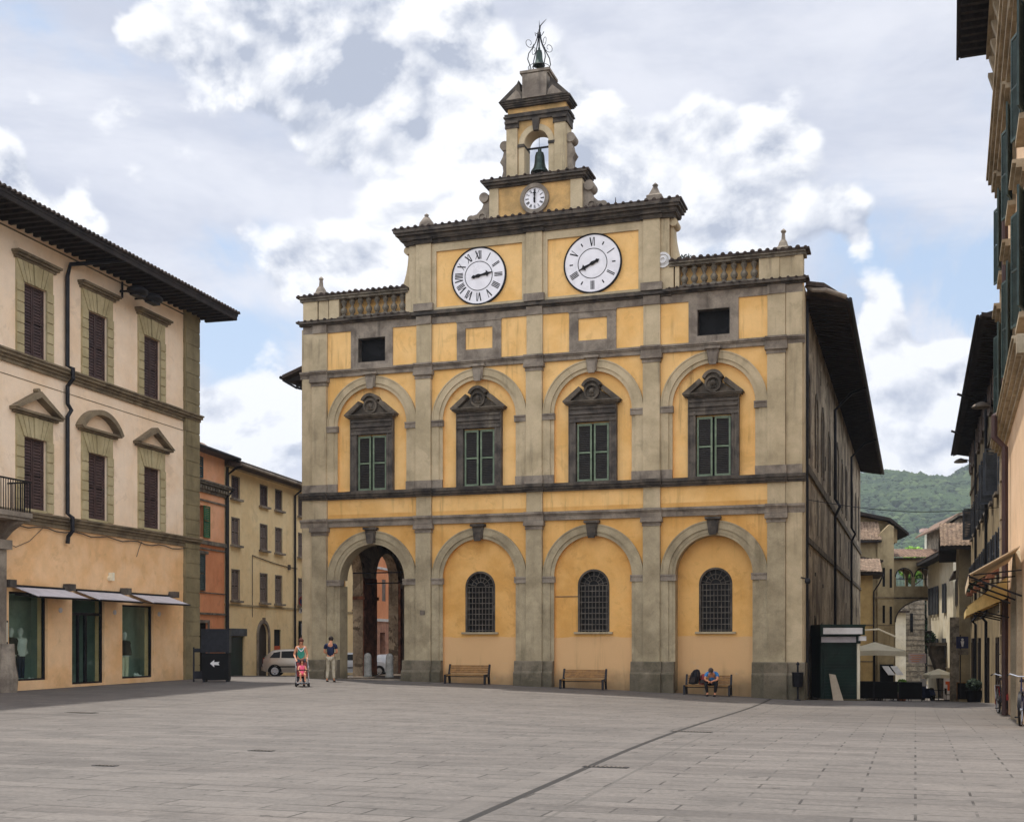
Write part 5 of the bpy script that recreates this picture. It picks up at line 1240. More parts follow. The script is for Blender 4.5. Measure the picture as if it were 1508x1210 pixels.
def house4():
    B = root('pale_shuttered_house', 'pale plaster house with slate shutters and a dark eave beside the bridge arch', 'house', 38.1, 112, 0, H4[2]+PI)
    w = MB(); w.box(-.2, 16, 0, 5, -6, 8.6); w.build('wall', M['pale'], B)
    for xx in (2.4, 4.6, 6.8, 11.5):
        for z0, z1 in ((4.0, 6.4), (.3, 1.9)):
            b = MB(); b.box(xx-.42, xx+.42, -.08, .02, z0, z1); wn = b.build('window', M['black'], B)
            for s in (-1, 1): q = MB(); x0 = xx+s*.44; q.box(min(x0, x0+s*.42), max(x0, x0+s*.42), -.16, -.08, z0, z1); q.build('shutter', M['shutblue'], wn)
    b = MB(); b.xprof([(-1.0, 8.75), (3, 10.6), (5.4, 8.8), (5.4, 8.6), (-1.0, 8.5)], -.6, 16.3); rf = b.build('roof', M['timber'], B)
    b = MB(); b.tiles((-.6, -1.02, 8.8), (1, 0, 0), (0, .9, .42), 16.8, 4.4, .28, .06, .45); b.build('roof_tiles', M['tile'], rf)
    # balcony on a heavy corbel
    b = MB(); b.box(9.2, 12.6, -1.3, 0, 1.3, 1.55); b.xprof([(0, -3.4), (-.35, -3.0), (-.6, -1.0), (-1.1, .5), (-1.25, 1.3), (0, 1.3)], 10.0, 12.0); bc = b.build('balcony', M['dark'], B)
    b = MB(); x = 9.2
    while x <= 12.6: b.box(x, x+.03, -1.3, -1.27, 1.55, 2.5); x += .14
    b.box(9.2, 12.6, -1.32, -1.26, 2.47, 2.53); b.build('railing', M['iron'], bc)
    b = MB(); b.leaves((10.9, -1.1, 1.9), 1.6, .4, .6, 320, .2, 0); b.build('plants', M['leafdark'], bc)
    b = MB(); b.box(-.1, 16, -.15, 0, -.6, -.45); b.build('string_course', M['band'], B)
house4()
def bridge():
    B = root('arched_bridge_house', 'bridge house with loggia arches spanning the street on a wide arch', 'bridge house', 35.13, 112, 0, 0)
    n = 24; cx, zs, rx, rz = 3.0, 3.4, 3.0, 2.1
    w = MB(); w.box(-2.4, 0, 0, 2.2, -7, 6.0)
    pa = [(cx-rx*math.cos(PI*i/n), zs+rz*math.sin(PI*i/n)) for i in range(n+1)]
    for i in range(n): w.prism([pa[i], pa[i+1], (pa[i+1][0], 6.0), (pa[i][0], 6.0)], 0, 2.2)
    w.box(6, 7, 0, 2.2, -7, 6.0)
    lo = [(.05+1.74*k, 1.55+1.74*k, 6.7, 8.3, True) for k in range(3)]
    wall(w, -2.4, 7, 6.0, 9.15, 0, .35, lo); wall(w, -2.4, 7, 6.0, 9.15, 1.9, 2.2, lo)
    w.build('wall', M['rust'], B)
    b = MB(); b.ring(0, 0, .985, 1.03, -.03, 0, 0, 180, 30); b.v = [(cx+v[0]*rx, v[1], zs+v[2]*rz) for v in b.v]; b.build('arch_edge', M['dark'], B)
    for k in range(3):
        c = .8+1.74*k; b = MB(); b.ring(c, 7.55, .75, .84, -.04, .02, n=16)
        x = c-.7
        while x < c+.72: b.box(x, x+.025, .1, .13, 6.7, 7.35); x += .13
        b.box(c-.75, c+.75, .09, .14, 7.35, 7.41); b.box(c-.03, c+.03, .1, .14, 7.35, 8.3); b.build('loggia_railing', M['iron'], B)
    b = MB(); b.box(-2.4, 7, -.06, 0, 5.55, 5.68); b.box(-2.4, 7, -.35, 2.5, 9.15, 9.28); b.build('string_course', M['dark'], B)
    b = MB(); b.tiles((-2.2, -.5, 9.3), (1, 0, 0), (0, .95, .3), 9.0, 3.0, .27, .06, .42); b.build('roof', M['tile'], B)
bridge()
def tower_house():
    B = root('tower_house', 'tall beige house with slit windows and a tiled lean-to roof beside the bridge', 'house', 31.2, 104, 0, R(-8))
    w = MB(); w.box(-.1, 1.25, 0, 9, -7, 10.6); w.box(-6, -.1, .25, 9, -7, 10.2); w.prism([(-8, 10.2), (1.9, 10.2), (1.9, 11.3), (1.0, 12.0), (-8, 14)], 2.2, 9)
    w.prism([(-.1, 10.6), (1.25, 10.6), (1.25, 11.4), (.9, 11.6)], .0, 2.2)
    w.build('wall', M['rust'], B)
    b = MB(); b.prism([(-8, 14.3), (1.2, 12.25), (2.7, 10.95), (2.7, 10.75), (1.1, 12.0), (-8, 14.05)], 1.2, 9.5); b.build('roof', M['timber'], B)
    b = MB(); b.tiles((-6.0, -.35, 10.25), (1, 0, 0), (0, .75, .62), 6.2, 2.6, .26, .07, .42); b.build('lean_to_roof', M['tile_light'], B)
    b = MB(); b.box(-6.0, .2, -.4, .25, 10.05, 10.22); b.build('eave', M['timber'], B)
    b = MB(); b.prism([(-6, 9.6), (.25, 8.5), (.25, 8.35), (-6, 9.4)], -.9, .25); b.build('canopy_roof', M['tile_dark'], B)
    for xx, z0, z1 in ((.42, 6.3, 7.9), (1.0, 6.2, 7.8), (.42, 3.2, 4.7), (1.0, 3.1, 4.6)):
        b = MB(); b.box(xx-.1, xx+.1, -.02, .1, z0, z1); b.build('slit_window', M['black'], B)
    b = MB(); b.box(-6, 1.3, -.06, .24, 5.3, 5.42); b.box(-.1, 1.3, -.04, 0, 3.0, 3.05); b.build('string_course', M['band'], B)
    for xx in (.35, 1.05):
        b = MB(); b.add([(xx-.1, -.1, -.45), (xx+.45, -.1, -.45), (xx+.85, -.9, -1.15), (xx+.3, -.9, -1.15), (xx-.1, -.1, -.49), (xx+.45, -.1, -.49), (xx+.85, -.9, -1.19), (xx+.3, -.9, -1.19)], [(0,1,2,3), (7,6,5,4), (0,4,5,1), (1,5,6,2), (2,6,7,3), (3,7,4,0)]); b.build('awning', M['white'], B)
    b = MB(); b.box(.1, 1.2, -.08, 0, -3.8, -.3); b.build('shop_door', M['black'], B)
tower_house()
def small_house():
    B = root('narrow_ochre_house', 'narrow ochre house with a low dark eave squeezed beside the palace side wall', 'house', 28.0, 97.5, 0, R(-14))
    w = MB(); w.box(-6, .75, 0, 6, -7, 6.9); w.build('wall', M['ochrehouse'], B)
    b = MB(); b.prism([(-6, 7.9), (1.5, 7.1), (1.5, 6.9), (-6, 7.2)], -1.1, 6.3); b.box(-6, 1.5, -1.1, -1.0, 6.1, 6.9) if False else None; rf = b.build('roof', M['timber'], B)
    b = MB(); b.tiles((-6, -1.2, 7.25), (1, 0, -.02), (0, .94, .3), 7.4, 4, .26, .06, .42); b.build('roof_tiles', M['tile_light'], rf)
    b = MB(); b.box(-6, .8, -.05, 0, 2.9, 3.0); b.box(-6, .8, -.05, 0, .0, .1); b.build('string_course', M['band'], B)
    b = MB(); b.tube([(1.5, -1.0, 6.9), (1.2, -.6, 6.2), (.82, -.1, 5.6), (.82, -.1, -4)], .06, 6); b.build('downpipe', M['iron'], B)
small_house()
def stone_tower():
    B = root('grey_stone_building', 'grey coursed stone building seen through the bridge arch', 'building', 41.45, 130, 0, R(-8))
    w = MB(); w.box(0, 2.35, 0, 6, -8, 7.2); w.build('wall', M['rubble'], B)
    b = MB(); z = -6
    while z < 7.0: b.box(0, 2.4, -.05, .0, z, z+.12); z += .55
    b.build('stone_courses', M['ballstone'], B)
    b = MB(); b.box(.85, 1.15, -.07, 0, 2.6, 4.6); b.build('slit_window', M['black'], B)
    B2 = root('cream_end_house', 'sliver of a cream house left of the grey stone building, inside the arch', 'house', 37.2, 127, 0, R(-8))
    w = MB(); w.box(-2, 3.6, 0, 5, -8, 4.6); w.build('wall', M['pale'], B2)
    b = MB(); b.prism([(-2.5, 4.6), (3.9, 4.6), (3.9, 4.8), (-2.5, 4.8)], -.5, 5.5); b.build('roof', M['tile_dark'], B2)
    B3 = root('distant_end_house', 'low brown house closing the street beyond the arch', 'house', 55, 175, 0, R(-10))
    w = MB(); w.box(-16, 8, 0, 6, -10, 3.0); w.build('wall', M['brownhouse'], B3)
    b = MB(); b.prism([(-16.5, 3), (8.5, 3), (8.5, 3.2), (-16.5, 3.2)], -.6, 6); b.build('roof', M['tile'], B3)
stone_tower()
def hill_villa():
    B = root('hillside_villa', 'tiny pale villa with a flat pink roof among the trees on the hillside', 'villa', 306, 900, 72, R(-5)); B.scale = (.62, .62, .62)
    w = MB(); w.box(0, 20, 0, 14, -10, 16); w.build('wall', M['pale'], B)
    b = MB(); b.box(-6, 14, -1, 15, 16, 20); b.build('roof', surf('villa_roof', '#c9a592', '#b8927f', fine=.1), B)
hill_villa()

def tree(name, label, x, y, z, h, rx, rz, mat, n, size, trunk_h, group=None, seed=1):
    random.seed(seed)
    o = root(name, label, 'tree', x, y, z, 0, group)
    b = MB(); b.tube([(0, 0, -1), (.05, 0, trunk_h*.5), (-.05, .05, trunk_h), (0, 0, h*.8)], [.22, .17, .13, .04], 8)
    for k in range(7):
        a = k*2.4; zz = trunk_h*.8+(h-trunk_h)*k/9; b.tube([(0, 0, zz), (math.cos(a)*rx*.4, math.sin(a)*rx*.4, zz+.5), (math.cos(a)*rx*.75, math.sin(a)*rx*.75, zz+.9)], [.08, .05, .02], 5)
    b.build('trunk', M['trunk'], o)
    b = MB(); cz = trunk_h+(h-trunk_h)*.5
    for k in range(14):
        a = random.uniform(0, 2*PI); rr = rx*random.uniform(.1, .65); q = (math.cos(a)*rr, math.sin(a)*rr, cz+rz*random.uniform(-.75, .8))
        b.leaves(q, rx*.45, rx*.45, rz*.32, n//14, size, .2)
    b.build('crown', mat, o)
tree('cypress_tree', 'dark green tree standing beyond the bridge arch', 45.0, 133, -5.5, 12.5, 1.7, 5.5, M['leafdark'], 5000, .45, 1.5, seed=3)
tree('garden_tree', 'bright green tree top showing above the bridge roof', 45.0, 137, -5, 17.6, 1.6, 2.2, M['leafbright'], 3200, .4, 12.5, seed=8)
tree('cypress_tree', 'dark tree seen through the loggia arches of the bridge', 41.5, 150, -5.5, 13.5, 3.5, 4.5, M['leaf'], 3500, .5, 5, seed=12)

# ================================================================== PEOPLE
def skinned(name, chains, mat, parent, sub=2):
    """one continuous skinned surface; chains share their first vertex by name"""
    vs = []; es = []; rs = []; idx = {}
    for ch in chains:
        prev = None
        for item in ch:
            if isinstance(item, str): i = idx[item]
            else:
                nm, p, r = item; i = len(vs); vs.append(p); rs.append(r if isinstance(r, tuple) else (r, r))
                if nm: idx[nm] = i
            if prev is not None: es.append((prev, i))
            prev = i
    me = bpy.data.meshes.new(name); me.from_pydata(vs, es, []); me.materials.append(mat)
    o = bpy.data.objects.new(name, me); COL.objects.link(o); o.parent = parent
    md = o.modifiers.new('Skin', 'SKIN'); md.use_smooth_shade = True
    sv = me.skin_vertices[0].data
    for i, r in enumerate(rs): sv[i].radius = r
    sv[0].use_root = True
    s2 = o.modifiers.new('Subdivision', 'SUBSURF'); s2.levels = sub; s2.render_levels = sub
    return o
def V3(*a): return Vector(a)
def person(label, x, y, z, rz, J, shirt, trousers, hair, shoes, sleeves='short', long_hair=False, scale=1, group=None, neck=False):
    """J: joints in a frame where the person faces -y: pelvis, chest, neck, head, and per side sh, el, wr, hip, kn, an"""
    o = root('person', label, 'person', x, y, z, rz, group); o.scale = (scale,)*3
    P = {k: Vector(v) for k, v in J.items()}
    pel, ch, nk, hd = P['pelvis'], P['chest'], P['neck'], P['head']
    mid = (pel+ch)/2; hdir = (hd-nk).normalized()
    face = Vector(J.get('face', (0, -1, 0)))
    chains = [[('pel', pel, (.135, .10)), ('mid', mid, (.12, .095)), ('ch', ch, (.15, .11)), ('nk', nk, .052), ('jaw', hd-hdir*.06+face*.02, (.062, .07)), ('hd', hd+hdir*.03, (.078, .092)), (None, hd+hdir*.10, (.06, .07))],
              ['hd', (None, hd+face*.115-hdir*.01, .012)]]
    for s in ('l', 'r'):
        q = 1 if s == 'l' else -1
        sh, el, wr, hp, kn, an = (P[s+k] for k in ('sh', 'el', 'wr', 'hip', 'kn', 'an'))
        fd = (wr-el).normalized(); toe = Vector(J.get('toe_'+s, (0, -.2, -.05)))
        chains.append(['ch', (s+'sh', sh, .058), (None, (sh+el)/2, .047), (s+'el', el, .04), (None, (el*.4+wr*.6), .034), (s+'wr', wr, .025), (s+'pm', wr+fd*.07, (.034, .018))])
        side = fd.cross(face).normalized() if fd.cross(face).length > .05 else Vector((1, 0, 0))
        for k, (off, ln) in enumerate(((-.027, .062), (-.009, .072), (.009, .068), (.027, .055))):
            b0 = wr+fd*.1+side*off; chains.append([s+'pm', (None, b0, .009), (None, b0+fd*ln*.5+face*.008, .008), (None, b0+fd*ln+face*.022, .007)])
        chains.append([s+'wr', (None, wr+fd*.035-side*.04*q, .010), (None, wr+fd*.075-side*.052*q, .008)])
        chains.append(['pel', (s+'hip', hp, .088), (None, (hp+kn)/2, .075), (s+'kn', kn, .055), (None, (kn*.6+an*.4), .052), (s+'an', an, .036), (None, an+toe*.5+Vector((0, 0, -.03)), .036), (None, an+toe+Vector((0, 0, -.02)), .03)])
    body = skinned('body', chains, M['skin'], o)
    # clothing follows the same joints, a little larger
    top = [[('ch', ch, (.178, .14)), ('mid', mid, (.145, .118)), (None, pel+(pel-mid)*.3, (.17, .135))], ['ch', (None, nk-(nk-ch)*(.5 if sleeves == 'none' else .16), (.085, .075) if sleeves == 'none' else (.088, .085))]]
    for s in ('l', 'r'):
        sh, el, wr = P[s+'sh'], P[s+'el'], P[s+'wr']
        c = ['ch', (None, ch+(sh-ch)*.55+Vector((0, 0, .03)), .1), (None, sh, .082)]
        if sleeves == 'short': c.append((None, sh+(el-sh)*.62, .068))
        elif sleeves == 'long': c += [(None, el, .055), (None, el+(wr-el)*.9, .04)]
        else: c = ['ch', (None, ch+(sh-ch)*.72+Vector((0, 0, .02)), .05)]
        top.append(c)
    skinned('shirt', top, shirt, o, 1)
    leg = [[('pel', pel, (.15, .115)), ]]
    for s in ('l', 'r'):
        hp, kn, an = P[s+'hip'], P[s+'kn'], P[s+'an']
        leg.append(['pel', (None, hp, .1), (None, (hp+kn)/2, .09), (None, kn, .072), (None, (kn+an)/2, .068), (None, an+(kn-an)*.08, .058)])
    skinned('trousers', leg, trousers, o, 1)
    b = MB(); b.sph(tuple(hd+hdir*.055-face*.022), .098, .105, .10, 14, 10)
    if long_hair: b.sph(tuple(hd-face*.07-hdir*.06), .085, .05, .13, 12, 8); b.sph(tuple(hd+hdir*.14-face*.05), .04, .04, .04, 10, 6)
    b.build('hair', hair, o, True)
    b = MB()
    for s in ('l', 'r'):
        an = P[s+'an']; toe = Vector(J.get('toe_'+s, (0, -.2, -.05))); c = an+toe*.38; b0 = MB().sph((0, 0, 0), .052, .14, .045, 10, 6)
        a = math.atan2(toe.x, -toe.y)
        b0.v = [(v[0]*math.cos(a)-v[1]*math.sin(a)*1+c.x if False else c.x+v[0]*math.cos(a)+v[1]*-math.sin(a), c.y+v[0]*math.sin(a)+v[1]*math.cos(a), c.z+v[2]-.045) for v in b0.v]
        b0.build('shoe', shoes, o, True)
    e = MB()
    sd = hdir.cross(face).normalized()
    for q in (-1, 1): e.sph(tuple(hd+face*.092+sd*q*.032+hdir*.01), .011, .008, .009, 8, 6)
    e.build('eyes', M['ink'], o, True)
    return o

STAND = dict(pelvis=(0, 0, .96), chest=(0, .01, 1.32), neck=(0, .01, 1.5), head=(0, -.01, 1.62),
    lsh=(.18, .01, 1.42), lel=(.24, .04, 1.14), lwr=(.22, -.12, .92), rsh=(-.18, .01, 1.42), rel=(-.24, .04, 1.14), rwr=(-.22, -.12, .92),
    lhip=(.09, 0, .9), lkn=(.11, -.02, .5), lan=(.12, .02, .08), rhip=(-.09, 0, .9), rkn=(-.1, -.02, .5), ran=(-.12, .02, .08))
# man with his back to the camera, looking down at something held in front
J = dict(STAND); J.update(head=(0, -.05, 1.60), lel=(.25, .02, 1.13), lwr=(.12, -.24, 1.1), rel=(-.25, .02, 1.13), rwr=(-.12, -.24, 1.1), lan=(.14, .03, .08), ran=(-.13, .02, .08), face=(0, -.95, -.3))
def at(px, py):                          # ground point under an image position
    Y = 30.0
    for _ in range(60): X = (px-754)/FPX*Y; z = gz(X, Y); Y = Y*.5+.5*(HC-z)*FPX/(py-943)
    return X, Y, gz(X, Y)
x, y, z = at(487, 1003.5)
person('man in a navy polo shirt and beige trousers, back turned, by the arch', x, y, z, R(178), J, M['navy'], M['khaki'], M['hairdark'], M['leather'], scale=1.03)
# woman pushing a stroller
x, y, z = at(443, 1009.5)
W_ = dict(STAND); W_.update(chest=(0, -.03, 1.30), neck=(0, -.05, 1.47), head=(0, -.1, 1.58), face=(0, -.97, -.25), lel=(.24, -.02, 1.12), lwr=(.2, -.26, .98), rel=(-.24, -.02, 1.12), rwr=(-.2, -.26, .98), lkn=(.1, -.12, .5), lan=(.1, -.12, .08), rkn=(-.1, .02, .5), ran=(-.1, .26, .12), lsh=(.16, -.02, 1.39), rsh=(-.16, -.02, 1.39))
wa = R(14)
wm = person('woman in a teal and white sleeveless top and grey jeans pushing a red stroller', x, y, z, wa, W_, M['teal'], M['denim'], M['hairauburn'], M['blacktrs'], sleeves='none', long_hair=True, scale=1.0)
b = MB()
for s in (-1, 1): b.tube([(s*.13, -.13, 1.42), (s*.07, -.15, 1.32), (0, -.155, 1.25)], .018, 6)
b.build('neckline', M['tealwhite'], wm)
def stroller(x, y, z, rz):
    o = root('stroller', 'red and white baby stroller with small black wheels pushed by the woman', 'stroller', x, y, z, rz)
    b = MB()
    for s in (-1, 1):
        b.tube([(s*.22, .42, 1.0), (s*.22, .3, .9), (s*.22, -.28, .12)], .014, 6); b.tube([(s*.22, .22, .1), (s*.22, .0, .5), (s*.22, -.12, .72)], .014, 6); b.tube([(s*.22, .42, 1.0), (s*.22, .47, .98)], .02, 6)
    b.tube([(-.22, .22, .12), (.22, .22, .12)], .01, 5); b.tube([(-.22, -.28, .14), (.22, -.28, .14)], .01, 5); b.build('frame', M['chrome'], o)
    for s in (-1, 1):
        for yy in (-.3, .24):
            b = MB(); b.ring(0, 0, .035, .075, -.02, .02, 0, 360, 14); b.v = [(s*.22+v[1], yy+v[0], .078+v[2]) for v in b.v]; b.build('wheel', M['rubber'], o)
            
    b = MB(); b.add([(-.18, -.2, .38), (.18, -.2, .38), (.18, .08, .36), (-.18, .08, .36), (-.18, -.2, .42), (.18, -.2, .42), (.18, .08, .40), (-.18, .08, .40)], [(0,1,2,3), (4,5,6,7), (0,1,5,4), (1,2,6,5), (2,3,7,6), (3,0,4,7)])
    b.add([(-.18, .08, .38), (.18, .08, .38), (.18, .24, .86), (-.18, .24, .86), (-.18, .12, .36), (.18, .12, .36), (.18, .28, .86), (-.18, .28, .86)], [(0,1,2,3), (4,5,6,7), (0,1,5,4), (1,2,6,5), (2,3,7,6), (3,0,4,7)]); b.build('seat', M['redpaint'], o)
    b = MB(); b.box(-.17, .17, -.42, -.3, .1, .13); b.tube([(-.2, -.24, .58), (0, -.3, .6), (.2, -.24, .58)], .018, 6); b.build('footrest', M['rubber'], o)
    b = MB(); b.box(-.16, .16, .2, .45, .3, .5); b.build('basket', M['blacktrs'], o)
fx, fy = math.sin(wa), -math.cos(wa)
sx_, sy_ = x+fx*.68, y+fy*.68
stroller(sx_, sy_, z, wa)
C_ = dict(pelvis=(0, .02, .44), chest=(0, .1, .66), neck=(0, .12, .78), head=(0, .11, .87), lsh=(.1, .1, .73), lel=(.14, .0, .6), lwr=(.09, -.1, .52), rsh=(-.1, .1, .73), rel=(-.14, 0, .6), rwr=(-.09, -.1, .52),
    lhip=(.06, 0, .44), lkn=(.08, -.22, .45), lan=(.08, -.28, .22), rhip=(-.06, 0, .44), rkn=(-.08, -.22, .45), ran=(-.08, -.28, .22), toe_l=(0, -.1, -.01), toe_r=(0, -.1, -.01))
def child(x, y, z, rz):
    o = root('person', 'small child in a pink top sitting in the stroller', 'person', x, y, z, rz)
    P = {k: Vector(v) for k, v in C_.items()}
    ch = [[('pel', P['pelvis'], .085), ('ch', P['chest'], (.085, .07)), ('nk', P['neck'], .035), ('hd', P['head'], .075), (None, P['head']+V3(0, .01, .06), .05)], ['hd', (None, P['head']+V3(0, -.085, 0), .01)]]
    for s in 'lr':
        ch.append(['ch', (None, P[s+'sh'], .035), (None, P[s+'el'], .03), ('w'+s, P[s+'wr'], .02), ('p'+s, P[s+'wr']+V3(0, -.03, 0), .02)])
        for k in range(5): ch.append(['p'+s, (None, P[s+'wr']+V3((k-2)*.012, -.06, -.004*abs(k-2)), .006)])
        ch.append(['pel', (None, P[s+'hip'], .055), (None, P[s+'kn'], .042), (None, P[s+'an'], .028), (None, P[s+'an']+V3(0, -.07, -.02), .024)])
    skinned('body', ch, M['skin'], o)
    t_ = [[('pel', P['pelvis'], .1), ('ch', P['chest'], (.1, .085)), (None, P['neck']-V3(0, 0, .04), .05)]]
    for s in 'lr': t_.append(['ch', (None, P[s+'sh'], .045), (None, (P[s+'sh']+P[s+'el'])/2, .04)]); t_.append(['pel', (None, P[s+'hip']+V3(0, -.08, 0), .065)])
    skinned('dress', t_, M['pink'], o, 1)
    b = MB(); b.sph((0, .135, .9), .082, .085, .08, 12, 8); b.build('hair', M['hairauburn'], o, True)
child(sx_, sy_, z, wa)

# ================================================================== BENCHES
def bench(x, y, z, rz, label, src=None):
    if src is not None:
        c = copy_tree(src); c.location = (x, y, z); c.rotation_euler = (0, 0, rz); c['label'] = label; return c
    o = root('park_bench', label, 'bench', x, y, z, rz, 'benches along the palace wall')
    b = MB()
    for k in range(5): b.box(-.82, .82, -.42+k*.085, -.42+k*.085+.07, .42, .455)
    b.build('seat', M['wood'], o)
    b = MB()
    for k in range(4): yy = .02+k*.03; zz = .53+k*.095; b.add([(-.82, yy, zz), (.82, yy, zz), (.82, yy+.028, zz+.08), (-.82, yy+.028, zz+.08), (-.82, yy+.03, zz-.005), (.82, yy+.03, zz-.005), (.82, yy+.058, zz+.075), (-.82, yy+.058, zz+.075)], [(0,1,2,3), (7,6,5,4), (0,4,5,1), (1,5,6,2), (2,6,7,3), (3,7,4,0)])
    b.build('backrest', M['wood'], o)
    for s in (-1, 1):
        b = MB(); x0 = s*.84
        b.prism([(0, 0), (0, 0)], 0, 0) if False else None
        b.add([(x0-.035, p[0], p[1]) for p in ((-.48, 0), (-.38, 0), (-.34, .36), (.0, .36), (.06, 0), (.16, 0), (.1, .42), (.2, .92), (.14, .94), (.0, .48), (-.46, .46), (-.46, .38))]+[(x0+.035, p[0], p[1]) for p in ((-.48, 0), (-.38, 0), (-.34, .36), (.0, .36), (.06, 0), (.16, 0), (.1, .42), (.2, .92), (.14, .94), (.0, .48), (-.46, .46), (-.46, .38))],
              [tuple(range(12)), tuple(range(23, 11, -1))]+[(i, (i+1) % 12, (i+1) % 12+12, i+12) for i in range(12)])
        b.build('leg', M['iron'], o)
    b = MB(); b.tube([(-.84, -.1, .36), (.84, -.1, .36)], .02, 6); b.build('stretcher', M['iron'], o)
    return o
def pl(lu, ln):                           # palace frame to world
    return P0[0]+UX*lu+NX*ln, P0[1]+UY*lu+NY*ln
bs = []
for k, (lu, lab) in enumerate(((-12.98, 'wooden slatted bench under the arched window nearest the open portico'), (-8.2, 'wooden slatted bench under the middle arched window, empty'), (-3.42, 'wooden slatted bench with a seated man and backpack on it'))):
    X, Y = pl(lu, -.75 if k < 2 else -.55); bs.append(bench(X, Y, gz(X, Y), ROTP, lab, bs[0] if bs else None)); bs[-1].scale = (1, 1, .84)
X, Y = pl(-3.22, -.75)
Q = dict(pelvis=(0, .0, .5), chest=(0, -.22, .78), neck=(0, -.35, .88), head=(0, -.45, .93), face=(0, -.8, -.6), lsh=(.19, -.24, .84), lel=(.24, -.42, .62), lwr=(.06, -.54, .56), rsh=(-.19, -.24, .84), rel=(-.24, -.42, .62), rwr=(-.06, -.54, .56),
    lhip=(.1, -.04, .48), lkn=(.2, -.46, .5), lan=(.14, -.42, .09), rhip=(-.1, -.04, .48), rkn=(-.2, -.46, .5), ran=(-.14, -.38, .09))
person('man in a blue shirt and black trousers hunched forward on the bench', X, Y, gz(X, Y), ROTP, Q, M['bluecot'], M['blacktrs'], M['hairgrey'], M['blacktrs'])
def bag(lu, ln, z, name, lab, mat, s, lean):
    X, Y = pl(lu, ln); o = root(name, lab, 'bag', X, Y, gz(X, Y)+z, ROTP)
    b = MB(); b.lathe([(.02*s, 0), (.17*s, .03*s), (.19*s, .2*s), (.17*s, .4*s), (.1*s, .52*s), (.02*s, .55*s)], 0, 0, 10); b.v = [(v[0]+v[2]*lean, v[1]*.7, v[2]) for v in b.v]; b.build('pouch', mat, o, True)
    b = MB(); b.tube([(-.1*s, -.12*s, .1*s), (-.12*s+lean*.3, -.18*s, .3*s), (-.06*s+lean*.4, -.1*s, .48*s)], .018*s, 6); b.tube([(.1*s, -.12*s, .1*s), (.14*s+lean*.3, -.18*s, .3*s), (.08*s+lean*.4, -.1*s, .48*s)], .018*s, 6); b.box(-.1*s, .1*s, -.16*s, -.1*s, .08*s, .26*s); b.build('straps', M['leather'], o)
bag(-3.95, -.85, .39, 'backpack', 'black backpack leaning on the bench beside the seated man', M['blacktrs'], 1.05, .25)
bag(-3.62, -.7, .39, 'shoulder_bag', 'dark red bag between the backpack and the seated man', M['redpaint'], .75, .1)

# ================================================================== LITTER BIN, BOLLARDS, BLACK CABINET, SIGNS
def litter_bin():
    X, Y = pl(-.12, -.62); o = root('litter_bin', 'dark metal litter bin on a post at the palace corner', 'litter bin', X, Y, gz(X, Y), ROTP)
    b = MB(); b.tube([(0, 0, 0), (0, 0, 1.3)], .035, 8); b.lathe([(.05, 1.3), (.07, 1.34), (.02, 1.42)], 0, 0, 8); b.lathe([(.12, 0), (.12, .03), (.04, .05)], 0, 0, 10); b.build('post', M['iron'], o)
    b = MB(); b.lathe([(.16, .5), (.19, .54), (.21, .98), (.22, 1.0), (.22, 1.04), (.19, 1.04)], 0, -.02, 14); b.build('bin', M['iron'], o, True)
litter_bin()
def bollard(lu, ln, lab, src=None):
    X, Y = pl(lu, ln)
    if src: c = copy_tree(src); c.location = (X, Y, gz(X, Y)+.1); c['label'] = lab; return c
    o = root('bollard', lab, 'bollard', X, Y, gz(X, Y)+.1, ROTP, 'stone bollards in the portico arch')
    b = MB(); b.lathe([(.17, 0), (.19, .04), (.17, .1), (.16, .85), (.14, .94), (.08, 1.0), (.02, 1.02)], 0, 0, 14); b.build('shaft', M['bollard'], o, True); return o
b0 = bollard(-17.95, .45, 'left of two grey stone bollards in the open portico arch')
bollard(-16.95, .45, 'right of two grey stone bollards in the open portico arch', b0)
def cabinet():
    x, y, z = at(319, 1003.5); o = root('black_cabinet', 'black metal street cabinet with a white arrow beside the palazzo corner', 'cabinet', x, y, z, R(4))
    b = MB(); b.box(-.5, .5, -.3, .3, .08, 1.12); b.build('body', M['black'], o)
    for s in (-1, 1): b = MB(); b.box(s*.44-.05, s*.44+.05, -.25, .25, 0, .08); b.build('leg', M['iron'], o)
    b = MB(); b.box(-.54, .52, -.26, .3, 1.14, 2.02); b.box(-.56, .54, -.28, .32, 2.02, 2.06); b.box(-.48, .46, -.275, -.26, 1.2, 1.96); b.build('upper_panel', M['iron'], o)
    b = MB(); b.prism([(-.2, .72), (-.04, .86), (-.04, .77), (.16, .79), (.12, .72), (.16, .65), (-.04, .67), (-.04, .58)], -.312, -.302); b.build('arrow', M['white'], o)
    b = MB(); b.box(-.9, -.84, -.05, .0, 0, 1.35); b.box(-.84, -.5, -.05, -.02, 1.15, 1.3); b.box(-.84, -.52, -.06, -.03, .12, .42); b.build('side_rail', M['iron'], o)
cabinet()
def planter(px, py, r, h, lab, mat='terracotta', lf='leaf', pr=.32, ph=.45):
    x, y, z = at(px, py); o = root('potted_plant', lab, 'potted plant', x, y, z, 0)
    b = MB(); b.lathe([(pr*.75, 0), (pr*.8, .03), (pr, ph-.05), (pr*1.08, ph-.03), (pr*1.08, ph), (pr*.9, ph), (pr*.85, ph-.06)], 0, 0, 14); b.build('pot', M[mat], o)
    b = MB(); b.tube([(0, 0, ph-.1), (0, 0, ph+h*.4)], .03, 5)
    for k in range(5): b.tube([(0, 0, ph), (r*.5*math.cos(k*1.3), r*.5*math.sin(k*1.3), ph+h*.5)], .012, 4)
    b.build('stem', M['trunk'], o)
    b = MB(); b.leaves((0, 0, ph+h*.5), r, r, h*.55, 520, .13, .1); b.build('foliage', M[lf], o)
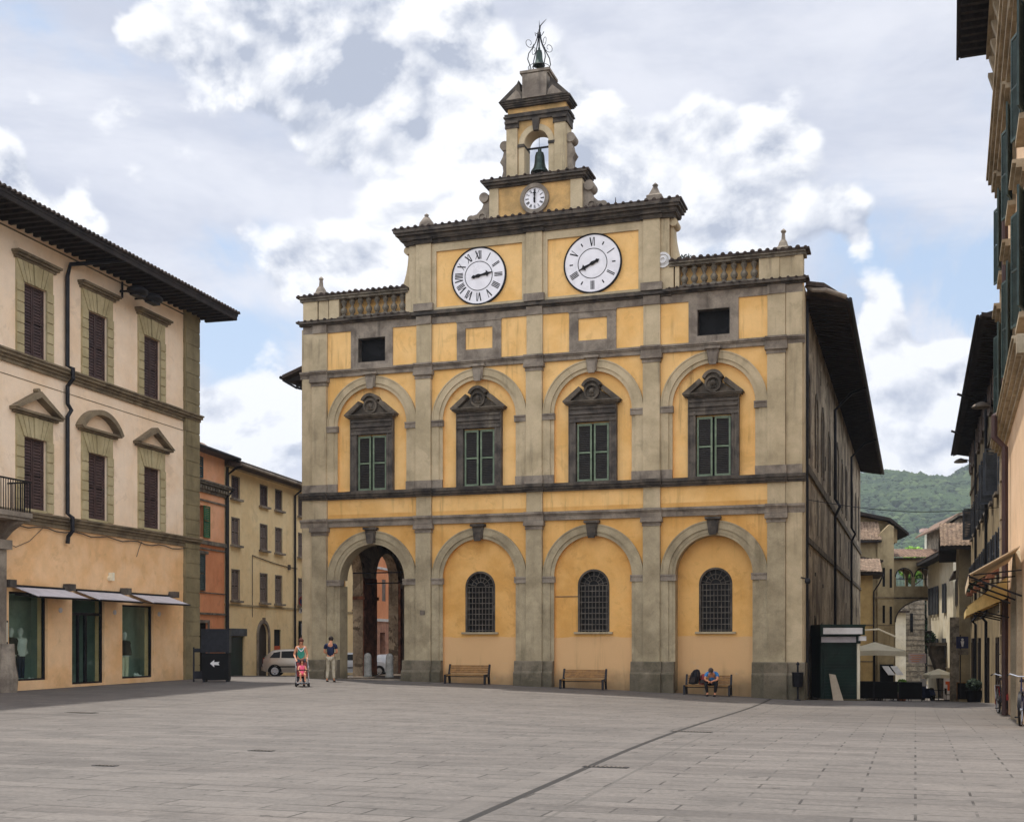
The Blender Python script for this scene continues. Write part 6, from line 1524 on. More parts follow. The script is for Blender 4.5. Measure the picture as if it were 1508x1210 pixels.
planter(379, 992, .55, .9, 'leafy green shrub in a pot by the arched door of the straw house', 'grey')
planter(1437, 1033, .42, .6, 'dark green plant in a round black tub on the street corner', 'black', 'leafdark', .42, .62)
planter(1330, 1031, .3, .75, 'small yellow green shrub beside the cafe terrace', 'terracotta', 'leafbright', .25, .35)

def plate_sign():
    s_ = 4.35; X = SBX+SD[0]*s_-SD[1]*-.0; Y = SBY+SD[1]*s_
    X, Y = SBX+SD[0]*s_+SD[1]*.3, SBY+SD[1]*s_-SD[0]*.3
    o = root('no_parking_sign', 'round blue and red no parking sign with a white plate, by the straw house', 'traffic sign', X, Y, 3.85, 0)
    b = MB(); b.disc(0, .25, .33, -.02, .0, 28); b.build('disc', M['redpaint'], o)
    b = MB(); b.disc(0, .25, .25, -.03, -.02, 28); b.build('field', M['bluepaint'], o)
    b = MB(); b.prism([(-.2, .41), (-.16, .45), (.2, .09), (.16, .05)], -.04, -.03); b.build('bar', M['redpaint'], o)
    b = MB(); b.box(-.3, .3, -.02, 0, -.48, -.14); b.build('plate', M['white'], o)
    b = MB(); b.box(-.18, -.06, -.03, -.02, -.4, -.22); b.box(.02, .2, -.03, -.02, -.36, -.24); b.build('plate_marks', M['bluepaint'], o)
    b = MB(); b.tube([(0, .03, .5), (0, .03, -4.0)], .03, 6); b.build('pole', M['iron'], o)
plate_sign()
def street_signs():
    # blue plate high on a wall arm
    s_ = 6; X, Y = 28.9-QD[0]*s_-QD[1]*.7, 77-QD[1]*s_+QD[0]*.7
    o = root('blue_street_sign', 'square blue sign with a white figure and a pale plate below it', 'sign', X, Y, 1.55, 0)
    b = MB(); b.box(-.35, .35, -.02, .02, -.3, .4); b.build('panel', M['bluepaint'], o)
    b = MB(); b.disc(0, .22, .07, -.03, -.02, 10); b.prism([(-.1, .13), (.1, .13), (.04, -.2), (-.04, -.2)], -.03, -.02); b.build('figure', M['white'], o)
    b = MB(); b.box(-.35, .35, -.02, .02, -.68, -.34); b.build('lower_plate', M['ballstone'], o)
    b = MB(); b.tube([(-.1, .04, .5), (-.1, .04, -3.2)], .035, 6); b.build('post', M['iron'], o)
    x, y, z = at(1397, 1033); 
    Yb = 88.0; Xb = (1397-754)/FPX*Yb
    o = root('banner_stand', 'tall white display banner with an orange red T shape', 'banner', Xb, Yb, gz(Xb, Yb), 0)
    b = MB(); b.box(-.36, .36, -.02, .02, .1, 2.1); b.build('banner', M['awning'], o)
    b = MB(); b.box(-.24, .24, -.03, -.02, 1.2, 1.42); b.box(-.1, .1, -.03, -.02, .75, 1.2); b.build('emblem', M['redorange'], o)
    b = MB(); b.box(-.4, .4, -.12, .12, 0, .1); b.build('base', M['iron'], o)
    Yc = 104.0; Xc = (1351-754)/FPX*Yc
    o = root('hanging_banner', 'pale pink banner with red and grey lines hung across the street under the arch', 'banner', Xc, Yc, .2, 0)
    b = MB(); b.box(-.75, .75, -.01, .01, -.4, .42); b.build('cloth', M['signpink'], o)
    b = MB(); [b.box(-.6+.1*(k % 2), .55-.13*k, -.02, -.01, .22-.17*k, .28-.17*k) for k in range(4)]; b.build('lines', M['orange_low'], o)
    b = MB(); b.tube([(-3.2, 0, .62), (-.75, 0, .42), (.75, 0, .42), (3.0, 0, .6)], .012, 4); b.build('cord', M['iron'], o)
    Yd = 75.0; Xd = (1419-754)/FPX*Yd
    o = root('menu_board', 'black menu board standing between the banner and the plant tub', 'sign board', Xd, Yd, gz(Xd, Yd), R(-5))
    b = MB(); b.box(-.38, .38, -.03, .03, .15, 1.15); b.build('board', M['black'], o)
    b = MB(); b.box(-.42, -.38, -.04, .04, 0, 1.2); b.box(.38, .42, -.04, .04, 0, 1.2); b.box(-.38, .38, -.04, .04, 1.15, 1.2); b.build('frame', M['wood'], o)
street_signs()

# ================================================================== KIOSK AND CAFE
def kiosk():
    X, Y = pl(.75, 2.2); g = gz(X, Y)
    o = root('news_kiosk', 'closed dark green kiosk with pale fascia boards against the palace side', 'kiosk', X-.25, Y, g, R(-4))
    b = MB(); b.box(0, 1.5, .1, 3.2, 0, 2.2); b.build('wall', M['board'], o)
    b = MB()
    for k in range(17): b.box(.1, 1.34, .055, .1, .08+k*.125, .08+k*.125+.115)
    b.build('roller_shutter', M['board'], o)
    b = MB(); b.box(-.08, 1.6, -.35, 3.3, 2.52, 2.85); b.box(-.1, 1.62, -.4, 3.35, 2.85, 2.93); b.box(-.02, 1.5, -.05, 3.2, 2.2, 2.52); b.build('roof_box', M['board'], o)
    b = MB(); b.box(.02, 1.5, -.375, -.35, 2.56, 2.8); b.build('fascia', M['white'], o)
    b = MB(); b.box(.0, 1.32, -.08, -.05, 2.24, 2.46); b.build('fascia', M['awning'], o)
    b = MB(); b.box(1.38, 1.48, -.02, .1, 0, 2.2); b.build('door_post', M['cloth_cream'], o)
    b = MB(); b.box(-.1, 1.7, -.15, 3.2, -.3, .05); b.build('base', M['plinth'], o)
    b = MB(); b.box(1.4, 1.66, -.3, -.05, 2.3, 2.48); b.build('spotlight', M['white'], o)
    b = MB(); b.tube([(1.6, .6, 2.7), (2.3, .5, 2.75), (3.0, .6, 2.45)], .035, 5); b.build('awning_arm', M['cloth_cream'], o)
    xx, yy = X+.2, Y-.45
    q = root('leaning_board', 'pale wooden board leaning against the closed kiosk', 'board', xx, yy, gz(xx, yy), R(-4))
    b = MB(); b.add([(-.1, -.1, 0), (.28, -.15, 0), (.02, .28, .98), (-.22, .3, 1.02), (-.1, -.06, 0), (.28, -.11, 0), (.02, .32, .98), (-.22, .34, 1.02)], [(0,1,2,3), (7,6,5,4), (0,4,5,1), (1,5,6,2), (2,6,7,3), (3,7,4,0)]); b.v = [(v[0], v[1]*.5, v[2]) for v in b.v]; b.build('panel', M['cloth_taupe'], q)
kiosk()
def market_umbrella(X, Y, lab, w, d, h, mat, sq=True, name='cafe_umbrella'):
    z = gz(X, Y); o = root(name, lab, 'umbrella', X, Y, z, R(-12))
    b = MB(); n = 8; vs = [(0, 0, h+.38)]
    for k in range(n):
        a = 2*PI*k/n; s_ = 1/max(abs(math.cos(a)), abs(math.sin(a))) if sq else 1
        vs.append((w*math.cos(a)*s_, d*math.sin(a)*s_, h-(.0 if k % 2 == 0 else .05)))
    for k in range(n): vs.append((vs[1+k][0]*1.0, vs[1+k][1]*1.0, vs[1+k][2]-.24))
    vs.append((0, 0, h+.34))
    b.add(vs, [(0, 1+k, 1+(k+1) % n) for k in range(n)]+[(1+k, 9+k, 9+(k+1) % n, 1+(k+1) % n) for k in range(n)]); cn = b.build('canopy', mat, o)
    b = MB(); b.tube([(0, 0, 0), (0, 0, h+.42)], .035, 8)
    for k in range(n): b.tube([(0, 0, h+.3), (vs[1+k][0]*.97, vs[1+k][1]*.97, h-.03)], .012, 4)
    b.build('pole', M['iron'], o)
    b = MB(); b.box(-.35, .35, -.35, .35, 0, .08); b.build('base', M['grey'], o)
Yu = 58.5; Xu = (1288-754)/FPX*Yu
market_umbrella(Xu, Yu, 'large taupe square umbrella over the cafe terrace beside the kiosk', 1.3, 1.3, 2.42, M['cloth_cream'])
Yv = 84.0; Xv = (1382-754)/FPX*Yv
market_umbrella(Xv, Yv, 'pale cream umbrella further down the street, beside the display banner', 1.0, 1.0, 1.85, M['cloth_cream'], False)
def cafe_chair(X, Y, rz, lab, src=None, grp='dark chairs of the cafe terrace'):
    if src: c = copy_tree(src); c.location = (X, Y, gz(X, Y)); c.rotation_euler = (0, 0, rz); c['label'] = lab; c['group'] = grp; return c
    o = root('cafe_chair', lab, 'chair', X, Y, gz(X, Y), rz, grp)
    MB().box(-.22, .22, -.22, .22, .43, .47).build('seat', M['black'], o)
    b = MB(); b.box(-.22, .22, .19, .23, .5, .88); b.build('backrest', M['black'], o)
    for sx in (-1, 1):
        for sy in (-1, 1): MB().tube([(sx*.2, sy*.2, 0), (sx*.19, sy*.19, .45 if sy < 0 else .88)], .016, 6).build('leg', M['iron'], o)
    return o
def cafe_table(X, Y, lab, src=None, grp='dark tables of the cafe terrace'):
    if src: c = copy_tree(src); c.location = (X, Y, gz(X, Y)); c['label'] = lab; c['group'] = grp; return c
    o = root('cafe_table', lab, 'table', X, Y, gz(X, Y), 0, grp)
    MB().lathe([(.01, .72), (.38, .72), (.38, .75), (.01, .75)], 0, 0, 20).build('table_top', M['black'], o)
    MB().lathe([(.22, 0), (.22, .03), (.03, .06), (.03, .72)], 0, 0, 10).build('pedestal', M['iron'], o); return o
tb = cafe_table(Xu-.7, Yu-.6, 'round dark cafe table under the big umbrella, nearest the palace wall')
cafe_table(Xu+.8, Yu-.3, 'round dark cafe table under the big umbrella, on the street side', tb)
cafe_table(Xu+.1, Yu+1.6, 'round dark cafe table at the back of the terrace', tb)
Xt, Yt = (1382-754)/FPX*83.4, 83.4
cafe_table(Xt, Yt, 'small dark table under the pale cream umbrella down the street', tb, 'street tables')
ch0 = cafe_chair(Xu-1.25, Yu-.7, R(-80), 'dark cafe chair at the front left of the terrace')
for dx, dy, r_, lab in ((-.2, -.75, 85, 'dark cafe chair between the two front terrace tables'), (1.35, -.4, 90, 'dark cafe chair at the right end of the terrace'), (.75, .35, 0, 'dark cafe chair behind the right front terrace table'), (-.75, .1, 5, 'dark cafe chair behind the left front terrace table'), (.1, 2.3, 0, 'dark cafe chair at the very back of the terrace')):
    cafe_chair(Xu+dx, Yu+dy, R(r_), lab, ch0)
cafe_chair(Xt-.7, Yt-.1, R(-85), 'dark chair left of the small table under the cream umbrella', ch0, 'street chairs')
cafe_chair(Xt+.7, Yt, R(85), 'dark chair right of the small table under the cream umbrella', ch0, 'street chairs')
def barrier(X, Y, rz, lab, src=None):
    if src: c = copy_tree(src); c.location = (X, Y, gz(X, Y)); c.rotation_euler = (0, 0, rz); c['label'] = lab; return c
    o = root('terrace_screen', lab, 'screen', X, Y, gz(X, Y), rz, 'black screens round the cafe terrace')
    b = MB(); b.box(-.5, .5, -.012, .012, .1, .86); b.build('panel', M['black'], o)
    b = MB(); b.box(-.54, -.5, -.02, .02, 0, .9); b.box(.5, .54, -.02, .02, 0, .9); b.box(-.5, .5, -.02, .02, .86, .9); b.build('frame', M['iron'], o)
    return o
s0 = barrier(Xu-1.05, Yu-1.5, R(-6), 'leftmost black screen of the cafe terrace, next to the kiosk')
barrier(Xu+.05, Yu-1.6, R(-6), 'middle black screen along the front of the cafe terrace', s0)
barrier(Xu+1.15, Yu-1.7, R(-6), 'rightmost black screen along the front of the cafe terrace', s0)
P_ = dict(Q); X, Y = Xu-1.2, Yu-.4
person('customer in a pale blue shirt sitting on the cafe terrace near the kiosk', X, Y, gz(X, Y)-.08, R(20), Q, surf('pale_blue_cotton', '#7f9bbf', '#6c87aa', fine=.1), M['denim'], M['hairgrey'], M['leather'])
def scooter():
    Ys = 82; Xs = (1366-754)/FPX*Ys; o = root('motor_scooter', 'dark scooter with a white windscreen parked left of the cream umbrella', 'scooter', Xs, Ys, gz(Xs, Ys), R(100))
    for xx in (-.62, .62): b = MB(); b.ring(xx, .25, .1, .25, -.06, .06, 0, 360, 20); b.build('wheel', M['rubber'], o)
    b = MB(); b.prism([(-.8, .4), (-.55, .75), (0, .78), (.1, .35), (.35, .3), (.5, .95), (.6, .95), (.62, .3), (.4, .18), (-.1, .18), (-.5, .3)], -.17, .17); b.build('body', M['navy'], o)
    b = MB(); b.prism([(-.6, .76), (-.55, .86), (.0, .84), (.02, .78)], -.14, .14); b.build('seat', M['rubber'], o)
    b = MB(); b.tube([(.5, -.32, 1.0), (.5, .32, 1.0)], .02, 6); b.build('handlebar', M['chrome'], o)
    b = MB(); b.box(.56, .6, -.22, .22, .98, 1.45); b.build('windscreen', M['white'], o)
scooter()

# ================================================================== VEHICLES
def car(px, Y, rz, paint, label, name='parked_car'):
    X = (px-754)/FPX*Y; o = root(name, label, 'car', X, Y, gz(X, Y), rz)
    # side profile, rear at -x; each station: x, sill z, shoulder z, roof z, half width at shoulder, half width at roof
    st = [(-1.86, .42, .72, .74, .66, .60), (-1.84, .30, .92, .95, .74, .62), (-1.66, .25, .98, 1.18, .79, .60), (-1.38, .24, .98, 1.38, .81, .58), (-.8, .22, .96, 1.44, .82, .57), (0, .22, .94, 1.44, .82, .57), (.45, .22, .93, 1.34, .82, .56), (.95, .22, .93, 1.0, .81, .62), (1.4, .24, .88, .90, .78, .60), (1.75, .28, .74, .76, .7, .5), (1.88, .36, .6, .62, .58, .42)]
    vs = []; fs = []
    for x, a, s_, r_, w, wr in st: vs += [(x, -w*.95, a), (x, -w, (a+s_)/2), (x, -w, s_), (x, -wr, r_), (x, 0, r_+.03), (x, wr, r_), (x, w, s_), (x, w, (a+s_)/2), (x, w*.95, a)]
    n = 9
    for i in range(len(st)-1):
        for k in range(n): fs.append((i*n+k, i*n+(k+1) % n, (i+1)*n+(k+1) % n, (i+1)*n+k))
    fs += [tuple(range(n-1, -1, -1)), tuple(range((len(st)-1)*n, len(st)*n))]
    b = MB(); b.add(vs, fs); bd = b.build('body', paint, o, True)
    g = M['dimglass']
    for s_ in (-1, 1):
        for pts in ([(-1.5, 1.0), (-1.28, 1.28), (-.95, 1.34), (-.95, 1.0)], [(-.88, 1.0), (-.88, 1.35), (-.2, 1.37), (-.2, .99)], [(-.12, .99), (-.12, 1.37), (.36, 1.3), (.8, .98)]):
            b = MB(); vv = []
            for x, z in pts:
                t = (z-.96)/.46; w = .83-.24*t; vv.append((x, s_*w, z))
            vv += [(v[0], v[1]-s_*.05, v[2]) for v in vv]; b.add(vv, [(0,1,2,3), (7,6,5,4), (0,4,5,1), (1,5,6,2), (2,6,7,3), (3,7,4,0)]); b.build('side_window', g, o)
        b = MB(); b.box(-1.3, 1.3, s_*.825-.01, s_*.825+.015, .5, .56); b.build('side_trim', M['rubber'], o)
        for xx in (-1.22, 1.2):
            b = MB(); b.ring(xx, .3, .19, .3, s_*.72-.09, s_*.72+.11, 0, 360, 24); wh = b.build('wheel', M['rubber'], o)
            b = MB(); b.ring(xx, .3, .0, .045, s_*.72-.1, s_*.72+.1, 0, 360, 10); b.ring(xx, .3, .165, .195, s_*.72-.1, s_*.72+.1, 0, 360, 24)
            for k in range(6): a = k*PI/3; b.prism([(xx+.03*math.cos(a+1.2), .3+.03*math.sin(a+1.2)), (xx+.17*math.cos(a+.15), .3+.17*math.sin(a+.15)), (xx+.17*math.cos(a-.15), .3+.17*math.sin(a-.15)), (xx+.03*math.cos(a-1.2), .3+.03*math.sin(a-1.2))], s_*.72-.08, s_*.72+.085)
            b.build('rim', M['chrome'], wh)
            b = MB(); b.ring(xx, .3, .3, .36, s_*.74, s_*.835, -8, 188, 20); b.build('wheel_arch', M['rubber'], o)
        b = MB(); b.box(-1.86, -1.76, s_*.66-.07, s_*.66+.07, .72, 1.0); b.build('tail_light', M['redpaint'], o)
        b = MB(); b.box(1.62, 1.8, s_*.6-.1, s_*.6+.1, .62, .76); b.build('headlight', M['chrome'], o)
        b = MB(); b.box(.55, .75, s_*.92-.06, s_*.92+.06, .95, 1.07); b.build('mirror', paint, o)
    b = MB(); b.box(-1.93, -1.83, -.72, .72, .32, .52); b.box(1.82, 1.93, -.6, .6, .3, .5); b.build('bumper', M['shutgrey'] if False else M['grey'], o)
    b = MB(); b.box(-1.94, -1.925, -.26, .26, .54, .66); b.build('number_plate', M['white'], o)
    return o
car(441, 66.0, R(4), M['carpaint'], 'silver hatchback parked across the street behind the woman with the stroller')
car(528, 78.0, R(14), M['carwhite'], 'white car seen through the left opening of the portico', 'parked_car')
car(574, 84.0, R(80), M['carwhite'], 'white car seen through the middle opening of the portico', 'parked_car')

def bicycle(px, py, rz, lab, frame, guard=None, lean=0, steer=0, scale=1):
    x, y, z = at(px, py); o = root('bicycle', lab, 'bicycle', x, y, z, rz, None); o.rotation_euler = (lean, 0, rz); o.scale = (scale,)*3
    for k, xx in enumerate((-.52, .54)):
        b = MB(); b.ring(xx, .34, .315, .345, -.018, .018, 0, 360, 36); wh = b.build('wheel', M['rubber'], o)
        b = MB(); b.ring(xx, .34, .3, .318, -.012, .012, 0, 360, 36); b.ring(xx, .34, 0, .03, -.04, .04, 0, 360, 8)
        for j in range(16): a = 2*PI*j/16; b.tube([(xx+.02*math.cos(a), (-1)**j*.025, .34+.02*math.sin(a)), (xx+.305*math.cos(a), 0, .34+.305*math.sin(a))], .0025, 3)
        b.build('spokes', M['chrome'], wh)
        b = MB(); b.ring(xx, .34, .36, .366, -.03, .03, 10 if k else 20, 170 if k else 200, 20); b.build('mudguard', guard or frame, o)
    b = MB(); bb = (-.08, 0, .3); st = (-.22, 0, .78); hd = (.38, 0, .82); hl = (.42, 0, .68); rr = (-.52, 0, .34); fr = (.54, 0, .34)
    b.tube([bb, (-.24, 0, .84)], .017, 6); b.tube([bb, (.2, 0, .42), hl], .02, 6); b.tube([(-.17, 0, .55), hl], .016, 6); b.tube([hd, hl, (.47, 0, .5), fr], .018, 6)
    for s in (-1, 1): b.tube([(bb[0], s*.03, bb[2]), (rr[0], s*.05, rr[2])], .011, 5); b.tube([(-.2, s*.02, .68), (rr[0], s*.05, rr[2])], .01, 5); b.tube([(.45, s*.04, .6), (fr[0], s*.05, fr[2])], .011, 5)
    b.tube([(.39, 0, .8), (.36, 0, .98)], .014, 6); b.build('frame', frame, o)
    b = MB(); b.tube([(.2, -.29, 1.0), (.34, -.22, 1.05), (.38, -.06, 1.0), (.38, .06, 1.0), (.34, .22, 1.05), (.2, .29, 1.0)], .013, 6); b.build('handlebar', M['chrome'], o)
    b = MB(); b.tube([(.2, -.29, 1.0), (.29, -.26, 1.03)], .018, 6); b.tube([(.2, .29, 1.0), (.29, .26, 1.03)], .018, 6); b.build('grips', M['rubber'], o)
    b = MB(); b.prism([(-.4, .86), (-.38, .93), (-.2, .92), (-.06, .9), (-.06, .87)], -.08, .08); b.tube([(-.25, 0, .8), (-.25, 0, .88)], .014, 6); b.build('saddle', M['leather'], o)
    b = MB(); b.ring(bb[0], bb[2], .07, .09, -.055, -.045, 0, 360, 16); b.tube([(bb[0], -.05, bb[2]), (bb[0]+.1, -.07, bb[2]-.14)], .01, 5); b.tube([(bb[0], .05, bb[2]), (bb[0]-.1, .07, bb[2]+.14)], .01, 5); b.box(bb[0]+.05, bb[0]+.15, -.16, -.07, bb[2]-.155, bb[2]-.13); b.box(bb[0]-.15, bb[0]-.05, .07, .16, bb[2]+.13, bb[2]+.155); b.build('crankset', M['iron'], o)
    b = MB(); b.tube([(-.38, 0, .32), (-.42, .16, .0)], .01, 5); b.build('kickstand', M['iron'], o)
    b = MB(); b.box(-.72, -.42, -.07, .07, .72, .735); b.tube([(-.7, .06, .72), (-.52, .06, .36)], .008, 4); b.tube([(-.7, -.06, .72), (-.52, -.06, .36)], .008, 4); b.build('luggage_rack', M['chrome'], o)
    return o
bicycle(1475, 1051, R(-103), 'bicycle with red mudguards and dark frame parked by the tall palazzo wall', M['iron'], M['redpaint'], scale=1.13)
bicycle(1507, 1067, R(-118), 'dark blue bicycle with a silver handlebar cut off by the right picture edge', M['bluepaint'], M['iron'], scale=1.13)

# ================================================================== WIRES, DRAIN COVERS, WEEDS
def wires():
    X0, Y0 = pl(.1, 1.0); X1, Y1 = 28.9-QD[0]*28, 77-QD[1]*28
    o = root('overhead_wire', 'thin dark cable slung across the side street from the palace corner', 'cable', X0, Y0, 6.95)
    b = MB(); b.tube([((X1-X0)*k/12, (Y1-Y0)*k/12, .1-.9*math.sin(PI*k/12)*.35+.15*k/12) for k in range(13)], .014, 4); b.build('wire', M['iron'], o)
wires()
def drain(px, py, w, d, lab, src=None):
    x, y, z = at(px, py); o = root('drain_grate', lab, 'drain', x, y, z+.006, ROTP, 'iron drain grates in the paving')
    b = MB(); b.box(-w/2, w/2, -d/2, d/2, -.03, .0); b.build('plate', M['iron'], o)
    b = MB(); k = -w/2+.05
    while k < w/2-.05: b.box(k, k+.025, -d/2+.02, d/2-.02, .0, .006); k += .06
    b.build('bars', M['grille'], o)
for px, py, w, d, lab in ((892, 1129, .62, .16, 'dark drain grate touching the long gutter, nearest the camera'), (1018, 1077, .8, .2, 'drain grate beside the long gutter, halfway to the palace'), (385, 1105, .4, .16, 'small drain grate alone in the left foreground'), (155, 1127, .36, .12, 'small dark grate at the far left of the square'), (120, 1049, .8, .22, 'drain grate on the left gutter line near the shops')):
    drain(px, py, w, d, lab)
def weeds(lu, ln, z, n, r, lab):
    X, Y = pl(lu, ln); o = root('weeds', lab, 'weeds', X, Y, z, ROTP)
    random.seed(int(lu*10)+900)
    b = MB(); b.leaves((0, 0, .05), r, .2, .1, n, .07, 0); b.build('leaves', M['leafdark'], o)
    b = MB(); [b.tube([(x*r/4, 0, -.02), (x*r/4+.03, .02, .12)], .006, 3) for x in range(-3, 4)]; b.build('stems', M['trunk'], o)
weeds(-4.4, .25, 16.42, 110, .35, 'weeds growing on the right parapet beside the clock storey')
weeds(-3.4, .25, 16.32, 60, .5, 'low moss and weeds further along the right parapet')

# ================================================================== LIGHT, SKY, CAMERA
EXPO = 0.1
RELIEF = 9.0
HAZE = True
SUN_EL, SUN_AZ = R(69), math.atan2(-.62, .78)          # azimuth measured from +Y toward +X
def make_world():
    w = bpy.data.worlds.new('World'); S.world = w; w.use_nodes = True
    w.cycles.sampling_method = 'MANUAL'; w.cycles.sample_map_resolution = 256
    t = NT(w); bg = t.n['Background']
    tc = t.new('ShaderNodeTexCoord'); d = t.vmath('NORMALIZE', tc.outputs['Generated'])
    sky = t.new('ShaderNodeTexSky'); sky.sky_type = 'NISHITA'; sky.sun_disc = False
    sky.sun_elevation = SUN_EL; sky.sun_rotation = SUN_AZ; sky.altitude = 300; sky.air_density = 1.0; sky.dust_density = 1.2; sky.ozone_density = 1.2
    sx = t.new('ShaderNodeSeparateXYZ'); t.link(d, sx.inputs[0])
    az = t.math('ARCTAN2', sx.outputs[0], sx.outputs[1]); el = t.math('ARCSINE', sx.outputs[2])
    cb = t.new('ShaderNodeCombineXYZ'); t.link(az, cb.inputs[0]); t.link(el, cb.inputs[1]); p = cb.outputs[0]
    def pe(px, py):
        a = math.atan2(px-754, 1800); e = math.atan2((943-py), math.hypot(1800, px-754)); return a, e
    def blobs(lst):
        tot = None
        for (px, py, rx, ry, wt) in lst:
            a, e = pe(px, py); n = t.new('ShaderNodeVectorMath'); n.operation = 'MULTIPLY_ADD'; t.link(p, n.inputs[0]); n.inputs[1].default_value = (1800/rx, 1800/ry, 0); n.inputs[2].default_value = (-a*1800/rx, -e*1800/ry, 0); v = n.outputs[0]
            g = t.math('POWER', .3679, t.vmath('DOT_PRODUCT', v, v))
            tot = t.math('MULTIPLY_ADD', g, wt, tot if tot is not None else 0.0)
        return tot
    # cumulus: (x, y, rx, ry, weight) of the heaps seen in this part of the sky
    CUM = [(8,260,30,55,1.1),(60,330,60,40,.9),(112,330,34,42,1),
           (250,20,120,50,.7),(330,60,100,90,.8),(430,60,130,80,1.0),(560,40,110,60,.9),(640,60,80,80,.8),(520,140,120,90,.95),(620,180,100,110,.9),(480,220,60,80,.6),
           (470,380,70,56,1.0),(560,400,70,70,.9),(410,430,60,60,.55),(560,330,90,60,.6),(690,170,60,80,.9),(700,260,90,80,.9),(380,520,50,60,.55),(340,340,50,30,.5),
           (860,200,60,80,.8),(890,270,60,60,.8),(960,260,120,100,1.0),(1060,220,80,60,1.0),(1120,230,70,50,.9),(1170,215,30,26,.8),(1000,330,120,60,.9),(1160,330,60,60,.6),(1240,310,46,46,1.0),(1270,350,26,40,.7),
           (1300,450,28,80,.7),(1280,520,60,40,.8),(1350,560,90,50,1.0),(1420,530,50,22,.6),(1300,620,80,60,.9),(1380,660,90,50,.9),(1440,265,46,14,.6),(1455,340,30,30,.35),
           (350,640,120,70,1.3),(420,600,60,40,.5),(300,600,40,20,.5)]
    DARKC = [(600,95,70,55,.5),(470,210,80,60,.55),(530,230,60,40,.5),(640,150,50,90,.6),(700,200,30,60,.3),(1110,300,60,60,.9),(1030,290,50,40,.4),(940,330,60,30,.5),(1230,430,60,60,.6),(820,330,60,60,.3),(1350,650,120,20,.3),(1240,360,60,20,.5)]
    BLUE = [(340,360,90,40,.9),(390,500,60,60,.9),(320,500,40,60,.6),(1350,430,130,90,1.1),(1440,420,70,120,.9),(1280,270,60,40,.2),(1455,600,60,40,.7),(510,0,60,18,1.2),(140,80,170,40,.6),(420,650,40,30,.4),(1310,390,60,50,.6),(1090,360,60,30,.3),(40,20,60,20,.5)]
    q = t.vmath('MULTIPLY', d, (1,1,1.25))
    def fbm(vec, sc, det=9, ro=.6, di=.25): return t.noise(vec, sc, det, ro, di)
    def puffs(vec):                                               # billowy detail: heaped cells over broad noise
        a = fbm(vec, 7.0, 10, .56, .2)
        vo = t.new('ShaderNodeTexVoronoi'); vo.feature = 'SMOOTH_F1'; vo.inputs['Scale'].default_value = 26; vo.inputs['Smoothness'].default_value = .6
        wv = t.vmath('ADD', vec, t.vmath('MULTIPLY', t.new3(a), (.06, .06, .06))); t.link(wv, vo.inputs['Vector'])
        return t.math('MULTIPLY_ADD', vo.outputs['Distance'], -.16, a)
    n1 = puffs(q); n2 = puffs(t.vmath('ADD', q, (-.008, .0, .015)))
    n3 = fbm(q, 2.2, 7, .55, .6); n4 = fbm(t.vmath('ADD', q, (3, 1, 2)), 5.5, 8, .6, .4); n5 = fbm(t.vmath('MULTIPLY', q, (1, 1, 2.5)), 3.2, 9, .6, .25)
    cb1 = blobs(CUM)
    D = t.math('ADD', cb1, t.math('MULTIPLY', t.math('SUBTRACT', n1, .42), 3.6))
    cm = t.math('MULTIPLY', t.ramp(D, .40, .72), .97)
    thick = t.ramp(D, .75, 2.0)
    relief = t.math('MULTIPLY', t.math('SUBTRACT', n1, n2), RELIEF)
    dk = t.math('MULTIPLY', blobs(DARKC), t.math('ADD', t.ramp(n4, .24, .56), .12))
    sh = t.math('MULTIPLY', thick, t.ramp(n4, .36, .66))
    lit = t.math('SUBTRACT', t.math('SUBTRACT', t.math('ADD', relief, .90), t.math('MULTIPLY', sh, .78)), t.math('MULTIPLY', dk, t.math('MULTIPLY_ADD', n1, 1.6, .0)), clamp=True)
    cumcol = t.mix(lit, (4.1, 4.55, 5.6, 1), (9.9, 9.95, 10.1, 1))
    veil = t.math('SUBTRACT', t.math('MULTIPLY_ADD', n5, 1.2, .42), t.math('MULTIPLY', t.math('MULTIPLY', blobs(BLUE), 1.4), t.math('ADD', t.ramp(n4, .3, .62), .2))); veil = t.math('ADD', veil, t.math('MULTIPLY', t.math('SUBTRACT', n3, .5), 1.8)); veil = t.math('ADD', veil, t.math('MULTIPLY', t.math('SUBTRACT', n1, .42), 1.3))
    vm = t.math('MULTIPLY', t.ramp(veil, .05, 1.0), .95)
    veilcol = t.mix(t.ramp(n5, .36, .64), (5.5, 5.8, 6.8, 1), (7.9, 8.0, 8.6, 1))
    skyc = t.mix(1.0, sky.outputs[0], (2.3, 2.05, 1.75, 1), 'MULTIPLY')
    skyc = t.mix(.7, skyc, (3.7, 5.2, 7.4, 1))
    c = t.mix(vm, skyc, veilcol); c = t.mix(cm, c, cumcol)
    t.link(c, bg.inputs['Color']); bg.inputs['Strength'].default_value = .1
    # the rest of the sky dome: simple broken cloud, boosted behind the camera as added fill for the facades, brighter round the sun
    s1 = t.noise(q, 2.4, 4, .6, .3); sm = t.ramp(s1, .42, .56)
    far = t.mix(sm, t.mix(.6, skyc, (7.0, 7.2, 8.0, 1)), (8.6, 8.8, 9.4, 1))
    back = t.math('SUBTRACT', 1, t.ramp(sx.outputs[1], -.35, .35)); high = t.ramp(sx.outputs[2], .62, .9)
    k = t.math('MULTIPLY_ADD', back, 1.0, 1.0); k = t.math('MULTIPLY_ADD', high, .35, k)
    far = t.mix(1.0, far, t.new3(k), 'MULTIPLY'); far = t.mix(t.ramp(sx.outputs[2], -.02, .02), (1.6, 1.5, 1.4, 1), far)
    bg2 = t.new('ShaderNodeBackground'); bg2.inputs['Strength'].default_value = .1; t.link(far, bg2.inputs['Color'])
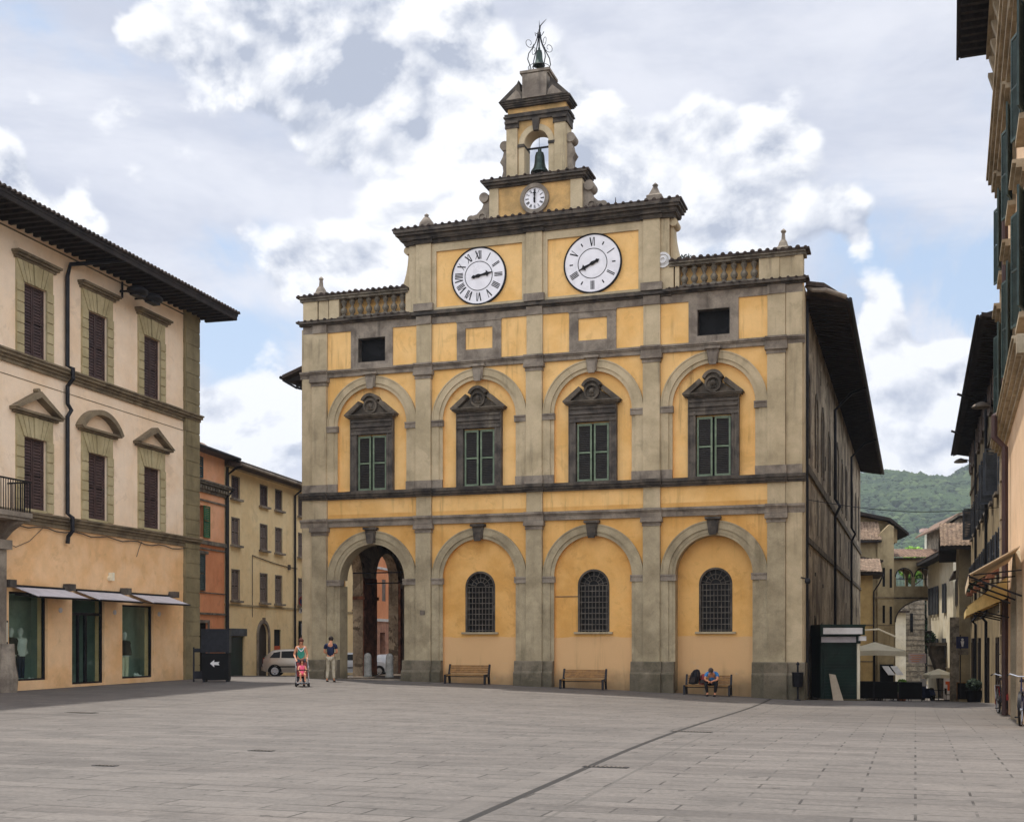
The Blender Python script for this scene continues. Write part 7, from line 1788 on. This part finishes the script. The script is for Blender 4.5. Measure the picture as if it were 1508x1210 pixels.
    inview = t.math('MULTIPLY', t.math('MULTIPLY', t.ramp(sx.outputs[1], .66, .74), t.ramp(sx.outputs[2], -.01, .0)), t.math('SUBTRACT', 1, t.ramp(sx.outputs[2], .55, .62)))
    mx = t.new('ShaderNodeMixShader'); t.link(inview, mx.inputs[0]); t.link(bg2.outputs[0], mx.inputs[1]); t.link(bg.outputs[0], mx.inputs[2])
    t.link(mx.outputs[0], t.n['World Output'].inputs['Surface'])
make_world()
def make_sun():
    l = bpy.data.lights.new('sun', 'SUN'); l.energy = 4.6; l.angle = R(2.0); l.color = (1, .95, .88)
    o = bpy.data.objects.new('sun', l); COL.objects.link(o)
    dv = Vector((math.sin(SUN_AZ)*math.cos(SUN_EL), math.cos(SUN_AZ)*math.cos(SUN_EL), math.sin(SUN_EL)))
    o.rotation_euler = dv.to_track_quat('Z', 'Y').to_euler(); o.location = (0, 0, 60)
make_sun()
def make_haze():
    m = bpy.data.materials.new('haze'); m.use_nodes = True; t = NT(m)
    t.n.remove(t.n['Principled BSDF']); v = t.new('ShaderNodeVolumePrincipled')
    v.inputs['Color'].default_value = (.78, .86, 1, 1); v.inputs['Density'].default_value = .00014; v.inputs['Anisotropy'].default_value = .2
    t.link(v.outputs[0], t.n['Material Output'].inputs['Volume'])
    b = MB(); b.box(-700, 2450, -200, 3300, -14, 560); o = b.build('haze', m); tag(o, kind='stuff')
    tag(o, 'thin bluish summer haze over the town and hills', 'haze')
if HAZE: make_haze()
cam = bpy.data.cameras.new('camera'); co = bpy.data.objects.new('camera', cam); COL.objects.link(co)
co.location = (0, 0, HC); co.rotation_euler = (R(90), 0, 0)
cam.sensor_width = 36; cam.sensor_fit = 'HORIZONTAL'; cam.lens = 1800/1508*36
cam.shift_y = (943-605)/1508; cam.clip_start = .1; cam.clip_end = 9000
S.camera = co
vs_ = S.view_settings; vs_.view_transform = 'Standard'; vs_.look = 'None'; vs_.gamma = 1; vs_.exposure = EXPO; vs_.use_curve_mapping = False
S.cycles.max_bounces = 8; S.cycles.transparent_max_bounces = 12
